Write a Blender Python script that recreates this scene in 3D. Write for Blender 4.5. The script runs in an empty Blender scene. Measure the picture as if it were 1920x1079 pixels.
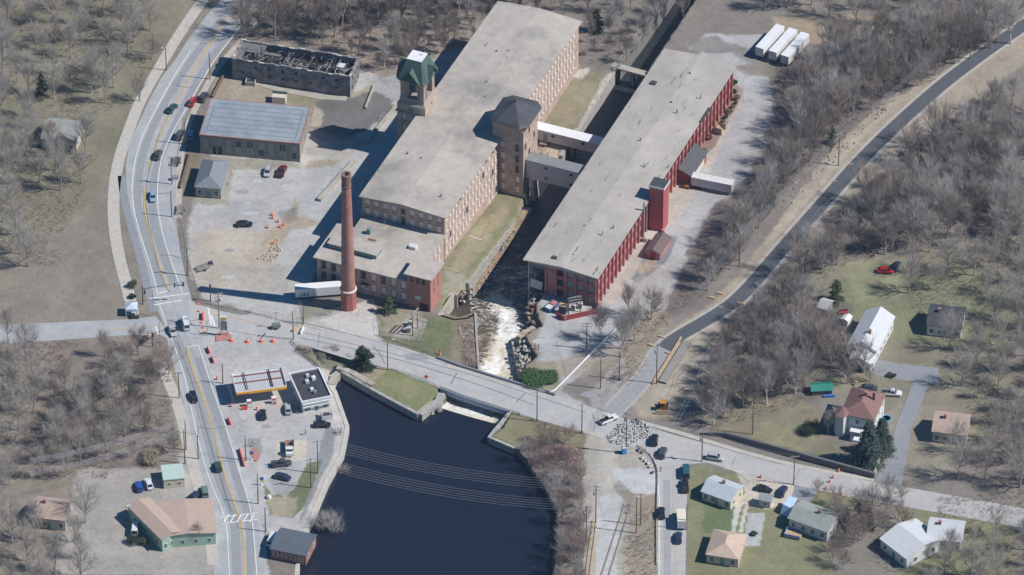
import bpy, bmesh, math, random
import numpy as np
from mathutils import Vector, Matrix
from mathutils.geometry import delaunay_2d_cdt
R = math.radians
scene = bpy.context.scene
C = scene.collection
random.seed(7)

# ------------------------------------------------------------------ camera, sky, sun, exposure
PITCH = R(38.3); FPX = 12000.0; DIST = 1714.0; CX, CY = 960.0, 539.5
CAM = Vector((0, -DIST*math.cos(PITCH), DIST*math.sin(PITCH)))
FW = Vector((0, math.cos(PITCH), -math.sin(PITCH))); UP = Vector((0, math.sin(PITCH), math.cos(PITCH)))
cd = bpy.data.cameras.new("camera"); cam = bpy.data.objects.new("camera", cd); C.objects.link(cam)
cd.sensor_width = 36; cd.lens = 36*FPX/1920; cd.clip_start = 5; cd.clip_end = 9000
cam.location = CAM; cam.rotation_euler = (R(90)-PITCH, 0, 0); scene.camera = cam

world = bpy.data.worlds.new("World"); scene.world = world; world.use_nodes = True
wt = world.node_tree; bg = wt.nodes["Background"]
sky = wt.nodes.new("ShaderNodeTexSky"); sky.sky_type = 'NISHITA'; sky.sun_disc = False
SUN_DIR = Vector((0.982, -0.19, math.tan(R(48)))).normalized()
sky.sun_elevation = R(48); sky.sun_rotation = R(101); sky.altitude = 100
sky.air_density = 1.3; sky.dust_density = 0.6; sky.ozone_density = 2.2
hs = wt.nodes.new("ShaderNodeHueSaturation"); hs.inputs['Saturation'].default_value = 1.7; wt.links.new(sky.outputs[0], hs.inputs['Color']); wt.links.new(hs.outputs[0], bg.inputs[0]); bg.inputs[1].default_value = 0.055
sl = bpy.data.lights.new("sun", 'SUN'); sl.energy = 4.3; sl.angle = R(0.55); sl.color = (1.0, 0.965, 0.925)
so = bpy.data.objects.new("sun", sl); C.objects.link(so); so.location = (200, -60, 300)
so.rotation_euler = SUN_DIR.to_track_quat('Z', 'Y').to_euler()
scene.view_settings.view_transform = 'Standard'; scene.view_settings.look = 'None'
scene.view_settings.gamma = 1; scene.view_settings.exposure = 0.25

# ------------------------------------------------------------------ survey: photo measurement -> point on the ground
def W(x, y, z=0.0):
    d = FW + Vector((1, 0, 0))*((x-CX)/FPX) - UP*((y-CY)/FPX)
    return CAM + d*((z-CAM.z)/d.z)
A0 = R(67.5); AU = Vector((math.cos(A0), math.sin(A0), 0)); AV = Vector((math.sin(A0), -math.cos(A0), 0))
OM = W(828, 409, 15); OM.z = 0
def F(u, v, z=0.0):                      # mill survey frame: u along the mills, v across to the east
    p = OM+AU*u+AV*v; return Vector((p.x, p.y, z))
def UV(p): q = Vector((p.x, p.y, 0))-OM; return q.dot(AU), q.dot(AV)

# ------------------------------------------------------------------ noise and point-in-polygon for numpy arrays
_rng = np.random.RandomState(3)
_lat = _rng.rand(256, 256)
def vnoise(x, y, s, off=0):
    x = x/s+off*17.3+500; y = y/s+off*9.1+500
    xi = np.floor(x).astype(int); yi = np.floor(y).astype(int); fx = x-xi; fy = y-yi
    fx = fx*fx*(3-2*fx); fy = fy*fy*(3-2*fy)
    a = _lat[xi % 256, yi % 256]; b = _lat[(xi+1) % 256, yi % 256]; c = _lat[xi % 256, (yi+1) % 256]; d = _lat[(xi+1) % 256, (yi+1) % 256]
    return (a*(1-fx)+b*fx)*(1-fy)+(c*(1-fx)+d*fx)*fy
def fnoise(x, y, s, off=0):
    return (vnoise(x, y, s, off)*.5+vnoise(x, y, s*.45, off+1)*.3+vnoise(x, y, s*.2, off+2)*.2)
def pip(px, py, poly):
    ins = np.zeros(px.shape, bool); n = len(poly)
    x0, x1 = min(p[0] for p in poly), max(p[0] for p in poly)
    y0, y1 = min(p[1] for p in poly), max(p[1] for p in poly)
    m = (px >= x0) & (px <= x1) & (py >= y0) & (py <= y1)
    if not m.any(): return ins
    X = px[m]; Y = py[m]; r = np.zeros(X.shape, bool)
    for i in range(n):
        ax, ay = poly[i][:2]; bx, by = poly[(i+1) % n][:2]
        if ay == by: continue
        c = ((ay > Y) != (by > Y)) & (X < (bx-ax)*(Y-ay)/(by-ay)+ax)
        r ^= c
    ins[m] = r; return ins
def pip1(x, y, poly): return bool(pip(np.array([x]), np.array([y]), poly)[0])

# ------------------------------------------------------------------ materials
MATS = {}
def mat(name, rgb, rough=.85, var=.12, scale=.6, metal=0, bump=0, spec=.4, rgb2=None, scale2=None, stretch=(1, 1, 1), lo=.4, hi=.6, trans=0):
    """base colour with noise variation; rgb2 = a second colour in patches"""
    if name in MATS: return MATS[name]
    m = bpy.data.materials.new(name); m.use_nodes = True; nt = m.node_tree; N = nt.nodes; L = nt.links
    b = N["Principled BSDF"]; b.inputs['Roughness'].default_value = rough; b.inputs['Metallic'].default_value = metal
    b.inputs['Specular IOR Level'].default_value = spec
    col = None
    if var or rgb2 or bump:
        tc = N.new("ShaderNodeTexCoord"); mp = N.new("ShaderNodeMapping"); mp.inputs['Scale'].default_value = stretch
        L.new(tc.outputs['Object'], mp.inputs[0])
    rg = N.new("ShaderNodeRGB"); rg.outputs[0].default_value = (*rgb, 1); col = rg.outputs[0]
    if rgb2:
        n2 = N.new("ShaderNodeTexNoise"); n2.inputs['Scale'].default_value = scale2 or scale; n2.inputs['Detail'].default_value = 7; n2.inputs['Roughness'].default_value = .65
        L.new(mp.outputs[0], n2.inputs['Vector'])
        rp = N.new("ShaderNodeMapRange"); rp.inputs[1].default_value = lo; rp.inputs[2].default_value = hi; L.new(n2.outputs['Fac'], rp.inputs[0])
        mx = N.new("ShaderNodeMix"); mx.data_type = 'RGBA'; L.new(rp.outputs[0], mx.inputs[0]); L.new(col, mx.inputs[6]); mx.inputs[7].default_value = (*rgb2, 1); col = mx.outputs[2]
    if var:
        n1 = N.new("ShaderNodeTexNoise"); n1.inputs['Scale'].default_value = scale; n1.inputs['Detail'].default_value = 8; n1.inputs['Roughness'].default_value = .7
        L.new(mp.outputs[0], n1.inputs['Vector'])
        r1 = N.new("ShaderNodeMapRange"); r1.inputs[1].default_value = .25; r1.inputs[2].default_value = .75; r1.inputs[3].default_value = 1-var*1.6; r1.inputs[4].default_value = 1+var*1.6; r1.clamp = False
        L.new(n1.outputs['Fac'], r1.inputs[0])
        vm = N.new("ShaderNodeVectorMath"); vm.operation = 'SCALE'; L.new(col, vm.inputs[0]); L.new(r1.outputs[0], vm.inputs['Scale']); col = vm.outputs[0]
    L.new(col, b.inputs['Base Color'])
    if bump:
        nb = N.new("ShaderNodeTexNoise"); nb.inputs['Scale'].default_value = 3; nb.inputs['Detail'].default_value = 6; L.new(mp.outputs[0], nb.inputs['Vector'])
        bp = N.new("ShaderNodeBump"); bp.inputs['Strength'].default_value = bump; bp.inputs['Distance'].default_value = .3; L.new(nb.outputs['Fac'], bp.inputs['Height']); L.new(bp.outputs[0], b.inputs['Normal'])
    MATS[name] = m; return m
def sc(c, k): return tuple(min(1, x*k) for x in c)

# ------------------------------------------------------------------ mesh building
class MB:
    def __init__(s): s.v = []; s.f = []; s.m = []
    def add(s, vs, fs, mi=0):
        o = len(s.v); s.v += [tuple(v) for v in vs]; s.f += [tuple(i+o for i in f) for f in fs]; s.m += [mi]*len(fs); return s
    def box(s, x0, x1, y0, y1, z0, z1, mi=0, M=None):
        vs = [(x0, y0, z0), (x1, y0, z0), (x1, y1, z0), (x0, y1, z0), (x0, y0, z1), (x1, y0, z1), (x1, y1, z1), (x0, y1, z1)]
        if M is not None: vs = [tuple(M @ Vector(v)) for v in vs]
        return s.add(vs, [(3, 2, 1, 0), (4, 5, 6, 7), (0, 1, 5, 4), (1, 2, 6, 5), (2, 3, 7, 6), (3, 0, 4, 7)], mi)
    def prism(s, poly, z0, z1, mi=0, top=None):
        n = len(poly); tp = top or poly
        vs = [(p[0], p[1], z0) for p in poly]+[(p[0], p[1], z1) for p in tp]
        fs = [tuple(range(n))[::-1], tuple(range(n, 2*n))]+[(i, (i+1) % n, n+(i+1) % n, n+i) for i in range(n)]
        return s.add(vs, fs, mi)
    def tube(s, a, b, r0, r1=None, n=5, mi=0, cap=True):
        a = Vector(a); b = Vector(b); r1 = r0 if r1 is None else r1
        d = b-a
        if d.length < 1e-6: return s
        d.normalize(); x = d.orthogonal().normalized(); y = d.cross(x)
        vs = []
        for c, r in ((a, r0), (b, r1)):
            for i in range(n):
                t = 2*math.pi*i/n; vs.append(c+x*(r*math.cos(t))+y*(r*math.sin(t)))
        fs = [(i, (i+1) % n, n+(i+1) % n, n+i) for i in range(n)]
        if cap: fs += [tuple(range(n))[::-1], tuple(range(n, 2*n))]
        return s.add(vs, fs, mi)
    def poly_tube(s, pts, r, n=4, mi=0):
        for a, b in zip(pts[:-1], pts[1:]): s.tube(a, b, r, r, n, mi)
        return s
    def lathe(s, prof, n=12, mi=0, c=(0, 0), ph=0):
        vs = []
        for r, z in prof:
            for i in range(n):
                t = 2*math.pi*i/n+ph; vs.append((c[0]+r*math.cos(t), c[1]+r*math.sin(t), z))
        k = len(prof)
        fs = [(j*n+i, j*n+(i+1) % n, (j+1)*n+(i+1) % n, (j+1)*n+i) for j in range(k-1) for i in range(n)]
        fs += [tuple(range(n))[::-1], tuple(range((k-1)*n, k*n))]
        return s.add(vs, fs, mi)
    def rock(s, c, r, mi=0, rnd=random):
        vs = []; fs = [(0, 2, 4), (2, 1, 4), (1, 3, 4), (3, 0, 4), (2, 0, 5), (1, 2, 5), (3, 1, 5), (0, 3, 5)]
        for d in ((1, 0, 0), (-1, 0, 0), (0, 1, 0), (0, -1, 0), (0, 0, .8), (0, 0, -.8)):
            a = rnd.uniform(.7, 1.2); vs.append((c[0]+d[0]*r*a+rnd.uniform(-.3, .3)*r, c[1]+d[1]*r*a+rnd.uniform(-.3, .3)*r, c[2]+d[2]*r*a))
        return s.add(vs, fs, mi)
    def mesh(s, name, mats):
        me = bpy.data.meshes.new(name); me.from_pydata(s.v, [], s.f)
        if not isinstance(mats, (list, tuple)): mats = [mats]
        for m in mats: me.materials.append(m)
        if len(mats) > 1: me.polygons.foreach_set('material_index', s.m)
        me.update(); return me
    def build(s, name, mats, parent=None, smooth=False):
        me = s.mesh(name, mats)
        if smooth: me.polygons.foreach_set('use_smooth', [True]*len(me.polygons))
        o = bpy.data.objects.new(name, me); C.objects.link(o); o.parent = parent; return o
def link(name, me, parent=None, loc=None, rot=None):
    o = bpy.data.objects.new(name, me); C.objects.link(o); o.parent = parent
    if loc is not None: o.location = loc
    if rot is not None: o.rotation_euler = rot
    return o
def tag(o, label=None, cat=None, group=None, kind=None):
    if label: o['label'] = label
    if cat: o['category'] = cat
    if group: o['group'] = group
    if kind: o['kind'] = kind
    return o
def thing(name, label, cat, loc=(0, 0, 0), rz=0, group=None):
    o = bpy.data.objects.new(name, None); C.objects.link(o); o.location = loc; o.rotation_euler = (0, 0, rz); o.empty_display_size = .5
    return tag(o, label, cat, group)
def copy_tree(o, parent=None):
    c = o.copy(); C.objects.link(c); c.parent = parent
    for ch in list(o.children): copy_tree(ch, c)
    return c
def sheet(name, pts, m, z=0.0, kind='structure'):
    """flat polygon laid on the ground; pts = world xy"""
    n = len(pts); vs = [Vector((p[0], p[1])) for p in pts]
    r = delaunay_2d_cdt(vs, [], [list(range(n))], 1, 1e-4)
    me = bpy.data.meshes.new(name); me.from_pydata([(v.x, v.y, z) for v in r[0]], [], [tuple(f) for f in r[2]])
    me.materials.append(m); me.update()
    if me.polygons and me.polygons[0].normal.z < 0: me.flip_normals()
    o = bpy.data.objects.new(name, me); C.objects.link(o)
    return tag(o, kind=kind)
def smooth_line(pts, it=2):
    p = [Vector(q) for q in pts]
    for _ in range(it):
        q = [p[0]]
        for a, b in zip(p[:-1], p[1:]): q += [a*.75+b*.25, a*.25+b*.75]
        q.append(p[-1]); p = q
    return p
def strip(name, line, w, m, z=0.0, kind='structure', dash=None):
    """band of width w along a world polyline"""
    p = [Vector((q[0], q[1])) for q in line]; mb = MB(); L_ = []; R_ = []
    for i, a in enumerate(p):
        d = (p[min(i+1, len(p)-1)]-p[max(i-1, 0)]).normalized(); n = Vector((-d.y, d.x))
        ww = w if not isinstance(w, (list, tuple)) else w[0]+(w[1]-w[0])*i/(len(p)-1)
        L_.append(a+n*ww/2); R_.append(a-n*ww/2)
    vs = [(q.x, q.y, z) for q in L_]+[(q.x, q.y, z) for q in R_]; n = len(p)
    fs = [(n+i, n+i+1, i+1, i) for i in range(n-1)]
    mb.add(vs, fs); o = mb.build(name, m); return tag(o, kind=kind)
def PX(pts, z=0.0): return [W(x, y, z) for x, y in pts]

# the air between the aeroplane and the town
hm = bpy.data.materials.new("thin air"); hm.use_nodes = True; hn = hm.node_tree; hn.nodes.remove(hn.nodes["Principled BSDF"])
pv = hn.nodes.new("ShaderNodeVolumePrincipled"); pv.inputs['Color'].default_value = (.42, .64, 1, 1); pv.inputs['Density'].default_value = 3.0e-5; pv.inputs['Anisotropy'].default_value = 0.0
hn.links.new(pv.outputs[0], hn.nodes["Material Output"].inputs['Volume'])
hz_ = MB().box(-3150, 3150, -3150, 4150, -11, 1085).build("haze", hm); tag(hz_, "thin blue air over the whole town", "haze", kind='stuff')
# ------------------------------------------------------------------ terrain
def uvxy(u, v): p = F(u, v); return (p.x, p.y)
POND = [tuple(W(x, y, 0)[:2]) for x, y in [(625, 712), (651, 800), (640, 850), (612, 903), (578, 985), (563, 1012), (556, 1079), (550, 1200), (1030, 1200), (1036, 1079), (1046, 1000), (1040, 950), (1015, 905), (985, 862), (964, 838), (917, 818), (943, 801), (825, 763), (822, 736), (785, 777), (692, 727), (640, 696)]]
RIVER = [tuple(W(x, y, 0)[:2]) for x, y in [(820, 733), (826, 764), (943, 802), (957, 774), (990, 742), (978, 712), (985, 685), (1006, 668), (992, 650), (984, 630), (998, 618), (1014, 611), (1006, 592), (1002, 572)]]
RIVER += [uvxy(-3.2, 30.5), uvxy(3, 30.5), uvxy(3, 25.4), uvxy(101, 25.4), uvxy(101, 19), uvxy(150, 19), uvxy(150, 11), uvxy(101, 10), uvxy(61, 10.2), uvxy(56, 7.2), uvxy(50, 7.8), uvxy(35.5, 8.2), uvxy(33, 9.6), uvxy(-4, 9.6)]
RIVER += [tuple(W(x, y, -1)[:2]) for x, y in [(858, 550), (838, 562), (826, 590), (860, 598), (892, 589), (894, 640), (898, 694)]] + [tuple(W(858, 690, 0)[:2])]
GULLY = [tuple(W(x, y, 0)[:2]) for x, y in [(583, 652), (612, 652), (650, 668), (700, 694), (668, 700), (640, 700), (618, 712), (604, 690)]]
def zstrip(u): return np.interp(u, [-14, 3, 35, 60, 97, 112], [0, -.3, -3.6, -3.3, -1.6, 0])
def Harr(X, Y):
    U = (X-OM.x)*AU.x+(Y-OM.y)*AU.y; V = (X-OM.x)*AV.x+(Y-OM.y)*AV.y
    Z = np.where((V > -5) & (V < 12.5) & (U > -14) & (U < 112), zstrip(U), 0.0)
    if True:
        gl = pip(X+(fnoise(X, Y, 2.5, 14)-.5)*1.2, Y, GULLY); Z = np.where(gl, -1.8, Z)
    # eroded pit beside the stair tower
    d = np.hypot((U-54)/5.5, (V-5.8)/4.6); Z = np.where((d < 1) & (V > 1.2), Z-2.6*(1-d**2), Z)
    wx = X+(fnoise(X, Y, 3.0, 4)-.5)*.5
    Z = np.where(pip(wx, Y, RIVER), -9.5, Z); Z = np.where(pip(X, Y, POND), -6.0, Z)
    return Z
def Hs(x, y): return float(Harr(np.array([x]), np.array([y]))[0])
def G(px, py):
    z = 0.0
    for _ in range(6):
        p = W(px, py, z); z2 = Hs(p.x, p.y)
        if z2 < -5: z2 = -5
        if abs(z2-z) < .01: break
        z = z2
    return W(px, py, z)

gravel = (.42, .405, .385); brown = (.255, .215, .175); lawn = (.175, .18, .11); dirt = (.30, .245, .185)
asph = (.27, .275, .285); lot = (.40, .395, .385); conc = (.50, .46, .40); wood = (.215, .19, .165)
PAINT = [  # polygon in survey pixels, colour, raggedness, strength
 ([(-300, -400), (2300, -400), (2300, 1500), (-300, 1500)], wood, 0, 1),
 ([(230, -50), (600, -50), (430, 64), (330, 300), (350, 560), (300, 1080), (-300, 1080), (-300, -50)], (.235, .205, .165), 10, 1),
 ([(150, -60), (350, -60), (335, 64), (245, 250), (150, 400), (0, 500), (0, -60)], (.205, .19, .135), 14, 1),
 ([(430, 64), (1100, 40), (1100, 130), (700, 150), (560, 80), (440, 100)], (.27, .225, .185), 14, 1),
 ([(355, 400), (430, 190), (440, 100), (700, 140), (760, 190), (770, 330), (600, 470), (560, 600), (480, 590), (380, 560), (352, 480)], gravel, 8, 1),
 ([(405, 135), (440, 125), (600, 180), (700, 160), (690, 200), (640, 220), (580, 205), (400, 185)], (.30, .26, .19), 10, .9),
 ([(500, 172), (650, 190), (640, 205), (560, 200)], (.19, .20, .11), 8, .6),
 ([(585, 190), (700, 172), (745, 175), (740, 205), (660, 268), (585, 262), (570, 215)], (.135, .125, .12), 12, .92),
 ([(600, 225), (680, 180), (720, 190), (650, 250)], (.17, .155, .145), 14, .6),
 ([(690, 150), (760, 135), (830, 100), (870, 90), (850, 130), (750, 190), (700, 175)], (.36, .35, .35), 8, .9),
 ([(585, 195), (610, 215), (600, 240), (580, 240)], (.38, .33, .26), 5, .9), ([(576, 245), (700, 265), (640, 300), (575, 292)], (.36, .32, .26), 10, .6),
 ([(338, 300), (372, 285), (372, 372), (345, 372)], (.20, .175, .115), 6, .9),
 ([(375, 290), (560, 305), (560, 315), (435, 320), (425, 385), (360, 385)], (.27, .25, .19), 6, .8),
 ([(575, 300), (640, 300), (560, 400), (600, 420), (545, 430), (520, 470), (480, 500), (460, 480), (520, 430), (560, 370)], (.33, .26, .18), 9, .75),
 ([(480, 470), (525, 440), (522, 480), (505, 500), (478, 495)], (.42, .33, .22), 6, .9), ([(440, 455), (520, 425), (530, 432), (450, 470)], (.36, .29, .2), 6, .6),
 ([(520, 396), (560, 390), (560, 410), (530, 420)], (.22, .2, .17), 5, .7),
 ([(380, 440), (470, 430), (520, 490), (500, 560), (400, 530)], (.45, .39, .31), 22, .8), ([(400, 390), (480, 380), (540, 400), (520, 430), (420, 430)], (.36, .35, .335), 24, .6), ([(440, 495), (530, 500), (560, 540), (460, 560)], (.34, .31, .27), 20, .6), ([(360, 430), (400, 440), (420, 540), (370, 540)], (.40, .35, .27), 14, .6),
 ([(560, 320), (640, 310), (690, 300), (600, 400), (560, 400)], (.40, .40, .40), 5, .8), ([(420, 340), (500, 400), (420, 420)], (.33, .33, .33), 25, .5),
 ([(470, 590), (570, 600), (640, 580), (640, 600), (700, 600), (720, 640), (560, 625)], (.45, .42, .39), 5, .8),
 ([(590, 600), (655, 575), (700, 560), (715, 600), (705, 640), (740, 655), (640, 625)], (.50, .47, .44), 4, .9),
 ([(560, 560), (640, 570), (620, 590), (560, 612)], (.27, .27, .2), 8, .5),
 ([(708, 590), (740, 575), (830, 592), (895, 590), (897, 700), (820, 676), (735, 652), (712, 630)], lawn, 5, 1),
 ([(718, 588), (790, 578), (800, 600), (750, 640), (715, 625)], (.30, .26, .2), 10, .8), ([(765, 590), (805, 600), (790, 642), (740, 630)], (.36, .33, .3), 5, .8),
 ([(850, 595), (895, 592), (897, 700), (850, 680)], (.25, .21, .15), 10, .85), ([(775, 620), (850, 600), (840, 660), (770, 650)], (.14, .18, .07), 10, .5),
 ([(825, 500), (925, 362), (985, 372), (975, 400), (905, 500), (880, 545), (850, 550), (824, 590), (822, 520)], (.22, .21, .125), 4, 1), ([(850, 470), (915, 400), (925, 420), (860, 500)], (.30, .265, .19), 12, .6), ([(835, 520), (875, 480), (890, 500), (850, 545)], (.31, .28, .22), 12, .6),
 ([(885, 430), (945, 385), (955, 400), (900, 480), (870, 510), (840, 520)], (.31, .27, .175), 9, .85),
 ([(822, 592), (846, 548), (856, 552), (832, 592)], conc, 2, 1), ([(838, 500), (872, 520), (862, 545), (830, 560)], (.33, .31, .25), 9, .7),
 ([(1000, 250), (1035, 200), (1090, 128), (1150, 130), (1085, 270), (1030, 300)], (.235, .215, .14), 5, 1), ([(1030, 220), (1100, 150), (1120, 160), (1060, 250)], (.30, .26, .18), 12, .6),
 ([(1085, 130), (1112, 128), (1090, 150), (1072, 145)], conc, 2, 1), ([(1062, 150), (1095, 145), (1020, 250), (1005, 235)], (.28, .25, .16), 6, .6),
 ([(1140, 132), (1152, 135), (1085, 270), (1072, 262)], (.42, .39, .34), 3, .9),
 ([(1000, 262), (1060, 262), (1050, 310), (1000, 312)], (.42, .34, .26), 5, 1), ([(1000, 262), (1030, 268), (1012, 300), (1000, 300)], (.27, .2, .14), 5, .9),
 ([(1085, 128), (1210, 152), (1240, 64), (1085, 64)], (.21, .185, .16), 8, .9),
 ([(990, 545), (1120, 520), (1270, 330), (1380, 150), (1290, 90), (1320, 64), (1450, 64), (1455, 240), (1400, 330), (1330, 400), (1290, 480), (1240, 590), (1185, 620), (1180, 640), (1050, 730), (1130, 780), (1220, 640), (1200, 760), (1100, 790), (1010, 740), (985, 720), (975, 640)], lot, 7, 1),
 ([(1370, 150), (1395, 175), (1345, 270), (1290, 325), (1280, 305)], (.27, .17, .13), 4, .9), ([(1395, 175), (1400, 178), (1352, 275), (1325, 320), (1318, 316)], (.50, .44, .34), 1, .9),
 ([(1290, 70), (1350, 72), (1450, 110), (1440, 140), (1370, 100), (1300, 105)], (.20, .19, .17), 12, .85), ([(1380, 125), (1460, 110), (1520, 130), (1500, 150), (1400, 140)], (.24, .21, .17), 10, .9),
 ([(1440, 120), (1475, 130), (1475, 220), (1445, 260), (1420, 330), (1395, 345), (1450, 220)], (.21, .185, .155), 8, .95),
 ([(1450, 110), (1700, 60), (1900, 60), (1900, 100), (1690, 205), (1560, 280), (1500, 330), (1440, 400), (1380, 480), (1330, 540), (1270, 600), (1240, 590), (1290, 480), (1330, 400), (1400, 330), (1460, 240)], (.175, .15, .13), 9, 1),
 ([(1450, 30), (1700, 30), (1650, 80), (1530, 90), (1450, 60)], (.36, .29, .2), 10, .8),
 ([(1180, 470), (1215, 450), (1240, 440), (1270, 445), (1250, 490), (1200, 530), (1170, 520)], (.21, .22, .23), 3, .95), ([(1190, 500), (1225, 485), (1235, 500), (1200, 515)], (.42, .32, .23), 6, .7),
 ([(1130, 575), (1260, 330), (1290, 350), (1160, 560)], (.48, .42, .34), 4, .6), ([(1235, 430), (1290, 340), (1315, 345), (1262, 420)], (.46, .41, .34), 5, .8),
 ([(1030, 680), (1130, 640), (1180, 650), (1120, 700), (1040, 710)], (.32, .27, .21), 12, .7), ([(985, 680), (1040, 675), (1055, 720), (1040, 742), (985, 720)], (.28, .25, .17), 6, .9),
 ([(1180, 610), (1225, 570), (1260, 600), (1245, 640), (1180, 720), (1115, 745), (1140, 690)], (.28, .235, .18), 9, .9),
 ([(1100, 740), (1140, 700), (1175, 660), (1180, 720), (1150, 760), (1110, 770)], (.38, .37, .36), 8, .6),
 ([(985, 560), (1012, 565), (1024, 600), (1010, 625), (1000, 640), (1016, 665), (1000, 690), (985, 700), (978, 640)], (.27, .20, .145), 5, .75), ([(845, 545), (890, 538), (905, 510), (918, 480), (925, 485), (900, 540), (888, 566), (850, 566)], (.30, .24, .17), 4, .8), ([(855, 600), (893, 592), (896, 690), (872, 690), (866, 640)], (.22, .175, .13), 7, .8),
 ([(1380, 180), (1450, 150), (1430, 280), (1340, 400), (1290, 440), (1330, 320)], (.34, .335, .33), 22, .55), ([(1240, 500), (1290, 480), (1240, 580), (1150, 600), (1170, 540)], (.34, .32, .29), 18, .6), ([(1030, 600), (1130, 600), (1120, 640), (1030, 650)], (.35, .345, .34), 16, .6),
 # trail corridor
 ([(1900, 60), (1990, 70), (1683, 300), (1560, 410), (1470, 520), (1390, 600), (1320, 690), (1290, 760), (1230, 790), (1190, 770), (1225, 660), (1260, 620), (1330, 570), (1390, 510), (1440, 440), (1520, 360), (1600, 260), (1683, 180)], (.33, .285, .225), 9, 1),
 ([(1255, 655), (1300, 640), (1350, 600), (1400, 570), (1370, 620), (1290, 700), (1250, 760), (1220, 760)], (.40, .35, .28), 8, .8),
 ([(1300, 600), (1390, 548), (1440, 470), (1460, 480), (1400, 560), (1290, 625)], (.38, .36, .33), 7, .6), ([(1560, 280), (1683, 170), (1683, 190), (1520, 370), (1440, 470), (1430, 455)], (.44, .38, .30), 5, .55),
 ([(1320, 650), (1400, 560), (1500, 470), (1510, 485), (1390, 610), (1310, 720)], (.26, .22, .17), 7, .7),
 # residential east
 ([(1500, 510), (1900, 440), (1900, 800), (1700, 900), (1560, 720), (1590, 660), (1540, 640)], (.225, .205, .15), 20, 1),
 ([(1560, 520), (1683, 510), (1900, 510), (1900, 660), (1683, 640), (1600, 600)], (.205, .21, .125), 10, 1), ([(1580, 490), (1690, 490), (1690, 560), (1600, 560)], (.27, .27, .165), 14, .8),
 ([(1400, 560), (1500, 520), (1600, 580), (1580, 700), (1520, 760), (1400, 740), (1330, 780), (1320, 700)], (.17, .15, .13), 14, 1),
 ([(1400, 700), (1540, 780), (1560, 830), (1640, 860), (1630, 885), (1320, 805), (1340, 740)], (.225, .20, .135), 16, .9), ([(1440, 790), (1540, 800), (1500, 850), (1400, 820)], (.24, .235, .14), 14, .7),
 ([(1500, 680), (1590, 690), (1580, 730), (1500, 720)], (.18, .165, .12), 8, .8),
 ([(1640, 800), (1683, 760), (1800, 760), (1800, 900), (1660, 900)], (.27, .24, .19), 5, .8),
 # south east homes
 ([(1300, 868), (1380, 888), (1600, 930), (1900, 960), (1900, 1200), (1290, 1200), (1290, 900)], (.21, .205, .12), 5, 1),
 ([(1318, 940), (1380, 950), (1385, 1000), (1320, 1000)], (.135, .165, .085), 4, .9), ([(1500, 930), (1620, 935), (1560, 950), (1500, 950)], (.22, .22, .12), 5, .7), ([(1560, 960), (1683, 940), (1683, 1079), (1560, 1079)], wood, 14, .9),
 ([(1380, 885), (1485, 905), (1490, 920), (1480, 945), (1440, 955), (1395, 945), (1385, 955), (1370, 945), (1398, 925)], (.50, .45, .38), 2, .95),
 ([(1378, 945), (1390, 948), (1378, 1000), (1370, 998)], (.50, .48, .43), 1, .9), ([(1396, 948), (1403, 950), (1392, 1000), (1384, 998)], (.50, .48, .43), 1, .9),
 ([(1400, 962), (1435, 962), (1425, 1024), (1392, 1024), (1400, 980)], (.40, .40, .40), 1, .95),
 # gas station
 ([(395, 600), (470, 590), (560, 612), (700, 650), (690, 690), (640, 680), (560, 645), (548, 660), (600, 690), (625, 720), (650, 800), (640, 850), (605, 905), (560, 1010), (500, 1000), (480, 940), (430, 820), (400, 720), (372, 640)], (.42, .41, .40), 3, 1),
 ([(555, 650), (700, 655), (725, 690), (700, 720), (640, 696), (600, 690)], (.20, .19, .13), 5, 1),
 ([(600, 690), (632, 700), (655, 800), (642, 850), (585, 985), (560, 1010), (590, 920), (612, 860), (630, 800)], (.50, .46, .41), 1.5, .9),
 ([(610, 800), (632, 805), (625, 850), (575, 960), (560, 985), (585, 900)], (.23, .23, .24), 3, .85),
 ([(575, 870), (605, 862), (572, 950), (550, 972), (505, 965), (490, 900), (510, 930), (550, 920)], (.16, .175, .10), 2.5, 1), ([(500, 930), (560, 935), (550, 970), (510, 968)], (.38, .33, .24), 7, .8),
 ([(517, 826), (575, 824), (576, 864), (518, 866)], (.55, .49, .40), 1, .9), ([(432, 740), (540, 735), (548, 765), (500, 768), (440, 765)], (.46, .42, .37), 2, .6),
 ([(465, 822), (490, 822), (492, 850), (485, 858), (466, 840)], (.23, .24, .21), 2, .8), ([(503, 895), (540, 900), (560, 905), (535, 935), (510, 920)], (.33, .33, .34), 2, .8),
 ([(385, 640), (400, 700), (440, 830), (470, 900), (490, 960), (505, 1080), (470, 1080), (440, 940), (400, 790)], (.42, .415, .41), 2, 1),
 ([(425, 770), (445, 770), (470, 850), (490, 930), (480, 940), (452, 860)], (.36, .355, .35), 4, .7),
 # peninsulas
 ([(640, 690), (735, 690), (840, 735), (825, 745), (785, 778), (692, 727)], (.20, .205, .10), 3, 1), ([(700, 700), (790, 720), (770, 750), (710, 720)], (.26, .24, .14), 9, .6), ([(690, 690), (730, 690), (700, 715), (660, 705)], (.33, .28, .2), 5, .8),
 ([(955, 775), (1100, 812), (1110, 850), (1090, 880), (965, 840), (915, 820)], (.23, .21, .125), 4, 1), ([(1000, 830), (1080, 830), (1090, 880), (1010, 865)], (.27, .19, .14), 9, .9),
 ([(965, 840), (1095, 882), (1100, 1200), (1030, 1200), (1050, 1000), (985, 862)], (.21, .18, .15), 4, 1),
 ([(1100, 812), (1240, 835), (1235, 900), (1232, 1200), (1095, 1200), (1090, 880)], (.37, .34, .29), 4, 1),
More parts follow.
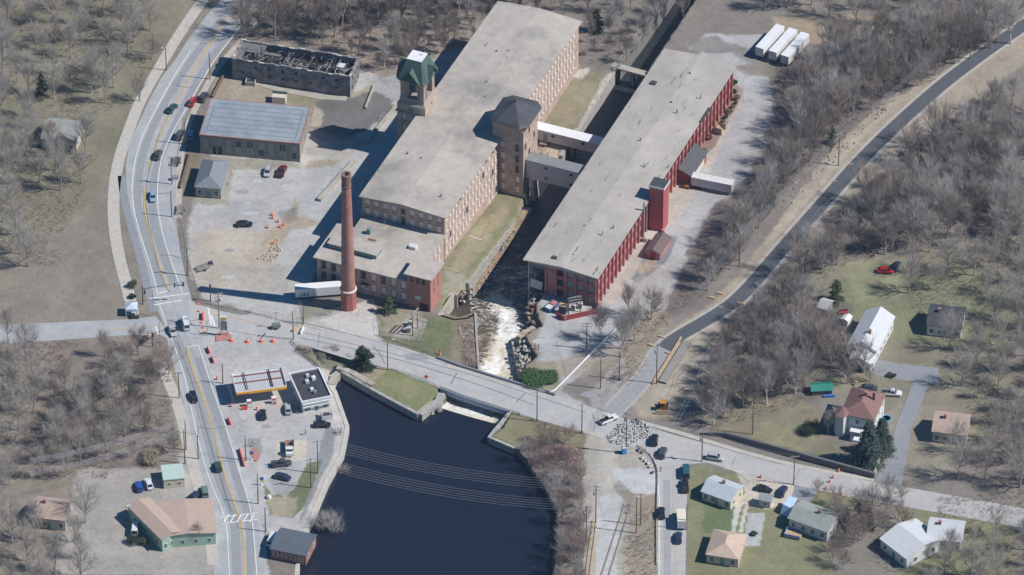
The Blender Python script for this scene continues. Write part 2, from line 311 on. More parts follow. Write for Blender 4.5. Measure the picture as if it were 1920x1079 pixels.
 ([(1130, 810), (1160, 815), (1160, 900), (1110, 1024), (1100, 1020), (1110, 900)], (.44, .41, .37), 8, .7), ([(1150, 880), (1235, 880), (1230, 935), (1160, 920)], (.47, .48, .49), 8, .9), ([(1120, 930), (1165, 925), (1150, 1200), (1110, 1200)], (.46, .46, .46), 4, .8),
 ([(1180, 940), (1232, 930), (1232, 1200), (1170, 1200)], (.30, .25, .19), 9, .9), ([(1160, 900), (1190, 930), (1180, 950), (1150, 915)], (.2, .18, .14), 5, .7),
 # south west
 ([(230, 640), (320, 660), (345, 760), (345, 880), (240, 880), (150, 900), (100, 640)], (.215, .185, .155), 8, 1), ([(305, 690), (330, 690), (360, 860), (340, 870)], (.26, .255, .16), 5, .9),
 ([(150, 880), (400, 880), (420, 1079), (100, 1079)], (.33, .31, .28), 6, 1), ([(330, 855), (365, 840), (400, 930), (360, 960)], (.38, .36, .33), 6, .8),
 ([(245, 565), (290, 565), (285, 590), (245, 595)], (.25, .215, .18), 2, .9), ([(245, 505), (270, 520), (272, 570), (245, 570)], (.22, .19, .16), 2, .9), ([(250, 625), (300, 628), (300, 662), (262, 664)], (.24, .2, .17), 2, .9),
]
def ground_colours(X, Y, Z):
    """survey pixel of every ground point -> its own material colour (albedo)"""
    dx = X-CAM.x; dy = Y-CAM.y; dz = Z-CAM.z
    k = dy*FW.y+dz*FW.z; px = CX+FPX*dx/k; py = CY-FPX*(dy*UP.y+dz*UP.z)/k
    n1 = fnoise(X, Y, 4.0, 1)-.5; n2 = fnoise(X, Y, 4.0, 6)-.5
    col = np.zeros(X.shape+(3,))
    for poly, c, soft, k_ in PAINT:
        acc = np.zeros(X.shape)
        offs = ((0, 0),) if soft <= 2 else ((0, 0), (1, .6), (-1, .5), (.2, -1))
        for ox, oy in offs:
            s = soft; acc += pip(px+(n1*s*2.6+ox*s*.35), py+(n2*s*1.7+oy*s*.2), poly)
        acc = (acc/len(offs)*k_)[..., None]
        col = col*(1-acc)+np.array(c)*acc
    a = fnoise(X, Y, 9, 8); b = fnoise(X, Y, 2.2, 9)
    col *= (1+(a-.5)*.34+(b-.5)*.26)[..., None]
    col[..., 0] *= 1+(fnoise(X, Y, 6, 12)-.5)*.12
    return np.clip(col, .01, .9)
def ground_material():
    m = bpy.data.materials.new("soil and gravel"); m.use_nodes = True; nt = m.node_tree; N = nt.nodes; L = nt.links; b = N["Principled BSDF"]
    at = N.new("ShaderNodeAttribute"); at.attribute_name = "tint"
    tc = N.new("ShaderNodeTexCoord")
    n1 = N.new("ShaderNodeTexNoise"); n1.inputs['Scale'].default_value = .9; n1.inputs['Detail'].default_value = 10; n1.inputs['Roughness'].default_value = .75; L.new(tc.outputs['Object'], n1.inputs['Vector'])
    r1 = N.new("ShaderNodeMapRange"); r1.inputs[1].default_value = .25; r1.inputs[2].default_value = .75; r1.inputs[3].default_value = .78; r1.inputs[4].default_value = 1.22; r1.clamp = False; L.new(n1.outputs['Fac'], r1.inputs[0])
    vm = N.new("ShaderNodeVectorMath"); vm.operation = 'SCALE'; L.new(at.outputs['Color'], vm.inputs[0]); L.new(r1.outputs[0], vm.inputs['Scale'])
    nc = N.new("ShaderNodeTexNoise"); nc.inputs['Scale'].default_value = .11; nc.inputs['Detail'].default_value = 5; nc.inputs['Roughness'].default_value = .6; nc.inputs['Distortion'].default_value = .8; L.new(tc.outputs['Object'], nc.inputs['Vector'])
    s1 = N.new("ShaderNodeMath"); s1.operation = 'SUBTRACT'; L.new(nc.outputs['Fac'], s1.inputs[0]); s1.inputs[1].default_value = .5
    s2 = N.new("ShaderNodeMath"); s2.operation = 'ABSOLUTE'; L.new(s1.outputs[0], s2.inputs[0])
    s3 = N.new("ShaderNodeMapRange"); s3.inputs[1].default_value = .001; s3.inputs[2].default_value = .007; s3.inputs[3].default_value = .74; s3.inputs[4].default_value = 1; L.new(s2.outputs[0], s3.inputs[0])
    v2 = N.new("ShaderNodeVectorMath"); v2.operation = 'SCALE'; L.new(vm.outputs[0], v2.inputs[0]); L.new(s3.outputs[0], v2.inputs['Scale']); L.new(v2.outputs[0], b.inputs['Base Color'])
    b.inputs['Roughness'].default_value = .95; b.inputs['Specular IOR Level'].default_value = .15
    bp = N.new("ShaderNodeBump"); bp.inputs['Strength'].default_value = .35; bp.inputs['Distance'].default_value = .15; L.new(n1.outputs['Fac'], bp.inputs['Height']); L.new(bp.outputs[0], b.inputs['Normal'])
    return m
GM = ground_material()
def grid_mesh(name, xs, ys, Z, X, Y, hole=None):
    nx, ny = len(xs), len(ys)
    co = np.stack([X, Y, Z], -1).reshape(-1, 3)
    i = np.arange(nx-1); j = np.arange(ny-1); I, J = np.meshgrid(i, j); a = (J*nx+I)
    if hole is not None: a = a[~hole]
    a = a.ravel(); q = np.stack([a, a+1, a+nx+1, a+nx], -1)
    me = bpy.data.meshes.new(name); me.vertices.add(len(co)); me.vertices.foreach_set('co', co.ravel())
    me.loops.add(q.size); me.loops.foreach_set('vertex_index', q.ravel().astype(np.int32))
    me.polygons.add(len(q)); me.polygons.foreach_set('loop_start', np.arange(0, q.size, 4, dtype=np.int32)); me.polygons.foreach_set('loop_total', np.full(len(q), 4, np.int32))
    me.update(calc_edges=True); return me
def set_tint(me, col):
    at = me.color_attributes.new("tint", 'FLOAT_COLOR', 'POINT'); c = np.ones((col.reshape(-1, 3).shape[0], 4), np.float32); c[:, :3] = col.reshape(-1, 3); at.data.foreach_set('color', c.ravel())
xs = np.arange(-185, 185.01, .5); ys = np.arange(-165, 195.01, .5); X, Y = np.meshgrid(xs, ys)
Z = Harr(X, Y)
me = grid_mesh("ground", xs, ys, Z, X, Y); set_tint(me, ground_colours(X, Y, Z)); me.materials.append(GM)
o = bpy.data.objects.new("ground", me); C.objects.link(o); tag(o, kind='structure')
xs2 = np.concatenate([np.arange(-3000, -199, 100), [-185, 0, 185], np.arange(200, 3001, 100)]); ys2 = np.concatenate([np.arange(-3000, -199, 100), [-165, 0, 195], np.arange(300, 4001, 100)])
X2, Y2 = np.meshgrid(xs2, ys2); Z2 = np.zeros(X2.shape)
xc = (xs2[:-1]+xs2[1:])/2; yc = (ys2[:-1]+ys2[1:])/2; XC, YC = np.meshgrid(xc, yc)
me = grid_mesh("far_terrain", xs2, ys2, Z2, X2, Y2, hole=(np.abs(XC) < 185) & (YC > -165) & (YC < 195)); col = np.ones(X2.shape+(3,))*np.array(wood); set_tint(me, col); me.materials.append(GM)
o = bpy.data.objects.new("far_terrain", me); C.objects.link(o); tag(o, kind='structure')

# ------------------------------------------------------------------ water
def water_mat():
    m = bpy.data.materials.new("still dark water"); m.use_nodes = True; nt = m.node_tree; N = nt.nodes; L = nt.links; b = N["Principled BSDF"]
    b.inputs['Base Color'].default_value = (.015, .018, .031, 1); b.inputs['Roughness'].default_value = .12; b.inputs['IOR'].default_value = 1.33
    tc = N.new("ShaderNodeTexCoord"); n = N.new("ShaderNodeTexNoise"); n.inputs['Scale'].default_value = .35; n.inputs['Detail'].default_value = 5; L.new(tc.outputs['Object'], n.inputs['Vector'])
    bp = N.new("ShaderNodeBump"); n3 = N.new("ShaderNodeTexNoise"); n3.inputs['Scale'].default_value = .03; n3.inputs['Detail'].default_value = 5; n3.inputs['Distortion'].default_value = 1; L.new(tc.outputs['Object'], n3.inputs['Vector'])
    r3 = N.new("ShaderNodeMapRange"); r3.inputs[1].default_value = .35; r3.inputs[2].default_value = .65; r3.inputs[3].default_value = .05; r3.inputs[4].default_value = .22; L.new(n3.outputs['Fac'], r3.inputs[0]); L.new(r3.outputs[0], b.inputs['Roughness'])
    bp.inputs['Strength'].default_value = .08; bp.inputs['Distance'].default_value = .3; L.new(n.outputs['Fac'], bp.inputs['Height']); L.new(bp.outputs[0], b.inputs['Normal']); return m
def foam_mat():
    m = bpy.data.materials.new("river water and foam"); m.use_nodes = True; nt = m.node_tree; N = nt.nodes; L = nt.links; b = N["Principled BSDF"]
    at = N.new("ShaderNodeAttribute"); at.attribute_name = "foam"; tc = N.new("ShaderNodeTexCoord")
    mp = N.new("ShaderNodeMapping"); mp.inputs['Rotation'].default_value = (0, 0, -R(78)); mp.inputs['Scale'].default_value = (.55, 1.25, 1); L.new(tc.outputs['Object'], mp.inputs[0])
    n = N.new("ShaderNodeTexNoise"); n.inputs['Scale'].default_value = .42; n.inputs['Detail'].default_value = 10; n.inputs['Roughness'].default_value = .68; n.inputs['Distortion'].default_value = 1.6; L.new(mp.outputs[0], n.inputs['Vector'])
    ad = N.new("ShaderNodeMath"); ad.operation = 'ADD'; L.new(n.outputs['Fac'], ad.inputs[0]); sp = N.new("ShaderNodeSeparateColor"); L.new(at.outputs['Color'], sp.inputs[0]); L.new(sp.outputs[0], ad.inputs[1])
    nf = N.new("ShaderNodeTexNoise"); nf.inputs['Scale'].default_value = 1.5; nf.inputs['Detail'].default_value = 8; nf.inputs['Roughness'].default_value = .75; nf.inputs['Distortion'].default_value = 2.5; L.new(mp.outputs[0], nf.inputs['Vector'])
    am = N.new("ShaderNodeMath"); am.operation = 'MULTIPLY_ADD'; L.new(nf.outputs['Fac'], am.inputs[0]); am.inputs[1].default_value = .9; am.inputs[2].default_value = -.45
    a2 = N.new("ShaderNodeMath"); a2.operation = 'ADD'; L.new(ad.outputs[0], a2.inputs[0]); L.new(am.outputs[0], a2.inputs[1])
    r = N.new("ShaderNodeMapRange"); r.inputs[1].default_value = .92; r.inputs[2].default_value = 1.14; r.interpolation_type = 'SMOOTHSTEP'; L.new(a2.outputs[0], r.inputs[0])
    n2 = N.new("ShaderNodeTexNoise"); n2.inputs['Scale'].default_value = .15; n2.inputs['Detail'].default_value = 4; L.new(tc.outputs['Object'], n2.inputs['Vector'])
    r2 = N.new("ShaderNodeMapRange"); r2.inputs[1].default_value = .42; r2.inputs[2].default_value = .6; L.new(n2.outputs['Fac'], r2.inputs[0])
    mf = N.new("ShaderNodeMix"); mf.data_type = 'RGBA'; mf.inputs[6].default_value = (.80, .79, .76, 1); mf.inputs[7].default_value = (.60, .53, .40, 1); L.new(r2.outputs[0], mf.inputs[0])
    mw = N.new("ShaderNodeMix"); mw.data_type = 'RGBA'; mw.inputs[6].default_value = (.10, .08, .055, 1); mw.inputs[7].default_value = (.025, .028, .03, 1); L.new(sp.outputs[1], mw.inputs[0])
    mx = N.new("ShaderNodeMix"); mx.data_type = 'RGBA'; L.new(r.outputs[0], mx.inputs[0]); L.new(mw.outputs[2], mx.inputs[6]); L.new(mf.outputs[2], mx.inputs[7]); L.new(mx.outputs[2], b.inputs['Base Color'])
    rr = N.new("ShaderNodeMapRange"); rr.inputs[3].default_value = .18; rr.inputs[4].default_value = .8; L.new(r.outputs[0], rr.inputs[0]); L.new(rr.outputs[0], b.inputs['Roughness'])
    bp = N.new("ShaderNodeBump"); bp.inputs['Strength'].default_value = .8; bp.inputs['Distance'].default_value = .5; L.new(n.outputs['Fac'], bp.inputs['Height']); L.new(bp.outputs[0], b.inputs['Normal']); return m
WM = water_mat(); FM = foam_mat()
cl = W(815, 762, -2); cr = W(950, 803, -2)
sheet("pond_water", [(cl.x, cl.y), (cr.x, cr.y)]+[tuple(W(x, y, -2)[:2]) for x, y in [(1000, 800), (1110, 860), (1120, 1200), (500, 1200), (520, 990), (600, 840), (600, 700), (640, 690), (700, 700), (810, 745)]], WM, -2.0)
# river: a rippled grid in the mill frame, falling from the crest of the dam to the channel between the mills
us = np.arange(-55.3, 150, .4); vs = np.arange(-6, 56, .4); U_, V_ = np.meshgrid(us, vs)
crest = -54.9+(V_-22.7)*(-.8/18.2)
zr = np.interp(U_-crest, [0, .8, 4.5, 16, 42, 60, 210], [-2.02, -2.25, -2.75, -3.5, -4.4, -5.4, -6.2])
XR = OM.x+AU.x*U_+AV.x*V_; YR = OM.y+AU.y*U_+AV.y*V_
turb = np.interp(U_, [-56, -50, -10, 5, 25, 40, 150], [.4, .9, 1.0, .7, .4, .12, .06])
zz = zr+(fnoise(XR*.8, YR, 2.4, 20)-.5)*1.1*turb*np.clip((U_-crest)/3, 0, 1)+(fnoise(XR, YR, .9, 24)-.5)*.35*turb*np.clip((U_-crest)/3, 0, 1)
def bump2(u, v, cu, cv, su, sv): return np.exp(-((u-cu)/su)**2-((v-cv)/sv)**2)
# where the white water is: a tongue from under the bridge curving up to the channel mouth
PXR = np.zeros(U_.shape); k = (YR-CAM.y)*FW.y+(zr-CAM.z)*FW.z; PXR = CX+FPX*XR/k; PYR = CY-FPX*((YR-CAM.y)*UP.y+(zr-CAM.z)*UP.z)/k
cxl = np.interp(PYR, [545, 570, 600, 640, 680, 720, 800], [915, 942, 955, 948, 935, 930, 900]); wid = np.interp(PYR, [545, 560, 600, 640, 680, 720], [30, 52, 40, 48, 56, 60])
foam = .72*np.exp(-((PXR-cxl)/wid)**2)*np.interp(PYR, [535, 560, 590, 640, 760, 810], [.15, .9, .92, 1.0, 1.15, 1.1])
foam = np.where(PYR < 535, .40*np.interp(PYR, [380, 470, 535], [.4, .85, 1]), foam); foam = np.where((PXR < 905) & (PYR > 560) & (PYR < 640), .34, foam)
foam = np.maximum(foam, .44*(PYR > 500)*(PYR < 720)); foam = np.where((PYR < 610) & (PXR < 880), .1, foam); foam += .5*np.exp(-((U_-crest-.9)/.7)**2)
foam = np.where(PYR > 735, .60+.5*np.exp(-((U_-crest-1)/.8)**2), foam)
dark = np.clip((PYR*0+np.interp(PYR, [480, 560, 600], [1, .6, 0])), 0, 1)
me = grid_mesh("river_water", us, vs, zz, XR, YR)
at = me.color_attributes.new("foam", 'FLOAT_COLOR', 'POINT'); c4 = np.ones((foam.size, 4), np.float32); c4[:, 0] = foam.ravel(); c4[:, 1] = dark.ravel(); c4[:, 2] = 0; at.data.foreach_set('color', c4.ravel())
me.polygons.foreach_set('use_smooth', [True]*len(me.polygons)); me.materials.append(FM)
me.update()
if me.polygons[0].normal.z < 0: me.flip_normals()
o = bpy.data.objects.new("river_water", me); C.objects.link(o); tag(o, kind='structure')

# ------------------------------------------------------------------ roads, paths and their paint
M_ROAD = mat("worn road asphalt", (.335, .345, .355), .9, .08, .5, rgb2=(.385, .39, .395), scale2=.12)
M_BRR = mat("pale bridge road", (.43, .42, .40), .9, .08, .5, rgb2=(.39, .385, .38), scale2=.15)
M_NEW = mat("fresh dark asphalt", (.085, .095, .108), .9, .08, 1)
M_DRV = mat("driveway asphalt", (.25, .26, .275), .9, .1, .5)
M_WALK = mat("pavement concrete", (.46, .43, .38), .9, .12, .8)
M_WH = mat("white road paint", (.72, .72, .70), .7, .22, 2); M_YE = mat("yellow road paint", (.56, .37, .12), .7, .25, 2)
M_TRACK = mat("tyre darkened lane", (.275, .285, .295), .9, .06, .6)
road_w = [(560, -60), (470, 20), (442, 62), (402, 115), (370, 170), (342, 225), (332, 290), (330, 350), (330, 410), (338, 470), (350, 530), (362, 570), (375, 620), (392, 690), (412, 760), (436, 850), (462, 925), (480, 965), (492, 1024), (500, 1100)]
road_e = [(402, 1100), (400, 1024), (384, 945), (365, 860), (350, 780), (335, 720), (318, 660), (308, 610), (286, 560), (270, 500), (250, 430), (237, 372), (236, 310), (243, 268), (272, 205), (300, 150), (330, 110), (352, 75), (395, 20), (470, -60)]
sheet("main_road", [tuple(p) for p in [W(x, y)[:2] for x, y in road_w+road_e]], M_ROAD, .03)
sheet("side_road", [tuple(W(x, y)[:2]) for x, y in [(-60, 612), (250, 599), (292, 593), (312, 618), (318, 640), (298, 626), (260, 628), (-60, 650)]], M_ROAD, .06)
sheet("bridge_road", [tuple(W(x, y)[:2]) for x, y in [(352, 560), (372, 572), (420, 585), (470, 595), (560, 614), (640, 627), (700, 637), (760, 653), (820, 673), (930, 706), (1040, 740), (1120, 768), (1250, 812), (1330, 834), (1450, 868), (1640, 904), (2040, 975), (2040, 1012), (1600, 934), (1480, 908), (1380, 884), (1325, 868), (1290, 872), (1286, 1024), (1284, 1150), (1232, 1150), (1233, 1024), (1234, 880), (1205, 845), (1130, 824), (1060, 802), (945, 770), (850, 740), (735, 693), (660, 676), (560, 645), (545, 640), (440, 622), (380, 628), (355, 600)]], M_BRR, .06)
sheet("residential_road", [tuple(W(x, y)[:2]) for x, y in [(1640, 905), (1660, 860), (1683, 790), (1720, 700), (1750, 700), (1710, 800), (1690, 915)]], M_DRV, .09)
sheet("driveway", [tuple(W(x, y)[:2]) for x, y in [(1636, 672), (1683, 682), (1760, 690), (1760, 722), (1683, 712), (1630, 700)]], M_DRV, .03)
sheet("driveway", [tuple(W(x, y)[:2]) for x, y in [(1495, 905), (1535, 918), (1518, 945), (1482, 935)]], M_DRV, .03)
trail = [(1990, 0), (1800, 130), (1683, 232), (1610, 305), (1560, 362), (1500, 430), (1450, 487), (1405, 540), (1370, 573), (1320, 604), (1270, 632), (1240, 655), (1215, 700), (1180, 740), (1145, 775)]
tl = smooth_line([W(x, y) for x, y in trail], 2)
M_EDGE = mat("pale gravel shoulder", (.40, .37, .33), .95, .2, 1.5)
strip("trail_shoulder", tl, 6.0, M_EDGE, .03)
cut = [p for p in tl if p.y > W(0, 655).y]; strip("paved_trail", cut, 4.1, M_NEW, .06); strip("gravel_trail", [p for p in tl if p.y <= W(0, 648).y], 4.6, mat("dusty old asphalt", (.30, .30, .305), .9, .15, .8), .06)
strip("pavement", smooth_line([W(x, y) for x, y in [(395, -20), (336, 64), (300, 125), (262, 190), (245, 235), (225, 290), (214, 345), (212, 410), (222, 480), (240, 545), (250, 592)]], 2), 3.2, M_WALK, .045)
strip("pavement", smooth_line([W(x, y) for x, y in [(560, -100), (468, 62), (408, 125), (372, 190), (350, 240), (337, 300), (335, 360), (334, 410)]], 2), 1.8, mat("sandy kerb strip", (.43, .39, .33), .95, .16, .8), .075)
strip("pavement", smooth_line([W(x, y) for x, y in [(305, 690), (335, 760), (356, 850), (375, 920), (392, 980), (400, 1060)]], 2), 3.0, M_WALK, .045)
strip("pavement", smooth_line([W(x, y) for x, y in [(228, 330), (233, 375), (247, 430), (262, 480), (272, 520), (281, 560), (290, 585)]], 1), 2.2, M_DRV, .045)
strip("pavement", smooth_line([W(x, y) for x, y in [(840, 685), (940, 712), (1035, 741)]], 1), 1.5, mat("bridge footway concrete", (.50, .45, .38), .9, .1, .8), .09)
strip("pavement", [W(x, y) for x, y in [(1090, 806), (1130, 820)]], 1.6, M_WALK, .09)
strip("pavement", smooth_line([W(x, y) for x, y in [(1200, 792), (1260, 808), (1330, 829), (1420, 856), (1520, 880), (1640, 900)]], 1), 1.4, M_WALK, .09)
strip("pavement", smooth_line([W(x, y) for x, y in [(1360, 875), (1380, 880), (1395, 890), (1410, 900)]], 1), 2, M_WALK, .09)
def line(pts, w, m, z=.10, it=2): return strip("road_marking", smooth_line([W(x, y) for x, y in pts], it), w, m, z)
line([(470, -20), (425, 40), (392, 86), (360, 138), (325, 202), (300, 250), (288, 285), (277, 312)], .42, M_YE); line([(270, 350), (270, 380), (276, 425), (291, 475), (305, 515), (317, 547)], .42, M_YE)
line([(350, 652), (363, 700), (385, 752), (405, 830), (425, 905), (448, 965), (457, 1010), (458, 1080)], .42, M_YE)
line([(470, 20), (442, 64), (400, 115), (366, 175), (336, 225), (312, 272), (299, 312), (294, 360), (297, 400), (306, 445), (321, 492), (334, 528), (342, 550)], .22, M_WH)
line([(358, 95), (325, 145), (290, 210), (264, 260), (250, 315), (246, 372), (262, 440), (283, 500), (296, 555)], .22, M_WH)
line([(299, 573), (320, 630), (345, 700), (353, 742), (375, 842), (396, 912), (425, 972), (430, 1080)], .22, M_WH)
line([(350, 652), (372, 648)], .3, M_WH, it=0); line([(372, 648), (386, 692), (405, 750), (421, 792), (441, 862), (461, 922), (473, 970), (482, 1080)], .22, M_WH)
line([(280, 561), (355, 551)], .35, M_WH, it=0); line([(288, 573), (341, 564)], .35, M_WH, it=0); line([(295, 551), (318, 546)], .35, M_WH, it=0)
line([(413, 971), (483, 962)], .3, M_WH, it=0); line([(416, 983), (486, 974)], .3, M_WH, it=0)
for x in (425, 437, 449, 461, 473): line([(x-5, 980), (x+4, 965)], .35, M_WH, .13, it=0)
line([(390, 577), (396, 610)], .5, M_WH, it=0); line([(396, 592), (403, 613)], .5, M_WH, it=0); line([(400, 591), (440, 596), (510, 616)], .25, M_YE)
line([(255, 628), (288, 629)], .3, M_WH, it=0); line([(292, 613), (297, 628)], .4, M_WH, it=0); line([(200, 620), (287, 612)], .2, M_YE, it=0)
line([(1268, 1080), (1267, 1000), (1262, 930), (1265, 880)], .22, mat("faded yellow paint", (.5, .40, .24), .8, .2, 2), it=1); line([(1236, 1080), (1236, 900), (1228, 868)], .2, M_WH, it=1)
for x, y in [(1594, 308), (1564, 340), (1515, 392), (1470, 440), (1433, 482), (1352, 576)]: line([(x-4, y), (x+5, y)], .35, mat("pale red survey paint", (.48, .27, .22), .8, .2, 2), it=0)
M_DIRT = mat("old tar patch", (.20, .205, .215), .9, .15, 1)
for a, b, w in [((862, 728), (900, 738), .0)]: pass
line([(845, 721), (857, 700)], .35, M_DIRT); line([(968, 755), (985, 738)], .35, M_DIRT)
line([(560, 622), (700, 655), (860, 695), (1010, 745), (1100, 775)], .18, M_DIRT); line([(570, 606), (680, 632), (800, 672), (900, 700)], .12, M_DIRT)
# tyre-darkened lanes of the main road
line([(495, -20), (445, 45), (408, 92), (375, 142), (345, 200), (318, 255), (298, 300), (286, 350), (284, 400), (300, 460), (325, 530)], 2.1, M_TRACK, .045); line([(420, 30), (350, 125), (305, 200), (270, 275), (258, 340), (258, 390), (275, 450), (305, 540)], 2.1, M_TRACK, .045)
line([(318, 600), (345, 670), (365, 730), (390, 820), (412, 905), (440, 965), (445, 1080)], 2.3, M_TRACK, .045); line([(372, 670), (395, 745), (425, 835), (450, 920), (468, 970), (470, 1080)], 1.9, M_TRACK, .045)
line([(1251, 1080), (1250, 900)], 1.8, mat("lane wear", (.33, .325, .32), .9, .1, .6), .075)

# long sealed cracks, patches and stains of the old paving
rnd = random.Random(12)
M_SEAL = mat("crack sealer", (.20, .205, .215), .8, .15, 2); M_PATCH = mat("old asphalt patch", (.29, .295, .305), .9, .12, 1); M_PATCHL = mat("pale concrete patch", (.44, .435, .42), .9, .12, 1); M_OIL = mat("oily stain", (.20, .20, .205), .7, .2, 1)
def blob(name, x, y, rx, ry, m, z, seed):
    rn = random.Random(seed); c = W(x, y); k = 14; pts = [(c.x+rx*rn.uniform(.65, 1.1)*math.cos(6.283*i/k), c.y+ry*rn.uniform(.65, 1.1)*math.sin(6.283*i/k)) for i in range(k)]; return sheet(name, pts, m, z)
for i, (x, y, rx, ry) in enumerate([(597, 790, 1.6, .9), (560, 765, 1.2, .8), (500, 800, 1.3, 1.0), (470, 700, 1.6, .8), (455, 790, 1.0, .6), (530, 830, 1.4, .7), (420, 345, 1.6, 1.2), (455, 360, 2.2, 1.2), (430, 470, 1.8, 1), (600, 590, 2, 1), (1330, 250, 1.6, 1), (1408, 190, 1.0, .8), (1070, 630, 2.6, 1.2), (1120, 600, 2.4, 1.1), (1105, 740, 2.6, 1.4)]): blob("paving_stain", x, y, rx, ry, M_OIL if i % 3 == 0 else M_PATCH, .024+.0, i)
for i, (x, y, rx, ry) in enumerate([(484, 340, 1.8, 1.1), (542, 352, 2.6, 1.8), (470, 400, 3.0, 1.2), (430, 520, 2.5, 1), (620, 350, 2.6, 2), (1290, 420, 3, 2), (1020, 640, 3, 1.4)]): blob("paving_patch", x, y, rx, ry, M_PATCHL, .022, 40+i)
for pts in [[(262, 360), (300, 365), (326, 360)], [(300, 480), (318, 478), (340, 485)], [(312, 600), (340, 606), (372, 600)], [(355, 720), (385, 716), (404, 722)], [(372, 800), (395, 806), (425, 800)], [(395, 870), (420, 864), (446, 868)], [(700, 650), (716, 668), (722, 685)], [(1110, 775), (1118, 795), (1112, 812)], [(1380, 858), (1372, 872)], [(1500, 880), (1490, 900)], [(600, 625), (596, 650)], [(330, 160), (352, 166), (372, 160)]]: strip("sealed_crack", smooth_line([W(x, y) for x, y in pts], 1), .13, M_SEAL, .135)
for pts in [[(300, 250), (275, 330), (272, 400), (300, 500)], [(335, 640), (370, 740), (400, 850), (432, 960)], [(560, 634), (700, 662), (850, 705), (1000, 760)]]: strip("sealed_crack", smooth_line([W(x+rnd.uniform(-3, 3), y) for x, y in pts], 2), .12, M_SEAL, .137)
for x0, x1, y0, y1 in ((338, 352, 676, 690), (404, 416, 872, 884), (281, 293, 430, 444), (760, 800, 664, 676)): sheet("road_patch", [tuple(W(x, y)[:2]) for x, y in ((x0, y0), (x1, y0), (x1+3, y1), (x0+3, y1))], M_PATCH, .09)
# ------------------------------------------------------------------ shared building materials
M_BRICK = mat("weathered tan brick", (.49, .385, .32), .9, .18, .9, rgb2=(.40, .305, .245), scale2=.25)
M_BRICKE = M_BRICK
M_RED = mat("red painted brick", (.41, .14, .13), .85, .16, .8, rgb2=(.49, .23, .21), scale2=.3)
M_REDD = mat("dark red paint", (.30, .055, .05), .8, .12, .8)
M_REDB = mat("chimney red brick", (.34, .16, .13), .9, .16, .7, rgb2=(.38, .21, .175), scale2=.2)
M_REDT = mat("red tower brick", (.42, .19, .155), .9, .15, .8)
M_STONE = mat("grey rubble stone", (.36, .345, .315), .95, .25, 1.1, bump=.4)
M_BROWNST = mat("brownish tower stone", (.33, .285, .245), .95, .2, 1.2)
M_STONED = mat("dark weathered stone", (.20, .19, .175), .95, .3, .9, bump=.4)
M_CONC = mat("old concrete", (.44, .41, .36), .95, .15, .8, rgb2=(.34, .31, .26), scale2=.4)
M_ROOF = mat("tar and gravel roof", (.45, .405, .355), .95, .1, .35, rgb2=(.27, .25, .225), scale2=.06, lo=.46, hi=.66)
M_BOARD = mat("pale pink window boards", (.74, .63, .59), .8, .07, 1)
M_BOARDG = mat("greenish dark glazing", (.05, .075, .08), .35, .2, 1)
M_GLASS = mat("dark window glass", (.03, .035, .045), .15, .2, 1, spec=.6)
M_TRIM = mat("white window stone", (.60, .53, .47), .85, .1, 1)
M_WHITE = mat("white metal panel", (.72, .73, .74), .6, .05, .8)
M_OFFW = mat("dirty white metal", (.62, .62, .60), .7, .12, .8)
M_GREEN = mat("green copper", (.07, .115, .10), .6, .15, .6); M_SLATE = mat("dark slate", (.062, .066, .075), .6, .18, .8)
M_TEAL = mat("teal painted wood", (.13, .25, .22), .8, .15, 1)
M_STEEL = mat("galvanised steel", (.38, .40, .42), .5, .1, 1, metal=.5)
M_RUST = mat("rusty iron", (.22, .10, .06), .9, .3, 2); M_BLACK = mat("black rubber", (.02, .02, .022), .8, 0)
M_WOOD = mat("weathered brown wood", (.17, .12, .085), .9, .2, 1.5); M_WOODG = mat("grey timber", (.30, .28, .255), .9, .2, 1.5)
M_CHAR = mat("charred timber", (.055, .05, .05), .95, .4, 1.5); M_TAN = mat("tan timber", (.45, .33, .20), .9, .2, 1.5)
M_ORANGE = mat("orange plastic", (.85, .13, .035), .6, .1, 1); M_WIRE = mat("wire", (.34, .36, .38), .6, 0)

def roof_scars():
    """tar and gravel with dark torn streaks running along the roof (local x)"""
    m = mat("torn membrane roof", (.45, .41, .365), .95, .07, .3, rgb2=(.37, .34, .305), scale2=.06).copy(); m.name = "torn membrane roof scars"
    nt = m.node_tree; N = nt.nodes; L = nt.links; b = N["Principled BSDF"]; src = b.inputs['Base Color'].links[0].from_socket
    tc = N.new("ShaderNodeTexCoord"); mp = N.new("ShaderNodeMapping"); mp.inputs['Scale'].default_value = (.3, 1.3, 1); L.new(tc.outputs['Object'], mp.inputs[0])
    n = N.new("ShaderNodeTexNoise"); n.inputs['Scale'].default_value = .62; n.inputs['Detail'].default_value = 6; n.inputs['Roughness'].default_value = .7; L.new(mp.outputs[0], n.inputs['Vector'])
    r = N.new("ShaderNodeMapRange"); r.inputs[1].default_value = .605; r.inputs[2].default_value = .63; L.new(n.outputs['Fac'], r.inputs[0])
    w = N.new("ShaderNodeTexNoise"); w.inputs['Scale'].default_value = .07; w.inputs['Detail'].default_value = 2; L.new(tc.outputs['Object'], w.inputs['Vector'])
    rw = N.new("ShaderNodeMapRange"); rw.inputs[1].default_value = .47; rw.inputs[2].default_value = .55; L.new(w.outputs['Fac'], rw.inputs[0])
    mu = N.new("ShaderNodeMath"); mu.operation = 'MULTIPLY'; L.new(r.outputs[0], mu.inputs[0]); L.new(rw.outputs[0], mu.inputs[1])
    mx = N.new("ShaderNodeMix"); mx.data_type = 'RGBA'; L.new(mu.outputs[0], mx.inputs[0]); L.new(src, mx.inputs[6]); mx.inputs[7].default_value = (.17, .16, .15, 1); L.new(mx.outputs[2], b.inputs['Base Color'])
    return m
M_SCAR = roof_scars()

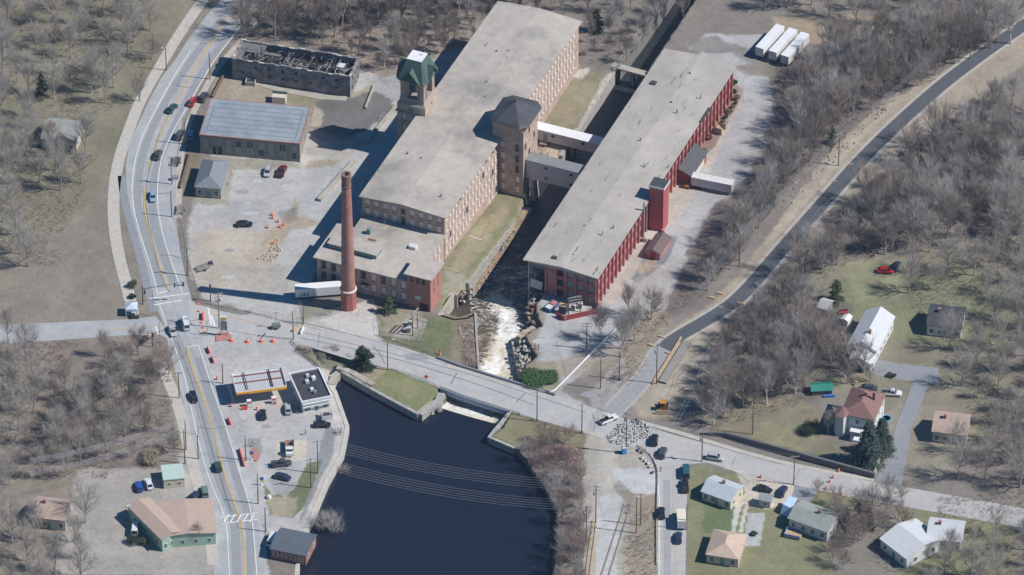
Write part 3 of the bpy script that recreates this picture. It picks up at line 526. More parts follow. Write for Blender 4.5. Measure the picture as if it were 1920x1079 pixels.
def facade(mb, P0, P1, z0, z1, us, zs, w, h, depth=.28, mi=0, skip=None):
    """wall skin from P0 to P1 (outside on the right hand when walking P0->P1) with recessed openings centred at us x zs"""
    P0 = Vector((P0[0], P0[1], 0)); P1 = Vector((P1[0], P1[1], 0)); d = (P1-P0); Ln = d.length; d.normalize(); nrm = Vector((d.y, -d.x, 0))
    ub = sorted(set([0, Ln]+[u+s*w/2 for u in us for s in (-1, 1)])); zb = sorted(set([z0, z1]+[min(max(z+s*h/2, z0), z1) for z in zs for s in (-1, 1)]))
    def op(u, z):
        for a, uu in enumerate(us):
            if abs(u-uu) < w/2:
                for b, z_ in enumerate(zs):
                    if abs(z-z_) < h/2: return not (skip and skip(a, b))
        return False
    def P(u, z, dd=0): q = P0+d*u-nrm*dd; return (q.x, q.y, z)
    for a, b in zip(ub[:-1], ub[1:]):
        for c, e in zip(zb[:-1], zb[1:]):
            if b-a < 1e-6 or e-c < 1e-6: continue
            if op((a+b)/2, (c+e)/2):
                mb.add([P(a, c), P(b, c), P(b, e), P(a, e), P(a, c, depth), P(b, c, depth), P(b, e, depth), P(a, e, depth)], [(0, 1, 5, 4), (1, 2, 6, 5), (2, 3, 7, 6), (3, 0, 4, 7), (4, 5, 6, 7)], mi)
            else: mb.add([P(a, c), P(b, c), P(b, e), P(a, e)], [(0, 1, 2, 3)], mi)
def window_mesh(name, w, h, frame_m, pane_m, arch=True, lintel=None):
    """local: x along wall, y outward, z up, centred; set into a recess .28 deep"""
    mb = MB(); f = .09
    mb.box(-w/2+.01, w/2-.01, -.25, -.17, -h/2+.01, h/2-.01, 1)
    for x0, x1 in ((-w/2+.012, -w/2+f), (w/2-f, w/2-.012)): mb.box(x0, x1, -.16, -.09, -h/2+.012, h/2-.012, 0)
    mb.box(-w/2+f, w/2-f, -.16, -.09, -h/2+.012, -h/2+f, 0); mb.box(-w/2+f, w/2-f, -.16, -.09, h/2-f, h/2-.012, 0)
    mb.box(-w/2-.12, w/2+.12, .01, .09, -h/2-.16, -h/2-.01, 2)
    if arch: mb.box(-w/2-.1, w/2+.1, .01, .05, h/2+.02, h/2+.3, 2)
    return mb.mesh(name, [frame_m, pane_m, lintel or M_TRIM])
def merge_meshes(name, items, mats):
    """items: (mesh, Matrix) -> one mesh"""
    mb = MB()
    for me, M in items:
        o = len(mb.v); mb.v += [tuple(M @ v.co) for v in me.vertices]
        for p in me.polygons: mb.f.append(tuple(i+o for i in p.vertices)); mb.m.append(p.material_index)
    return mb.mesh(name, mats)

# ================================================================== the tan brick mill
ZR = A0                     # local x = along the mill, local -y = towards the channel
mill = thing("textile_mill", "long tan brick mill of many boarded windows with flat gravel roof and two towers", "mill", F(0, 0, 0), ZR)
def LM(u, v, z=0): return (u, -v, z)
U0, U1, V0, V1 = 1.2, 97.2, -23.8, .3; EZ = 14.7
wl = MB()
rows = [13.3-3.73*i for i in range(5)]
eu = [1.9+2.27*i for i in range(41)]; eu = [u for u in eu if u < U1-U0-1]
def eskip(a, b): return (37.3 < U0+eu[a] < 50.6) or rows[b]-1.25 < zstrip(U0+eu[a])+.3 or (b == 3 and eu[a] > 1e9)
facade(wl, LM(U0, V1), LM(U1, V1), -5, EZ, eu, rows, 1.15, 2.5, mi=1, skip=eskip)
fu = [1.55+2.62*i for i in range(9)]
facade(wl, LM(U0, V0), LM(U0, V1), -1, EZ, fu, rows[:4], 1.3, 2.6, mi=0, skip=lambda a, b: b > 1)
facade(wl, LM(U1, V1), LM(U1, V0), -3, EZ, fu, rows[:4], 1.15, 2.4, mi=0)
facade(wl, LM(U1, V0), LM(U0, V0), -1, EZ, [2+3*i for i in range(31)], rows[:4], 1.15, 2.4, mi=0)
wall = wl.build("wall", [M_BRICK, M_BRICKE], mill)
rf = MB(); ov = .7; ry = (V0+V1)/2
y0, y1, ym = -(V1+ov), -(V0-ov), -ry
rf.add([(U0-ov, y0, EZ), (U1+ov, y0, EZ), (U1+ov, ym, EZ+1.0), (U0-ov, ym, EZ+1.0), (U1+ov, y1, EZ), (U0-ov, y1, EZ),
        (U0-ov, y0, EZ-.3), (U1+ov, y0, EZ-.3), (U1+ov, y1, EZ-.3), (U0-ov, y1, EZ-.3)],
       [(0, 1, 2, 3), (3, 2, 4, 5), (6, 7, 1, 0), (7, 8, 4, 2, 1), (8, 9, 5, 4), (9, 6, 0, 3, 5), (9, 8, 7, 6)])
rf.build("roof", M_ROOF, mill)
WB = window_mesh("window", 1.15, 2.5, M_BOARD, M_BOARD); WD = window_mesh("window", 1.15, 2.5, M_WOOD, M_BOARDG); WBf = window_mesh("window", 1.3, 2.6, M_BOARD, M_BOARD, lintel=M_REDB); WDf = window_mesh("window", 1.3, 2.6, M_REDB, M_BOARDG, lintel=M_REDB)
n = 0; rest = []
RE = -math.pi/2-0
rng = random.Random(5)
def wplace(me, x, y, z, rz, parent, name="window"): return link(name, me, parent, (x, y, z), (0, 0, rz))
for a, u in enumerate(fu):
    for b in range(2): wplace(WDf if a == 4 else WBf, U0, -(V0+u), rows[b], R(90), mill); n += 1
for a, u in enumerate(eu):
    for b, z in enumerate(rows):
        if eskip(a, b): continue
        me_ = WD if rng.random() < .10 else WB
        if n < 100: wplace(me_, U0+u, -V1, z, R(180), mill); n += 1
        else: rest.append((me_, Matrix.Translation((U0+u, -V1, z)) @ Matrix.Rotation(R(180), 4, 'Z')))
# windows on the north and west walls belong to the same run
for a, u in enumerate(fu):
    for b in range(4): rest.append((WB, Matrix.Translation((U1, -(V1-u), rows[b])) @ Matrix.Rotation(R(-90), 4, 'Z')))
for u in [2+3*i for i in range(31)]:
    for b in range(4): rest.append((WB, Matrix.Translation((U1-u, -V0, rows[b]))))
tag(link("window", merge_meshes("window_run", rest, [M_BOARD, M_BOARD, M_TRIM]), mill), kind='stuff')
# --- stair tower on the channel side
st = MB(); TU0, TU1, TV0, TV1 = 39.2, 49.4, -.4, 7.5
sz = [16.6, 12.6, 9.0, 5.4, 1.9, -1.5]
def swall(P0, P1, us, mi, sk=None): facade(st, P0, P1, -8.5, 21.0, us, sz[0:6], 1.1, 2.2, mi=mi, skip=sk)
swall(LM(TU0, -1.5), LM(TU0, TV1), [3.0, 7.2], 0, lambda a, b: (b == 0))
swall(LM(TU0, TV1), LM(TU1, TV1), [1.6, 4.2, 7.6], 1, lambda a, b: (a+b) % 2 == 0 or b == 5)
swall(LM(TU1, TV1), LM(TU1, -1.5), [2.0, 6.0], 0, lambda a, b: b == 0 or b > 4)
swall(LM(TU1, -1.5), LM(TU0, -1.5), [5], 0, lambda a, b: b > 0)
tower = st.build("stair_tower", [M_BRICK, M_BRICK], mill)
def ngon_rect(x0, x1, y0, y1, c): return [(x0+c, y0), (x1-c, y0), (x1, y0+c), (x1, y1-c), (x1-c, y1), (x0+c, y1), (x0, y1-c), (x0, y0+c)]
e0 = ngon_rect(TU0-1.5, TU1+1.5, -TV1-1.5, 1.5+1.0, 2.1); e1 = ngon_rect(TU0-.05, TU1+.05, -TV1-.05, 1.55, .35)
MB().prism(e1, 18.0, 20.4, 0, top=ngon_rect(TU0-1.0, TU1+1.0, -TV1-1.0, 2.0, 1.8)).build("flared_cornice", mat("tan render", (.37, .30, .235), .9, .12, .8), tower)
tr = MB(); tr.prism(e0, 20.4, 20.85, 1); cxm, cym = (TU0+TU1)/2, (1.5-TV1)/2-.0
def scl(p, k): return [((x-cxm)*k+cxm, (y-cym)*k+cym) for x, y in p]
tr.prism(e0, 20.85, 21.3, 0, top=scl(e0, .93)); tr.prism(scl(e0, .93), 21.3, 22.6, 0, top=scl(e0, .48)); tr.prism(scl(e0, .48), 22.6, 24.2, 0, top=scl(e0, .06)); tr.lathe([(.3, 24.2), (.25, 24.9), (.4, 25.0), (.05, 25.5)], 6, 0, (cxm, cym))
tr.build("tower_roof", [M_SLATE, mat("rust brown gutter", (.30, .20, .17), .8, .1, 1)], tower)
WT = window_mesh("window", 1.1, 2.2, M_BOARD, M_BOARD, lintel=M_REDB); WTD = window_mesh("window", 1.1, 2.2, M_WOOD, M_BOARDG, lintel=M_REDB)
for b in range(1, 6):
    for a, u in enumerate([3.0, 7.2]): wplace(WTD if (a == 1 and b < 4) else WT, TU0, -(-1.5+u), sz[b], R(90), tower)
for b in range(0, 5):
    for a, u in enumerate([1.6, 4.2, 7.6]):
        if (a+b) % 2: wplace(WTD, TU0+u, -TV1, sz[b], R(180), tower)
wplace(WTD, TU0, -3.6, 18.4, R(90), tower)
MB().prism([(TU0-.2, -TV1), (TU0-.2, -TV1-.1), (TU0+1.4, -TV1-.1), (TU0+1.4, -TV1)], -8.5, -1.5, 0, top=[(TU0-.2, -TV1), (TU0-.2, -TV1-.02), (TU0+1.4, -TV1-.02), (TU0+1.4, -TV1)]).prism([(TU0-.4, -TV1+.3), (TU0-.4, -TV1-2.4), (TU0+.9, -TV1-2.4), (TU0+.9, -TV1+.3)], -8.5, -2.2, 0, top=[(TU0-.2, -TV1+.2), (TU0-.2, -TV1-.7), (TU0+.7, -TV1-.7), (TU0+.7, -TV1+.2)]).build("buttress", M_CONC, tower)
# --- bell tower on the yard side
BU0, BU1, BV0, BV1 = 40.2, 49.2, -30.3, -21.9
bt = MB(); bz = [12.9, 9.2, 5.5, 1.9]
facade(bt, LM(BU0, BV0), LM(BU0, BV1), -1, 17.2, [2.0, 5.6], bz, 1.15, 2.3, mi=0)
facade(bt, LM(BU0, BV1), LM(BU1, BV1), 10, 17.2, [4.6], [16.2], .7, 1.4, mi=1)
facade(bt, LM(BU1, BV1), LM(BU1, BV0), -1, 17.2, [2.5, 6], bz, 1.15, 2.3, mi=0); facade(bt, LM(BU1, BV0), LM(BU0, BV0), -1, 17.2, [2.5, 6.5], bz, 1.15, 2.3, mi=0)
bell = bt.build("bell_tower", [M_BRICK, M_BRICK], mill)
def brect(k, s=0): return [(BU0+k, -BV1+k), (BU1-k, -BV1+k), (BU1-k, -BV0-k), (BU0+k, -BV0-k)]
MB().prism(brect(-.05), 17.2, 18.6, 0, top=brect(.9)).prism(brect(.55), 18.6, 19.1, 0, top=brect(.6)).prism(brect(-.35), 14.6, 14.95, 0).build("stone_cornice", M_BROWNST, bell)
MB().lathe([(.75, -.12), (.75, .12)], 14).build("clock_face_recess", M_STONED, bell).matrix_local = Matrix.Translation((BU0-.08, -(BV0+BV1)/2, 15.9)) @ Matrix.Rotation(R(90), 4, 'Y')
# belfry: four corner piers with tall arched openings, gables and a truncated green roof
bf = MB(); q = .75
bx0, bx1, by0, by1 = BU0+q, BU1-q, -BV1+q, -BV0-q
for x0, x1 in ((bx0, bx0+1.9), (bx1-1.9, bx1)):
    for y0_, y1_ in ((by0, by0+1.9), (by1-1.9, by1)): bf.box(x0, x1, y0_, y1_, 19.1, 25.4)
mxm, mym = (bx0+bx1)/2, (by0+by1)/2; hw = (bx1-bx0)/2-1.9
def gable(face):
    prof = [(-hw, 24.0), (-hw*.7, 24.9), (0, 25.5), (hw*.7, 24.9), (hw, 24.0), (hw+1.0, 25.0), (0, 28.0), (-hw-1.0, 25.0)]
    quads = [(0, 1, 6, 7), (1, 2, 6), (2, 3, 6), (3, 4, 5, 6)]
    vs = []
    for dd in (-.05, .5):
        for a, z in prof:
            if face == 0: vs.append((bx0+dd, mym+a, z))
            if face == 1: vs.append((bx1-dd, mym+a, z))
            if face == 2: vs.append((mxm+a, by0+dd, z))
            if face == 3: vs.append((mxm+a, by1-dd, z))
    fs = quads+[tuple(i+8 for i in f)[::-1] for f in quads]+[(i, i+1, i+9, i+8) for i in range(4)]
    bf.add(vs, fs, 1)
for f in range(4): gable(f)
for a in (-1, 1):   # brick jambs in the openings
    for b in (-1, 1): bf.box(mxm+a*(hw+.05)-.22, mxm+a*(hw+.05)+.22, mym+b*(by1-mym)-.12, mym+b*(by1-mym)+.12, 19.1, 24.6, 1); bf.box(mxm+b*(bx1-mxm)-.12, mxm+b*(bx1-mxm)+.12, mym+a*(hw+.05)-.22, mym+a*(hw+.05)+.22, 19.1, 24.6, 1)
belf = bf.build("belfry", [M_BROWNST, M_REDB], bell)
MB().lathe([(.75, 20.0), (.62, 20.4), (.5, 21.0), (.35, 21.5), (.1, 21.7)], 12, 0, (mxm, mym)).box(mxm-.1, mxm+.1, by0+.5, by1-.5, 21.7, 21.95).build("bell", M_STEEL, belf)
gr = MB(); eo = 1.15
def rect(x0, x1, y0_, y1_): return [(x0, y0_), (x1, y0_), (x1, y1_), (x0, y1_)]
pl = 2.15
gr.prism(ngon_rect(bx0-eo, bx1+eo, by0-eo, by1+eo, 1.0), 25.45, 31.0, 0, top=ngon_rect(mxm-pl, mxm+pl, mym-pl, mym+pl, .02))
gh = hw+1.35
for f in range(4):     # gable roofs running back into the main roof
    for s in (-1, 1):
        out, inn = -1.75, 3.6
        pr = [(0, 29.2, out), (s*gh, 25.0, out+.25), (s*gh, 25.0, .9), (0, 29.2, inn)]
        vs = []
        for t in (0, -.2):
            for a, z, dd in pr:
                vs.append([(bx0+dd, mym+a, z+t), (bx1-dd, mym+a, z+t), (mxm+a, by0+dd, z+t), (mxm+a, by1-dd, z+t)][f])
        gr.add(vs, [(0, 1, 2, 3), (7, 6, 5, 4), (0, 4, 5, 1), (1, 5, 6, 2), (2, 6, 7, 3), (3, 7, 4, 0)])
groof = gr.build("belfry_roof", M_GREEN, bell)
MB().prism(rect(mxm-pl-.05, mxm+pl+.05, mym-pl-.05, mym+pl+.05), 31.0, 31.15).build("white_roof_cap", M_WHITE, groof); MB().lathe([(.13, 31.15), (.13, 31.5)], 8, 0, (mxm+.8, mym-.8)).build("vent", M_BLACK, groof)
WBT = window_mesh("window", 1.15, 2.3, M_WOOD, M_BOARD, lintel=M_REDB)
for z in bz:
    for u in (2.0, 5.6): wplace(WBT, BU0, -(BV0+u), z, R(90), bell)

# ================================================================== boiler house
bo = thing("boiler_house", "low brick boiler house with flat gravel roof and red corner tower before the tan mill", "building", F(0, 0, 0), ZR)
w2 = MB(); bvs = [2.0+2.9*i for i in range(9)]; brow = [6.3, 2.6]; FU = -20.6
facade(w2, LM(FU, -27.6), LM(FU, -.9), -.5, 8.2, bvs, brow, 1.5, 2.5, mi=0)
facade(w2, LM(1.1, -27.6), LM(FU, -27.6), -.5, 8.2, [3, 7, 11, 15, 18.5], brow, 1.4, 2.5, mi=0)
facade(w2, LM(-13.6, .15), LM(1.1, .15), -1, 8.2, [1.6, 4.2, 6.8, 9.4, 12], brow, 1.15, 2.5, mi=1)
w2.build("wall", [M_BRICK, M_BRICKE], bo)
rr = MB(); rr.prism([LM(-21.3, -28.4)[:2], LM(-21.3, 0)[:2], LM(-13.2, .7)[:2], LM(1.15, .7)[:2], LM(1.15, -23.4)[:2], LM(-5.2, -23.4)[:2], LM(-5.2, -28.4)[:2]], 8.2, 8.55)
rr.build("roof", M_ROOF, bo)
mn = MB().box(-15.8, -11.9, 12.4, 26.2, 8.57, 9.95, 1); mn.box(-16.1, -11.6, 12.1, 26.5, 9.95, 10.15, 0); mn.build("roof_monitor", [M_ROOF, M_TEAL], bo)
sk = MB().box(-8.2, -6.6, 4.2, 6.2, 8.57, 9.5, 0); sk.build("roof_hatch", M_OFFW, bo); MB().box(-6.6, -5.4, 18.2, 19.2, 8.57, 10.2).build("roof_vent", M_TEAL, bo); MB().box(-8.8, -8.0, 15.6, 17.8, 8.57, 8.7).build("rusty_plate", M_RUST, bo)
for x, y in ((-1.5, 16), (-9, 22)): MB().tube((x, y, 8.5), (x, y, 10.8), .04).tube((x, y-.5, 10.4), (x, y+.5, 10.4), .03).build("antenna", M_STEEL, bo)
tw = MB(); facade(tw, LM(-21.2, -.9), LM(-21.2, 5.7), -1, 11.2, [1.2, 2.9, 4.6], [9.6], .95, 1.7, mi=0)
facade(tw, LM(-21.2, 5.7), LM(-14.2, 5.7), -8, 11.2, [2.2, 4.8], [7.6], .8, 5.0, depth=.15, mi=1); facade(tw, LM(-14.2, 5.7), LM(-14.2, -.9), -1, 11.2, [], [], 1, 1, mi=1); facade(tw, LM(-14.2, -.9), LM(-21.2, -.9), -1, 11.2, [], [], 1, 1, mi=0)
tower2 = tw.build("tower", [M_REDT, M_REDT], bo)
MB().prism([LM(-22, -1.7)[:2], LM(-22, 6.5)[:2], LM(-13.4, 6.5)[:2], LM(-13.4, -1.7)[:2]], 11.2, 11.5).build("tower_roof", M_ROOF, tower2)
W9 = window_mesh("window", .95, 1.7, M_WOOD, M_GLASS, arch=False, lintel=M_REDB)
for u in (1.2, 2.9, 4.6): wplace(W9, -21.2, -(-.9+u), 9.6, R(90), tower2)
WBO = window_mesh("window", 1.5, 2.5, M_REDB, M_BOARD, lintel=M_REDB); WBD = window_mesh("window", 1.5, 2.5, M_REDB, M_BOARDG, lintel=M_REDB)
for a, u in enumerate(bvs):
    for b, z in enumerate(brow): wplace(WBO if a in (5, 7, 8) or (a == 4 and b) or (a == 6 and b) else WBD, FU, -(-27.6+u), z, R(90), bo)
for u in (1.6, 4.2, 6.8, 9.4, 12):
    for z in brow: wplace(WB, -13.6+u, -.15, z, R(180), bo)
MB().box(FU-.9, FU-.02, 12.3, 14.6, 3.6, 3.8).build("door_canopy", M_SLATE, bo); MB().box(FU-.05, FU+.02, 12.7, 14.0, 0, 2.3).build("door", mat("pale blue door", (.4, .47, .56), .7), bo)
MB().box(-21.29, -21.21, -2.9, -1.2, 3.4, 4.6).build("sign_panel", M_OFFW, bo); MB().box(-21.28, -21.21, -4.9, -2.6, 0, 2.4).build("dark_doorway", M_BLACK, bo)

# ================================================================== chimney
ch = thing("mill_chimney", "tall tapering red brick chimney on an octagonal base beside the boiler house", "chimney", F(-27.4, -15.4, 0), 0)
MB().lathe([(2.15, -.2), (2.1, 5.9)], 8, 0, (0, 0), R(22.5+10)).build("octagonal_base", mat("chimney base brick", (.38, .13, .105), .9, .12, .8), ch)
MB().lathe([(2.15, 5.9), (2.3, 6.1), (2.3, 6.4), (2.0, 6.55)], 16).build("stone_band", M_TRIM, ch)
MB().lathe([(1.92, 6.5), (1.62, 22), (1.28, 39.5), (1.22, 40.2), (1.3, 40.4)], 28).build("shaft", M_REDB, ch)
MB().lathe([(1.32, 40.4), (1.34, 41.0), (1.25, 41.1), (1.25, 43.6), (1.36, 43.8), (1.36, 44.6), (.85, 44.6), (.8, 42.5)], 28).build("crown", mat("sooty brick", (.22, .14, .115), .9, .2, .8), ch)
MB().lathe([(.6, 43.0), (.6, 43.05)], 12).build("flue", M_BLACK, ch)

# ================================================================== red mill
rm = thing("red_mill", "long red painted brick mill with broken south west corner beside the torrent", "mill", F(0, 0, 0), ZR)
RU0, RU1, RV0, RV1, RZ = -1.9, 99.8, 25.4, 45.5, 10.2
rw = MB(); ru = [1.75+2.7*i for i in range(37)]; rrow = [8.3, 4.9, 1.5]
facade(rw, LM(RU0, RV1), LM(RU1, RV1), -.6, RZ, ru, rrow, 1.5, 2.3, mi=0)
sv = [1.6+2.9*i for i in range(5)]
facade(rw, LM(RU0, 30.6), LM(RU0, RV1), -.6, RZ, sv, rrow, 1.9, 2.1, mi=1, skip=lambda a, b: a == 0)
facade(rw, LM(RU1, RV1), LM(RU1, RV0), -6, RZ, sv, rrow, 1.6, 2.1, mi=1); facade(rw, LM(RU1, RV0), LM(4, RV0), -8, RZ, [2+2.7*i for i in range(34)], rrow, 1.5, 2.2, mi=1)
# torn edges of the collapsed corner
facade(rw, LM(4, RV0), LM(4, 30.6), -7, RZ, [], [], 1, 1, mi=2)
facade(rw, LM(3.6, 30.6), LM(RU0, 30.6), -6, RZ, [], [], 1, 1, mi=2)
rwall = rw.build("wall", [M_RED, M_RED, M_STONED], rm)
pil = MB()
for i in range(38): pil.box(RU0+.25+2.7*i-.22, RU0+.25+2.7*i+.22, -RV1-.55, -RV1-.002, -.6, RZ-.35, 0)
for v in (45.25, 42.6, 39.6, 36.8, 33.9, 31.0): pil.box(RU0-.35, RU0-.002, -v-.25, -v+.25, -.6, RZ-.35, 1)
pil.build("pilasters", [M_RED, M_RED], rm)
rr = MB(); y0, y1 = -(RV1+.75), -(RV0-.75); ym = (y0+y1)/2; a0, a1 = RU0-.9, RU1+.7; g = .8
rr.add([(a0, y0, RZ), (a1, y0, RZ), (a1, ym, RZ+g), (a0, ym, RZ+g), (a1, y1, RZ), (a0, y1, RZ), (a0, y0, RZ-.3), (a1, y0, RZ-.3), (a1, y1, RZ-.3), (a0, y1, RZ-.3)],
       [(0, 1, 2, 3), (3, 2, 4, 5), (6, 7, 1, 0), (7, 8, 4, 2, 1), (8, 9, 5, 4), (9, 6, 0, 3, 5), (9, 8, 7, 6)])
rroof = rr.build("roof", M_SCAR, rm)
MB().box(0, 1, -33.2, -31.8, RZ+.75, RZ+.95).build("roof_hatch", M_SLATE, rm); MB().tube((.2, -34.2, RZ+.5), (.2, -34.2, RZ+3), .05).tube((.2, -34.9, RZ+2.6), (.2, -33.5, RZ+2.6), .04).tube((.2, -34.8, RZ+2), (.2, -33.6, RZ+2), .04).build("antenna", M_STEEL, rm)
MB().box(83, 84.6, -28.8, -27.2, RZ+.32, RZ+.62).build("roof_patch", M_SLATE, rm)
rwn = window_mesh("window", 1.5, 2.3, M_RED, M_RED, arch=False, lintel=M_RED)
rwg = window_mesh("window", 1.5, 2.3, M_REDD, mat("grey painted boards", (.42, .33, .34), .8, .2, 1.2), lintel=M_RED); rwd = window_mesh("window", 1.5, 2.3, M_RED, M_REDD, arch=False, lintel=M_RED)
n = 0; rest = []
sw = window_mesh("window", 1.9, 2.1, M_RED, mat("grey green glazed boards", (.27, .31, .30), .7, .12, 1), arch=False, lintel=M_RED)
for a, v in enumerate(sv):
    for z in rrow:
        if a > 0: wplace(sw if a != 1 else window_mesh("window", 1.9, 2.1, M_REDD, M_BLACK, arch=False, lintel=M_REDD), RU0, -(30.6+v), z, R(90), rm); n += 1
for a, u in enumerate(ru):
    for b, z in enumerate(rrow):
        me_ = rwg if rng.random() < (.5 if b == 0 else .22) else (rwd if rng.random() < .12 else rwn)
        if n < 100: wplace(me_, RU0+u, -RV1, z, R(180), rm); n += 1
        else: rest.append((me_, Matrix.Translation((RU0+u, -RV1, z)) @ Matrix.Rotation(R(180), 4, 'Z')))
for u in [2+2.7*i for i in range(34)]:
    for z in rrow: rest.append((rwn, Matrix.Translation((RU1-u, -RV0, z))))
tag(link("window", merge_meshes("window_run", rest, [M_RED, M_REDD, M_RED]), rm), kind='stuff')
# collapsed corner: floors, hanging slabs and dangling posts
cp = MB()
for z in (2.8, 6.2): cp.box(-1.2, 4, -30.6, -27.5, z, z+.3, 0)
cp.box(-1.6, -1.3, -29.2, -25.8, 4.5, 7.2, 1, Matrix.Rotation(R(8), 4, 'X')); cp.box(-1.7, -1.45, -30.4, -26.4, 7.6, 9.6, 2)
rnd = random.Random(9)
for i in range(16):
    y = -30.4+rnd.random()*5; x = rnd.uniform(-1.4, 3.2); z = rnd.uniform(2.5, 9.4); cp.tube((x, y, z), (x+rnd.uniform(-1, .6), y+rnd.uniform(-1, 1), z-rnd.uniform(1.5, 4)), .09, .09, 4, rnd.choice([1, 2, 3]))
cp.build("broken_floors", [M_WOOD, M_OFFW, M_STONED, M_WOODG], rm)
MB().tube((-1.6, -25.9, -6), (-1.6, -25.9, 9.9), .14).tube((4.1, -25.6, -6), (4.1, -25.6, 9.9), .14).build("remaining_post", M_OFFW, rm)
# elevator shaft
es = MB().box(35.0, 39.0, -50.1, -46.0, -.6, 14.4, 0); shaft = es.build("elevator_shaft", mat("red sheet siding", (.43, .11, .105), .7, .08, .8, stretch=(3, 3, .1)), rm)
MB().box(34.8, 39.2, -50.3, -45.8, 14.4, 14.65).box(34.7, 39.3, -50.4, -50.25, 14.3, 14.85, 1).box(34.7, 34.85, -50.25, -45.75, 14.3, 14.85, 1).build("shaft_roof", [M_SLATE, M_OFFW], shaft)
MB().add([(33.0, -46, 10.3), (35, -46, 10.3), (35, -46.4, 10.5)], [(0, 1, 2)]).box(34.3, 35.0, -50.6, -49.9, -.1, 1.2).build("base_step", M_RED, shaft)
MB().tube((29.6, -46.6, .2), (29.6, -46.6, 12.8), .28, .28, 10, 0).build("metal_flue_pipe", M_STEEL, rm); MB().lathe([(.8, 0), (.8, 1.2), (.3, 1.5)], 10, 0, (29.6, -47.2)).build("flue_base", M_CONC, rm)
MB().box(72, 79.5, -46.6, -45.9, RZ-.28, RZ+.1).build("loading_canopy", M_SLATE, rm)
# loading shed
sh = thing("loading_shed", "dark roofed red loading shed against the middle of the red mill", "shed", F(0, 0, 0), ZR)
pr = [(56.8, -45.95), (56.8, -49.9), (69, -49.9), (69, -45.95)]
MB().add([(57.1, -46, -.1), (57.1, -49.6, -.1), (57.1, -49.6, 3.6), (57.1, -46, 4.9), (68.8, -46, -.1), (68.8, -49.6, -.1), (68.8, -49.6, 3.6), (68.8, -46, 4.9)], [(0, 3, 2, 1), (4, 5, 6, 7), (0, 1, 5, 4), (1, 2, 6, 5), (2, 3, 7, 6), (3, 0, 4, 7)]).build("wall", M_REDD, sh)
MB().add([(56.6, -45.95, 5.2), (56.6, -50.1, 3.65), (69.2, -50.1, 3.65), (69.2, -45.95, 5.2), (56.6, -45.95, 4.95), (56.6, -50.1, 3.4), (69.2, -50.1, 3.4), (69.2, -45.95, 4.95)], [(0, 1, 2, 3), (7, 6, 5, 4), (0, 4, 5, 1), (1, 5, 6, 2), (2, 6, 7, 3)]).build("roof", mat("dark shingle", (.10, .10, .105), .9, .12, 1), sh)
MB().box(60, 67, -49.75, -49.62, .2, 3).build("side_boarding", M_TRIM, sh)
# red shed
def gable_shed(name, label, cat, org, rz, L_, Wd, h, rh, wm, rmat, ov=.25, door=None):
    t = thing(name, label, cat, org, rz)
    MB().box(0, L_, 0, Wd, -.05, h, 0).add([(0, 0, h), (0, Wd, h), (0, Wd/2, h+rh)], [(0, 2, 1)]).add([(L_, 0, h), (L_, Wd, h), (L_, Wd/2, h+rh)], [(0, 1, 2)]).build("wall", wm, t)
    k = rh/(Wd/2); th = .15
    a = [(-ov, -ov, h-ov*k+.02), (L_+ov, -ov, h-ov*k+.02), (L_+ov, Wd/2, h+rh+.02), (-ov, Wd/2, h+rh+.02), (L_+ov, Wd+ov, h-ov*k+.02), (-ov, Wd+ov, h-ov*k+.02)]
    vs = [(x, y, z+th) for x, y, z in a]+a
    MB().add(vs, [(0, 1, 2, 3), (3, 2, 4, 5), (9, 8, 7, 6), (11, 10, 8, 9), (0, 6, 7, 1), (5, 4, 10, 11), (1, 7, 8, 2), (2, 8, 10, 4), (3, 9, 6, 0), (5, 11, 9, 3)]).build("roof", rmat, t)
    if door: MB().box(-.04, .0, Wd*.3, Wd*.7, 0, min(2.1, h-.1)).build("door", door, t)
    return t
s_ = gable_shed("garden_shed", "red wooden shed with brown gable roof standing on the dark pad by the red mill", "shed", F(23.0, 53.9, 0), ZR, 7.8, 4.0, 2.2, 1.1, M_RED, mat("brown shingles", (.16, .115, .105), .95, .12, 1), .3, M_REDD)
# ================================================================== covered bridges over the channel
def skybridge(label, u0, v0, u1, v1, zb, zt, wid, wm, rmat, skew=0, group="covered bridges between the two mills"):
    p = F(u0, v0); q = F(u1, v1); d = q-p; a = math.atan2(d.y, d.x); Ln = d.length
    t = thing("covered_bridge", label, "bridge", (p.x, p.y, 0), a, group)
    MB().box(0, Ln, 0, wid, zb, zt).build("wall", wm, t)
    MB().box(-.02, Ln+.02, -.15, wid/2, zt, zt+.14, 0).box(-.02, Ln+.02, wid/2, wid+.15, zt, zt+.14, 1).build("roof", [rmat, rmat], t)
    return t, Ln
t1, L1 = skybridge("long white covered footbridge with a white roof and ground level door", 63.2, .35, 63.2, 25.3, -2.0, 1.35, 3.2, mat("grey white siding", (.53, .52, .50), .7, .06, 1), M_WHITE)
for x, z in ((5.6, .2), (14.6, .2)): MB().box(x, x+.9, -.04, .0, z-.4, z+.5).build("window", M_GLASS, t1)
MB().box(3.2, 4.3, -.05, 0, -2, .3).build("door", M_WOODG, t1); MB().box(2.6, 4.6, -1.3, -.05, -2.5, -2.3).tube((2.6, -1.3, -2.3), (2.6, -1.3, -1.2), .04).tube((4.6, -1.3, -2.3), (4.6, -1.3, -1.2), .04).tube((2.6, -1.3, -1.2), (4.6, -1.3, -1.2), .04).build("wooden_steps", M_WOODG, t1)
MB().box(10.8, 12, .4, 2.8, -7.5, -2.0).build("pier", M_STONED, t1)
t2, L2 = skybridge("two storey grey white covered bridge on legs beside the stair tower", 40.6, 7.55, 40.6, 25.3, 2.2, 8.3, 3.6, mat("faded lilac white siding", (.50, .48, .50), .7, .06, 1), mat("dull grey felt", (.22, .225, .22), .9, .15, 1))
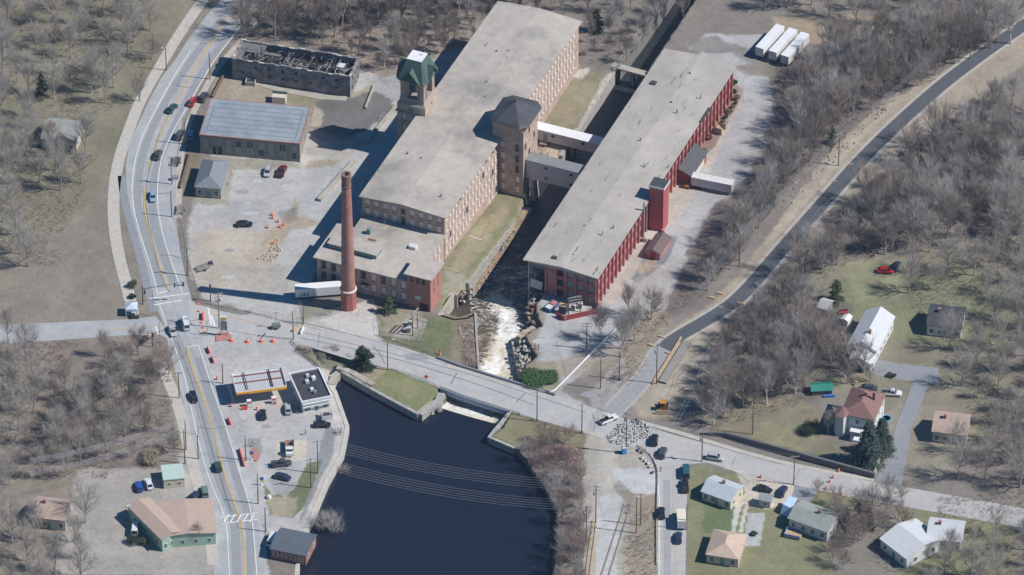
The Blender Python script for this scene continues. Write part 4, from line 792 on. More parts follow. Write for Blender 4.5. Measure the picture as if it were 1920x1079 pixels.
for x, z in ((5.6, 7.0), (13, 7), (5.6, 3.6), (13, 3.6)): MB().box(x, x+.9, -.04, 0, z-.4, z+.4).build("window", M_GLASS, t2)
for y in (.3, 3.0): MB().prism([(1.4, y), (2.9, y), (2.9, y+.5), (1.4, y+.5)], -8, 2.2, 0, top=[(1.2, y), (2.0, y), (2.0, y+.5), (1.2, y+.5)]).build("leg", M_CONC, t2)
MB().box(-.1, L2, -.03, -.005, 5.25, 5.4).build("band", M_OFFW, t2)
def text(parent, body, size, loc, rot, m, name="lettering"):
    fc = bpy.data.curves.new("lettering", 'FONT'); fc.body = body; fc.size = size; fc.extrude = .01; fc.align_x = 'LEFT'
    fo = bpy.data.objects.new("lettering_source", fc); C.objects.link(fo); me_ = bpy.data.meshes.new_from_object(fo); bpy.data.objects.remove(fo)
    me_.materials.clear(); me_.materials.append(m); return link(name, me_, parent, loc, rot)
# ------------------------------------------------------------------ smaller buildings
def frame3(A, B, Cc, z):
    """eave corners A (near left), B (near right), Cc (far right) in survey pixels at height z -> origin, angle, length, depth"""
    a, b, c = W(*A, z), W(*B, z), W(*Cc, z)
    d = b-a; an = math.atan2(d.y, d.x); n = Vector((-math.sin(an), math.cos(an), 0)); return Vector((a.x, a.y, 0)), an, d.length, max(1, (c-b).dot(n))
WINM = {}
def house(name, label, A, B, Cc, z, roof, rh, wm, rmat, cat="house", ov=.35, win=(3, 2), wz=(1.6,), wsize=(1.0, 1.2), wmat=None, frame=None, chim=None, door=True, group=None, wallbase=-.1, hip=2.5, trim=None):
    o_, an, Lx, Ly = frame3(A, B, Cc, z); t = thing(name, label, cat, o_, an, group)
    x0, x1, y0, y1 = ov, Lx-ov, ov, Ly-ov; mb = MB().box(x0, x1, y0, y1, wallbase, z-.02)
    th = .16; rb = MB()
    if roof == 'gx':      # ridge along the near eave
        k = rh/(Ly/2); ym = Ly/2; h_ = k*(ym-y0)
        mb.add([(x0, y0, z-.02), (x0, y1, z-.02), (x0, ym, z+h_-.05)], [(0, 2, 1)]).add([(x1, y0, z-.02), (x1, y1, z-.02), (x1, ym, z+h_-.05)], [(0, 1, 2)])
        a = [(0, 0, z-.1), (Lx, 0, z-.1), (Lx, ym, z+rh), (0, ym, z+rh), (Lx, Ly, z-.1), (0, Ly, z-.1)]
    elif roof == 'gy':    # ridge runs away from the near eave
        k = rh/(Lx/2); xm = Lx/2; h_ = k*(xm-x0)
        mb.add([(x0, y0, z-.02), (x1, y0, z-.02), (xm, y0, z+h_-.05)], [(0, 1, 2)]).add([(x0, y1, z-.02), (x1, y1, z-.02), (xm, y1, z+h_-.05)], [(0, 2, 1)])
        a = [(0, Ly, z-.1), (0, 0, z-.1), (xm, 0, z+rh), (xm, Ly, z+rh), (Lx, 0, z-.1), (Lx, Ly, z-.1)]
    if roof in ('gx', 'gy'):
        vs = [(p[0], p[1], p[2]+th) for p in a]+a
        rb.add(vs, [(0, 1, 2, 3), (3, 2, 4, 5), (9, 8, 7, 6), (11, 10, 8, 9), (0, 6, 7, 1), (5, 4, 10, 11), (1, 7, 8, 2), (2, 8, 10, 4), (3, 9, 6, 0), (5, 11, 9, 3)])
    elif roof == 'hip':
        if Lx > Ly: r0, r1 = (hip, Ly/2), (Lx-hip, Ly/2)
        else: r0, r1 = (Lx/2, hip), (Lx/2, Ly-hip)
        vs = [(0, 0, z), (Lx, 0, z), (Lx, Ly, z), (0, Ly, z), (*r0, z+rh), (*r1, z+rh), (0, 0, z-.15), (Lx, 0, z-.15), (Lx, Ly, z-.15), (0, Ly, z-.15)]
        f = [(0, 1, 5, 4), (1, 2, 5), (2, 3, 4, 5), (3, 0, 4)] if Lx > Ly else [(0, 1, 4), (1, 2, 5, 4), (2, 3, 5), (3, 0, 4, 5)]
        rb.add(vs, f+[(6, 7, 1, 0), (7, 8, 2, 1), (8, 9, 3, 2), (9, 6, 0, 3), (9, 8, 7, 6)])
    elif roof == 'flat':
        rb.box(0, Lx, 0, Ly, z, z+.25, 0)
        if trim:
            for q in ((-.1, Lx+.1, -.1, .2), (-.1, Lx+.1, Ly-.2, Ly+.1), (-.1, .2, .2, Ly-.2), (Lx-.2, Lx+.1, .2, Ly-.2)): rb.box(q[0], q[1], q[2], q[3], z-.05, z+rh, 1)
    mb.build("wall", wm, t); rb.build("roof", [rmat, trim or rmat], t)
    key = (wsize, wmat.name if wmat else '')
    if key not in WINM:
        w_, h_ = wsize; m = MB().box(-w_/2, w_/2, -.03, .03, -h_/2, h_/2, 1).box(-w_/2-.1, w_/2+.1, .0, .06, h_/2, h_/2+.1).box(-w_/2-.1, w_/2+.1, 0, .06, -h_/2-.1, -h_/2).box(-w_/2-.1, -w_/2, 0, .06, -h_/2, h_/2).box(w_/2, w_/2+.1, 0, .06, -h_/2, h_/2).box(-w_/2, w_/2, .03, .05, -.03, .03)
        WINM[key] = m.mesh("window", [frame or M_WHITE, wmat or M_GLASS])
    me_ = WINM[key]
    for zz_ in wz:
        for i in range(win[0]):
            x = x0+(x1-x0)*(i+.5)/win[0]
            if not (door and zz_ == wz[0] and i == win[0]//2): link("window", me_, t, (x, y0, zz_), (0, 0, R(180)))
            link("window", me_, t, (x, y1, zz_), (0, 0, 0))
        for i in range(win[1]):
            y = y0+(y1-y0)*(i+.5)/win[1]; link("window", me_, t, (x1, y, zz_), (0, 0, R(-90))); link("window", me_, t, (x0, y, zz_), (0, 0, R(90)))
    if door: MB().box((x0+x1)/2-.5, (x0+x1)/2+.5, y0-.06, y0+.02, 0, 2.1).build("door", M_TEAL if door is True else door, t)
    if chim:
        for cx_, cy_ in chim: MB().box(cx_-.35, cx_+.35, cy_-.3, cy_+.3, z-.2, z+rh+.9).box(cx_-.42, cx_+.42, cy_-.37, cy_+.37, z+rh+.9, z+rh+1.05).build("chimney", M_REDB, t)
    return t, Lx, Ly
# grey membrane roofed brick building
M_GREYR = mat("blue grey membrane roof", (.235, .265, .30), .6, .08, .3, rgb2=(.30, .33, .36), scale2=.2)
t, Lx, Ly = house("workshop_building", "flat roofed brick workshop with blue grey membrane roof by the curving road", (374, 254), (562, 271), (579, 202), 6.3, 'flat', .28, mat("grey stucco brick", (.30, .275, .24), .9, .2, .7), M_GREYR, "building", ov=.25, win=(9, 4), wz=(3.2,), wsize=(1.9, 4.4), wmat=mat("pale infill", (.36, .34, .31), .8, .1), frame=mat("grey stucco brick", (.30, .275, .24), .9, .2, .7), door=False, trim=mat("rusty red roof edge", (.33, .15, .11), .9, .2, 1))
for i in range(7): MB().box(1.6, Lx-1.6, 2.2+i*(Ly-4.2)/6, 2.2+i*(Ly-4.2)/6+.09, 6.56, 6.6).build("roof_seam", mat("roof seam", (.14, .16, .18), .8, 0), t)
MB().box(1.5, 1.65, 2.2, Ly-2, 6.56, 6.6).box(Lx-1.65, Lx-1.5, 2.2, Ly-2, 6.56, 6.6).build("roof_seam", MATS["roof seam"], t)
for x in np.linspace(.2, Lx-.2, 13): MB().box(x-.14, x+.14, .08, .25, 0, 6.0).build("pilaster", MATS["grey stucco brick"], t)
for i, z_ in ((1, 1.9), (3, 4.2), (4, 4.3), (5, 1.9), (7, 4.4), (8, 1.9)): xx = .25+(Lx-.5)*(i+.5)/9; MB().box(xx-.75, xx+.75, .13, .21, z_-.95, z_+.95).build("dark_window", M_BOARDG, t)
MB().box(.25+(Lx-.5)*1.1/9, .25+(Lx-.5)*1.9/9, .15, .24, 0, 2.6).build("loading_door", M_BLACK, t)
# hip roofed cottage
house("gatehouse", "small grey hip roofed gatehouse at the edge of the cracked yard", (363.5, 351), (415.5, 355.5), (431, 303), 3.6, 'hip', 2.1, mat("grey brown brick", (.34, .31, .26), .9, .15, 1), mat("grey asphalt shingles", (.20, .215, .235), .9, .12, 1.2), "building", win=(3, 3), wz=(1.7,), wsize=(1.1, 1.6), hip=3.2)
# burnt out shell
sa = W(435, 111, 6.8); o_, an, Lx, Ly = frame3((435, 111), (656, 146), (672, 111), 6.8); Ly = 9.4
bs = thing("burnt_building", "roofless burnt out grey stone building full of charred beams", "ruin", o_, an)
M_SHELL = mat("sooty grey stucco", (.30, .29, .28), .95, .22, .5, rgb2=(.17, .155, .15), scale2=.4)
wl = MB(); hx = [3+3.9*i for i in range(9) if 3+3.9*i < Lx-1]
facade(wl, (0, 0), (Lx, 0), -.5, 6.8, hx, [5.2, 2.7], .8, .8, depth=.5, skip=lambda a, b: (a*7+b*3) % 5 == 0)
facade(wl, (Lx, 0), (Lx, Ly), -.5, 6.8, [2.5, 5, 7.5], [4.9, 1.7], .9, 1.6, depth=.5); facade(wl, (Lx, Ly), (0, Ly), -.5, 6.8, hx, [4.5], .9, 1.2, depth=.5); facade(wl, (0, Ly), (0, 0), -.5, 6.8, [3, 6], [4.5], .9, 1.2, depth=.5)
for a, b in (((.5, .5), (.5, Ly-.5)), ((.5, Ly-.5), (Lx-.5, Ly-.5)), ((Lx-.5, Ly-.5), (Lx-.5, .5)), ((Lx-.5, .5), (.5, .5))): facade(wl, a, b, -.5, 6.8, [], [], 1, 1)
wl.build("wall", [M_SHELL], bs)
tp = MB(); rnd = random.Random(4)
def run(a, b, n):
    for i in range(n):
        p = Vector(a).lerp(Vector(b), i/n); q_ = Vector(a).lerp(Vector(b), (i+1)/n); mnx, mxx = sorted((p.x, q_.x)); mny, mxy = sorted((p.y, q_.y))
        tp.box(mnx-.001, mxx+.001 if mxx-mnx > .1 else mxx+.5, mny, mxy+.5 if mxy-mny < .1 else mxy, 6.8, 6.8+rnd.uniform(.06, .5), rnd.choice([0, 0, 1]))
run((0, 0, 0), (Lx, 0, 0), 22); run((0, Ly-.5, 0), (Lx, Ly-.5, 0), 22); run((Lx-.5, .6, 0), (Lx-.5, Ly-.6, 0), 6); run((0, .6, 0), (0, Ly-.6, 0), 6)
tp.build("broken_wall_top", [M_SHELL, mat("pale broken mortar", (.52, .49, .45), .95, .15, 2)], bs)
bm_ = MB()
for x in np.arange(1.4, Lx-1, 1.2):
    if rnd.random() < .3: continue
    y1 = Ly-.6 if rnd.random() < .5 else rnd.uniform(3, Ly-1); y0 = .5 if rnd.random() < .6 else rnd.uniform(1, 4)
    bm_.tube((x+rnd.uniform(-.3, .3), y0, 5.9+rnd.uniform(-.6, .2)), (x+rnd.uniform(-.8, .8), y1, 5.9+rnd.uniform(-1.4, .2)), .1, .1, 4, 0 if rnd.random() < .7 else 1)
for i in range(230):
    x = rnd.uniform(1, Lx-1); y = rnd.uniform(1, Ly-1); a = rnd.uniform(0, 6.28); l = rnd.uniform(1, 3.4); z = rnd.uniform(3.0, 6.6)
    bm_.tube((x, y, z), (min(Lx-.7, max(.7, x+l*math.cos(a))), min(Ly-.7, max(.7, y+l*math.sin(a))), z+rnd.uniform(-1.2, 1.2)), .08, .08, 4, rnd.choice([0, 0, 1, 2]))
for y in (3, 6.2): bm_.tube((.6, y, 5.4), (Lx-.6, y, 5.2), .12, .12, 4, 0)
bm_.build("charred_beams", [M_CHAR, M_WOODG, mat("ash grey timber", (.40, .39, .38), .95, .2, 1)], bs)
fl = MB()
for i in range(240): fl.rock((rnd.uniform(.8, Lx-.8), rnd.uniform(.8, Ly-.8), rnd.uniform(1.5, 4.6)), rnd.uniform(.25, .75), rnd.choice([0, 0, 1, 2]), rnd)
fl.box(.55, Lx-.55, .55, Ly-.55, .2, 3.2, 0); tag(fl.build("debris", [M_CHAR, M_SHELL, mat("ash grey timber", (.4, .39, .38))], bs), kind='stuff')
rp = MB().box(.3, 7.5, Ly-3.2, Ly-.4, 6.3, 6.5).box(.3, 12.5, Ly-4.4, Ly-3.2, 6.2, 6.35).box(.3, 2.4, .4, Ly-4.4, 6.3, 6.5).box(Lx-6, Lx-1, Ly-4.5, Ly-3.4, 5.0, 5.2); rp.build("roof_remnant", mat("burnt roofing", (.16, .155, .15), .95, .2, 1), bs)
MB().box(Lx-5.5, Lx-3.2, Ly-4, Ly-2, 5.7, 5.75).build("tarpaulin", M_OFFW, bs)
# small concrete kiosk before the ruin, and low box behind the workshop
p = G(470, 158); t = thing("concrete_box", "open topped concrete box in front of the burnt building", "concrete box", p, R(-8)); MB().box(-1.4, 1.4, -1, -.8, 0, 1.3).box(-1.4, 1.4, .8, 1, 0, 1.3).box(-1.4, -1.2, -.8, .8, 0, 1.3).box(1.2, 1.4, -.8, .8, 0, 1.3).build("wall", M_CONC, t); MB().box(-1.2, 1.2, -.8, .8, 0, .8).build("rubble_fill", M_CHAR, t)
p = G(524, 190); t = thing("pump_house", "little cream flat topped box building behind the workshop roof", "shed", p, R(-9)); MB().box(-1.9, 1.9, -1.3, 1.3, 0, 2.2).build("wall", mat("cream panel", (.60, .55, .44), .8, .06), t); MB().box(-2, 2, .4, 1.4, 2.2, 2.45).build("roof", M_SLATE, t)
# gas station canopy
o_, an, Lx, Ly = frame3((443, 738), (538, 726), (526, 690), 4.6)
gc = thing("station_canopy", "flat petrol station canopy with white ribbed deck and yellow edge", "canopy", o_, an)
MB().box(.1, Lx-.1, .1, Ly-.1, 4.3, 4.42).build("deck", mat("canopy deck", (.62, .62, .62), .6, .05, 1), gc)
rb = MB()
for i in range(30): rb.box(.3+i*(Lx-.6)/30, .38+i*(Lx-.6)/30, .3, Ly-.3, 4.42, 4.5)
rb.build("deck_ribs", M_STEEL, gc)
MB().box(0, Lx, -.0, .12, 3.9, 4.62, 0).box(0, Lx, Ly-.12, Ly, 3.9, 5.0, 1).box(0, .12, .12, Ly-.12, 3.9, 5.0, 1).box(Lx-.12, Lx, .12, Ly-.12, 3.9, 5.0, 1).box(0, Lx, .12, .3, 4.45, 4.95, 1).build("fascia", [mat("yellow fascia", (.78, .40, .03), .5, .04, 1), M_WHITE], gc)
MB().box(0, Lx*.25, -.03, -.0, 3.95, 4.15).build("red_stripe", mat("signal red", (.60, .05, .03), .5, 0), gc)
bmz = MB()
for y in (.5, Ly/2, Ly-1.3): bmz.box(.3, Lx-.3, y-.1, y+.1, 4.5, 4.78)
for x in (Lx*.24, Lx*.73): bmz.box(x-.12, x+.12, .35, Ly-.35, 4.79, 5.0, 1)
bmz.build("roof_beams", [mat("oxide red steel", (.30, .10, .09), .7, .1), M_BLACK], gc)
for x in (Lx*.24, Lx*.73):
    MB().box(x-.15, x+.15, Ly*.45-.15, Ly*.45+.15, 0, 4.3).build("column", M_OFFW, gc)
for x in (Lx*.24, Lx*.73):
    p = Matrix.Rotation(an, 3, 'Z') @ Vector((x, -.4, 0))+o_
    t = thing("fuel_pump", "white and red fuel pump at the front edge of the canopy, nearer the "+("road" if x < Lx/2 else "shop"), "fuel pump", (p.x, p.y, .05), an, "fuel pumps under the canopy")
    MB().box(-.9, .9, -.5, .5, 0, .15).build("island", M_CONC, t); MB().box(-.45, .45, -.3, .3, .15, 1.5).build("cabinet", M_WHITE, t); MB().box(-.6, .6, -.4, .4, 1.5, 2.1).build("header", M_WHITE, t); MB().box(-.61, .61, -.43, -.405, 1.5, 1.8).build("red_band", MATS["signal red"], t)
    for s in (-1, 1): MB().poly_tube([(s*.47, 0, 1.2), (s*.75, -.1, .9), (s*.7, -.1, .4), (s*.48, 0, .8)], .03).build("hose", M_BLACK, t)
# shop
t, Lx, Ly = house("station_shop", "petrol station shop with black roof, white fascia and rooftop units", (566, 757), (622, 746), (601, 692), 3.6, 'flat', .7, M_OFFW, mat("black rubber roof", (.05, .052, .06), .8, .15, .5), "shop", ov=.3, win=(3, 2), wz=(1.4,), wsize=(1.5, 1.5), trim=M_WHITE)
for x, y, w_, m in ((3.6, 7.6, .9, M_OFFW), (5.6, 8.4, 1.0, M_WHITE), (4.4, 10.0, .8, M_OFFW), (3.9, 4.2, .8, M_WHITE), (4.4, 2.9, .8, M_STEEL)):
    u_ = MB().box(x-w_/2, x+w_/2, y-w_/2, y+w_/2, 3.87, 3.87+w_*.9); u_.lathe([(w_*.35, 3.87+w_*.9), (w_*.35, 3.95+w_*.9)], 10, 0, (x, y)); u_.build("rooftop_unit", m, t)
MB().box(.2, Lx-.2, -.25, .0, 2.9, 3.35).box(.2, Lx-.2, -.45, -.25, 2.2, 2.5).build("awning", M_WHITE, t)
p0 = G(623, 790); t = thing("fenced_bin_yard", "white fenced bin enclosure beside the station shop", "enclosure", G(604, 791), an); MB().box(0, 2.9, 0, .1, 0, 1.7).box(0, .1, .1, 2.6, 0, 1.7).box(2.8, 2.9, .1, 2.6, 0, 1.7).build("fence_panel", M_OFFW, t); MB().box(.5, 2.3, .7, 2.0, 0, 1.3).box(.5, 2.3, .7, 1.3, 1.3, 1.4).build("bin", M_SLATE, t)
# right-hand houses
M_WROOF = mat("pale grey shingles", (.56, .575, .59), .85, .05, .8); M_CLAP = mat("white clapboard", (.66, .66, .65), .8, .05, 1, stretch=(.1, .1, 4))
t, Lx, Ly = house("ranch_house", "white house with pale grey roof and brick chimney beside the green field", (1588, 648), (1644, 661), (1668, 592), 4.0, 'gy', 2.3, M_CLAP, M_WROOF, chim=[(4.8, 4.5)], win=(3, 5), wz=(1.5,))
house("house_wing", "low white wing with pale roof attached at the south end of the white house", (1590, 676), (1634, 686), (1646, 655), 2.8, 'gy', 1.5, M_CLAP, M_WROOF, win=(3, 2), wz=(1.4,))
t, Lx, Ly = house("white_house", "tall white house with reddish brown hip roof and two chimneys behind the big spruce", (1575, 776), (1640, 789), (1662, 738), 6.8, 'hip', 2.6, M_CLAP, mat("reddish brown shingles", (.235, .135, .115), .9, .14, 1.2), win=(3, 3), wz=(1.6, 4.8), chim=[(5.2, 6.4), (7.2, 6.9)], hip=4.0)
MB().prism([(.3+1.9*math.cos(k*math.pi/3), .6+1.9*math.sin(k*math.pi/3)) for k in range(6)], 0, 6.7, 0).prism([(.3+2.3*math.cos(k*math.pi/3), .6+2.3*math.sin(k*math.pi/3)) for k in range(6)], 6.8, 8.3, 1, top=[(.6+.3*math.cos(k*math.pi/3), .9+.3*math.sin(k*math.pi/3)) for k in range(6)]).build("corner_bay", [M_CLAP, MATS["reddish brown shingles"]], t)
MB().box(3.2, 6.5, -1.9, .3, 3.0, 3.2).box(3.4, 3.6, -1.8, -1.6, 0, 3).box(6.1, 6.3, -1.8, -1.6, 0, 3).box(3.2, 6.5, -1.9, .3, 0, .35).build("porch", M_WHITE, t)
house("bungalow", "light bungalow with pale blue grey roof on the street corner", (1313, 922), (1371, 943), (1386, 908), 2.9, 'gx', 1.6, mat("cream siding", (.60, .54, .42), .8, .06), mat("pale blue grey shingles", (.46, .50, .53), .85, .06), win=(4, 2), wz=(1.5,), chim=[(4.6, 4.2)])
house("grey_ranch_house", "grey roofed house with low white walls and a blue tarp at its end", (1476, 972), (1552, 1000), (1573, 963), 3.4, 'gx', 1.5, mat("pale lilac siding", (.52, .51, .54), .8, .05), mat("grey green shingles", (.30, .315, .29), .9, .09), win=(4, 2), wz=(1.7,), chim=[(7, 4.4)], door=False)
house("pink_roof_house", "house with pinkish tan hip roof at the bottom of the corner lawn", (1322, 1040), (1386, 1050), (1390, 1000), 3.0, 'hip', 1.9, mat("tan siding", (.5, .44, .36), .8, .06), mat("pinkish tan shingles", (.50, .385, .30), .9, .08), win=(3, 2), wz=(1.5,), hip=3.5)
house("end_house", "white roofed house at the far south east corner", (1648, 1010), (1700, 1050), (1735, 985), 3.4, 'gx', 1.5, M_CLAP, M_WROOF, win=(3, 2), wz=(1.6,))
house("garden_hut", "small weathered grey garden hut under the green pine at the lawn edge", (1531, 577), (1552, 583), (1560, 563), 2.3, 'gx', 1.0, M_WOODG, mat("bleached boards", (.42, .42, .42), .9, .12), "shed", win=(1, 1), wz=(1.3,), wsize=(.6, .6))
house("small_garage", "small grey shed with arched grey roof beside the driveway cars", (1421, 938), (1446, 943), (1453, 929), 2.4, 'gx', .8, mat("beige siding", (.5, .46, .4), .8, .05), mat("grey shed roof", (.30, .31, .33), .8, .06), "shed", win=(1, 1), wz=(1.3,), wsize=(.7, .8), door=False)
gable_shed("utility_box", "small white garden box next to the long white house", "shed", G(1589, 612), R(60), 2.2, 1.8, 1.7, .4, M_WHITE, M_WHITE)
# left-hand buildings
M_GRN = mat("pale green siding", (.32, .47, .36), .8, .06, 1); M_PTAN = mat("pinkish brown shingles", (.44, .33, .27), .9, .08, 1)
house("green_building", "pale green building with pinkish brown gable roof beside the road", (302, 1008), (407, 1000), (386, 936), 4.0, 'gy', .5, M_GRN, M_PTAN, "building", win=(4, 3), wz=(1.6,), door=False)
house("green_building_wing", "long sloping pinkish roofed half of the pale green building, farther from the road", (303, 1014), (344, 996), (314, 918), 4.2, 'gy', .9, M_GRN, M_PTAN, "building", win=(3, 3), wz=(1.6,), door=False)
house("metal_lean_to", "white metal roofed lean to at the west side of the green building", (273, 986), (291, 978), (276, 933), 2.8, 'flat', .1, M_GRN, mat("ribbed pale metal", (.58, .60, .60), .6, .06, 1, stretch=(6, .3, 1)), "shed", win=(1, 1), wz=(1.3,), wsize=(.7, .7), door=False)
house("green_shed", "small cream shed with pale mint green roof by the road", (306, 902), (347, 898), (342, 870), 2.9, 'flat', .1, mat("cream siding", (.6, .54, .42)), mat("mint green roof", (.42, .54, .48), .85, .06, 1), "shed", win=(2, 1), wz=(1.5,), wsize=(.8, .8), ov=.15, door=False)
house("dark_roofed_building", "dark blue grey roofed building beside the pond wall", (505, 1030), (575, 1044), (590, 1002), 3.2, 'gx', .9, mat("brick red wall", (.34, .15, .12), .9, .1), mat("dark blue grey shingles", (.10, .12, .145), .8, .1), "building", win=(4, 2), wz=(1.6,), door=False)
t = thing("pergola", "pale blue pavilion with peaked canvas at the road corner", "pavilion", G(247, 588), 0)
MB().add([(-1.6, -1.6, 2.6), (1.6, -1.6, 2.6), (1.6, 1.6, 2.6), (-1.6, 1.6, 2.6), (0, 0, 3.5), (-1.6, -1.6, 1.9), (1.6, -1.6, 1.9), (1.6, 1.6, 1.9), (-1.6, 1.6, 1.9)], [(0, 1, 4), (1, 2, 4), (2, 3, 4), (3, 0, 4), (5, 6, 1, 0), (6, 7, 2, 1), (7, 8, 3, 2), (8, 5, 0, 3)]).build("canopy", mat("pale blue canvas", (.50, .60, .68), .8, .04), t)
for a in (-1.4, 1.4):
    for b in (-1.4, 1.4): MB().box(a-.1, a+.1, b-.1, b+.1, 0, 1.95).build("post", M_WHITE, t)
# houses beyond the measured frame, continuing the streets
for i, (x, y, lab, rm_, wm_) in enumerate([(1770, 600, "white house with dark grey roof beyond the lawns", M_SLATE, M_CLAP), (1780, 800, "cream house with brown roof at the end of the side street", M_PTAN, MATS["cream siding"]), (1770, 1000, "house with pale roof south of the side street", M_WROOF, M_CLAP), (90, 960, "brown roofed house west of the green building", M_PTAN, MATS["beige siding"]), (110, 250, "grey roofed house on the western lawn", MATS["grey green shingles"], MATS["tan siding"])]):
    house("dwelling", lab, (x-34, y+10), (x+34, y+18), (x+46, y-22), 3.6, 'gx', 2.0, wm_, rm_, win=(4, 2), wz=(1.6,), chim=[(3, 4)])

# ------------------------------------------------------------------ trailers and containers
def rig(name, label, cat, p, rz, L_, Wd, h, zb, m, roofm, group=None, wheels=True, ribs=False):
    t = thing(name, label, cat, p, rz, group)
    b = MB().box(0, L_, 0, Wd, zb, zb+h)
    if ribs:
        for i in range(int(L_/.55)): b.box(.15+i*.55, .37+i*.55, -.05, 0, zb+.1, zb+h-.1).box(.15+i*.55, .37+i*.55, Wd, Wd+.05, zb+.1, zb+h-.1)
    b.build("body", m, t); MB().box(-.02, L_+.02, -.06, Wd+.06, zb+h, zb+h+.07).build("roof", roofm, t)
    MB().box(-.05, 0, .1, Wd/2-.03, zb+.1, zb+h-.15).build("rear_door", M_OFFW, t); MB().box(-.05, 0, Wd/2+.03, Wd-.1, zb+.1, zb+h-.15).build("rear_door", M_OFFW, t)
    if wheels:
        for x in (1.2, 2.5):
            for y in (.2, Wd-.2): MB().lathe([(.5, -.15), (.5, .15)], 10).build("wheel", M_BLACK, t).matrix_local = Matrix.Translation((x, y, .5)) @ Matrix.Rotation(R(90), 4, 'X')
        MB().box(L_-3, L_-2.8, .3, .5, 0, zb).box(L_-3, L_-2.8, Wd-.5, Wd-.3, 0, zb).build("landing_gear", M_STEEL, t)
    return t
for i, (x, y, lab) in enumerate([(1431, 113, "parked white box trailer, westernmost of the three in the lot corner"), (1455.5, 120, "parked white box trailer standing between two others in the lot corner"), (1478, 128, "parked white box trailer, easternmost of the three nearest the trees")]):
    rig("box_trailer", lab, "trailer", W(x, y, 0), R(60.5), 12.6, 2.5, 2.7, 1.0, M_OFFW if i else M_WHITE, M_WHITE, "white box trailers parked in the lot corner")
p = F(56.2, 50.0); rig("ribbed_trailer", "long white ribbed trailer backed up to the loading shed", "trailer", (p.x, p.y, 0), R(-18.5), 11.6, 2.5, 2.7, 1.0, mat("lilac grey ribs", (.50, .49, .53), .5, .05), M_OFFW, None, True, True)
# storm torn white trailer with lettering beside the chimney
a = W(554.5, 558.5, 0.9); b = W(640, 552, .9); d = b-a; an = math.atan2(d.y, d.x)
t = rig("wrecked_trailer", "white semi trailer with stove in roof and black lettering on its side behind the chimney", "trailer", (a.x, a.y, 0), an, 15.4, 2.5, 2.6, .9, M_WHITE, M_WHITE)
for ob in list(t.children):
    if ob.name.startswith("roof"): bpy.data.objects.remove(ob)
rf_ = MB(); rnd = random.Random(3); nx, ny = 24, 5
vs = [(x/nx*15.4, y/ny*2.5, 3.55+(0 if y in (0, ny) or x in (0, nx) else rnd.uniform(-.5, -.05))) for y in range(ny+1) for x in range(nx+1)]
rf_.add(vs, [(y*(nx+1)+x, y*(nx+1)+x+1, (y+1)*(nx+1)+x+1, (y+1)*(nx+1)+x) for y in range(ny) for x in range(nx)])
rf_.build("crumpled_roof", M_WHITE, t)
text(t, "n&d", 1.55, (1.1, -.03, 1.35), (R(90), 0, 0), M_BLACK)
# ------------------------------------------------------------------ walls, bridge, river banks
def wallrun(mb, pts, th, zb, zt, mi=0, rough=0, rnd=random):
    p = [Vector((q[0], q[1])) for q in pts]; zts = zt if isinstance(zt, (list, tuple)) else [zt]*len(p)
    off = []
    for i, a in enumerate(p):
        d = (p[min(i+1, len(p)-1)]-p[max(i-1, 0)]).normalized(); off.append(Vector((-d.y, d.x))*th/2)
    vs = []
    for i, a in enumerate(p):
        r = rnd.uniform(-rough, rough) if rough else 0
        l, r_ = a+off[i], a-off[i]; vs += [(l.x, l.y, zb), (r_.x, r_.y, zb), (r_.x, r_.y, zts[i]+r), (l.x, l.y, zts[i]+r)]
    fs = [(0, 1, 2, 3)]; n = len(p)
    for i in range(n-1): fs += [(4*i+j, 4*(i+1)+j, 4*(i+1)+(j+1) % 4, 4*i+(j+1) % 4) for j in range(4)]
    fs.append(tuple(4*(n-1)+j for j in (3, 2, 1, 0))); mb.add(vs, fs, mi); return mb
def dense(pts, step=1.5):
    out = []
    for a, b in zip(pts[:-1], pts[1:]):
        n = max(1, int((b-a).length/step))
        for i in range(n): out.append(a.lerp(b, i/n))
    return out+[pts[-1]]
def wallthing(label, px, th, zb, zt, m, cat="retaining wall", rough=0, step=1.5, z=0, name="retaining_wall", world_pts=None):
    pts = world_pts or [W(x, y, z) for x, y in px]
    if rough:
        n0 = len(pts); d = dense(pts, step)
        if isinstance(zt, (list, tuple)): zt = list(np.interp(np.linspace(0, 1, len(d)), np.linspace(0, 1, n0), zt))
        pts = d
    o = wallrun(MB(), pts, th, zb, zt, 0, rough, random.Random(int(px[0][0]) if px else 3)).build(name, m); return tag(o, label, cat)
rb_ = [W(x, y, 0) for x, y in [(618, 722), (628, 735), (651, 800), (641, 850), (612, 903), (578, 985), (563, 1012), (556, 1079), (552, 1150)]]
wallthing("concrete retaining wall between the petrol station and the pond", [(1, 1)], 1.1, -5, .14, mat("pale concrete wall", (.50, .47, .42), .9, .14, .8), world_pts=rb_, rough=.03)
wallthing("low stone wall edge of the grassy peninsula above the pond", [(640, 696), (692, 727), (785, 777)], .9, -5, .14, M_STONE, rough=.06)
wallthing("rough stone end of the grassy peninsula facing the dam", [(786, 777), (800, 765), (822, 752), (828, 737)], 2.0, -7, .12, M_STONE, rough=.12, step=.8)
wallthing("stone wall round the lawn east of the dam", [(957, 773), (938, 795), (917, 820), (965, 840)], .9, -8, .16, M_STONE, rough=.06)
wallthing("old wall top running through the bank trees", [(966, 840), (1020, 858), (1098, 883)], .7, -5, .25, M_STONED, rough=.1)
wallthing("broken old abutment wall north of the pond inlet", [(632, 690), (655, 697), (700, 722)], 1.6, -5, .35, M_CONC, rough=.15)
wallthing("short concrete sluice block behind the station shop", [(620, 722), (628, 704), (634, 700)], 1.7, -5, .3, M_CONC)
wallthing("thin retaining wall on the west bank of the rapids", [(891, 588), (894, 640), (898, 696)], .55, -9, .35, M_CONC)
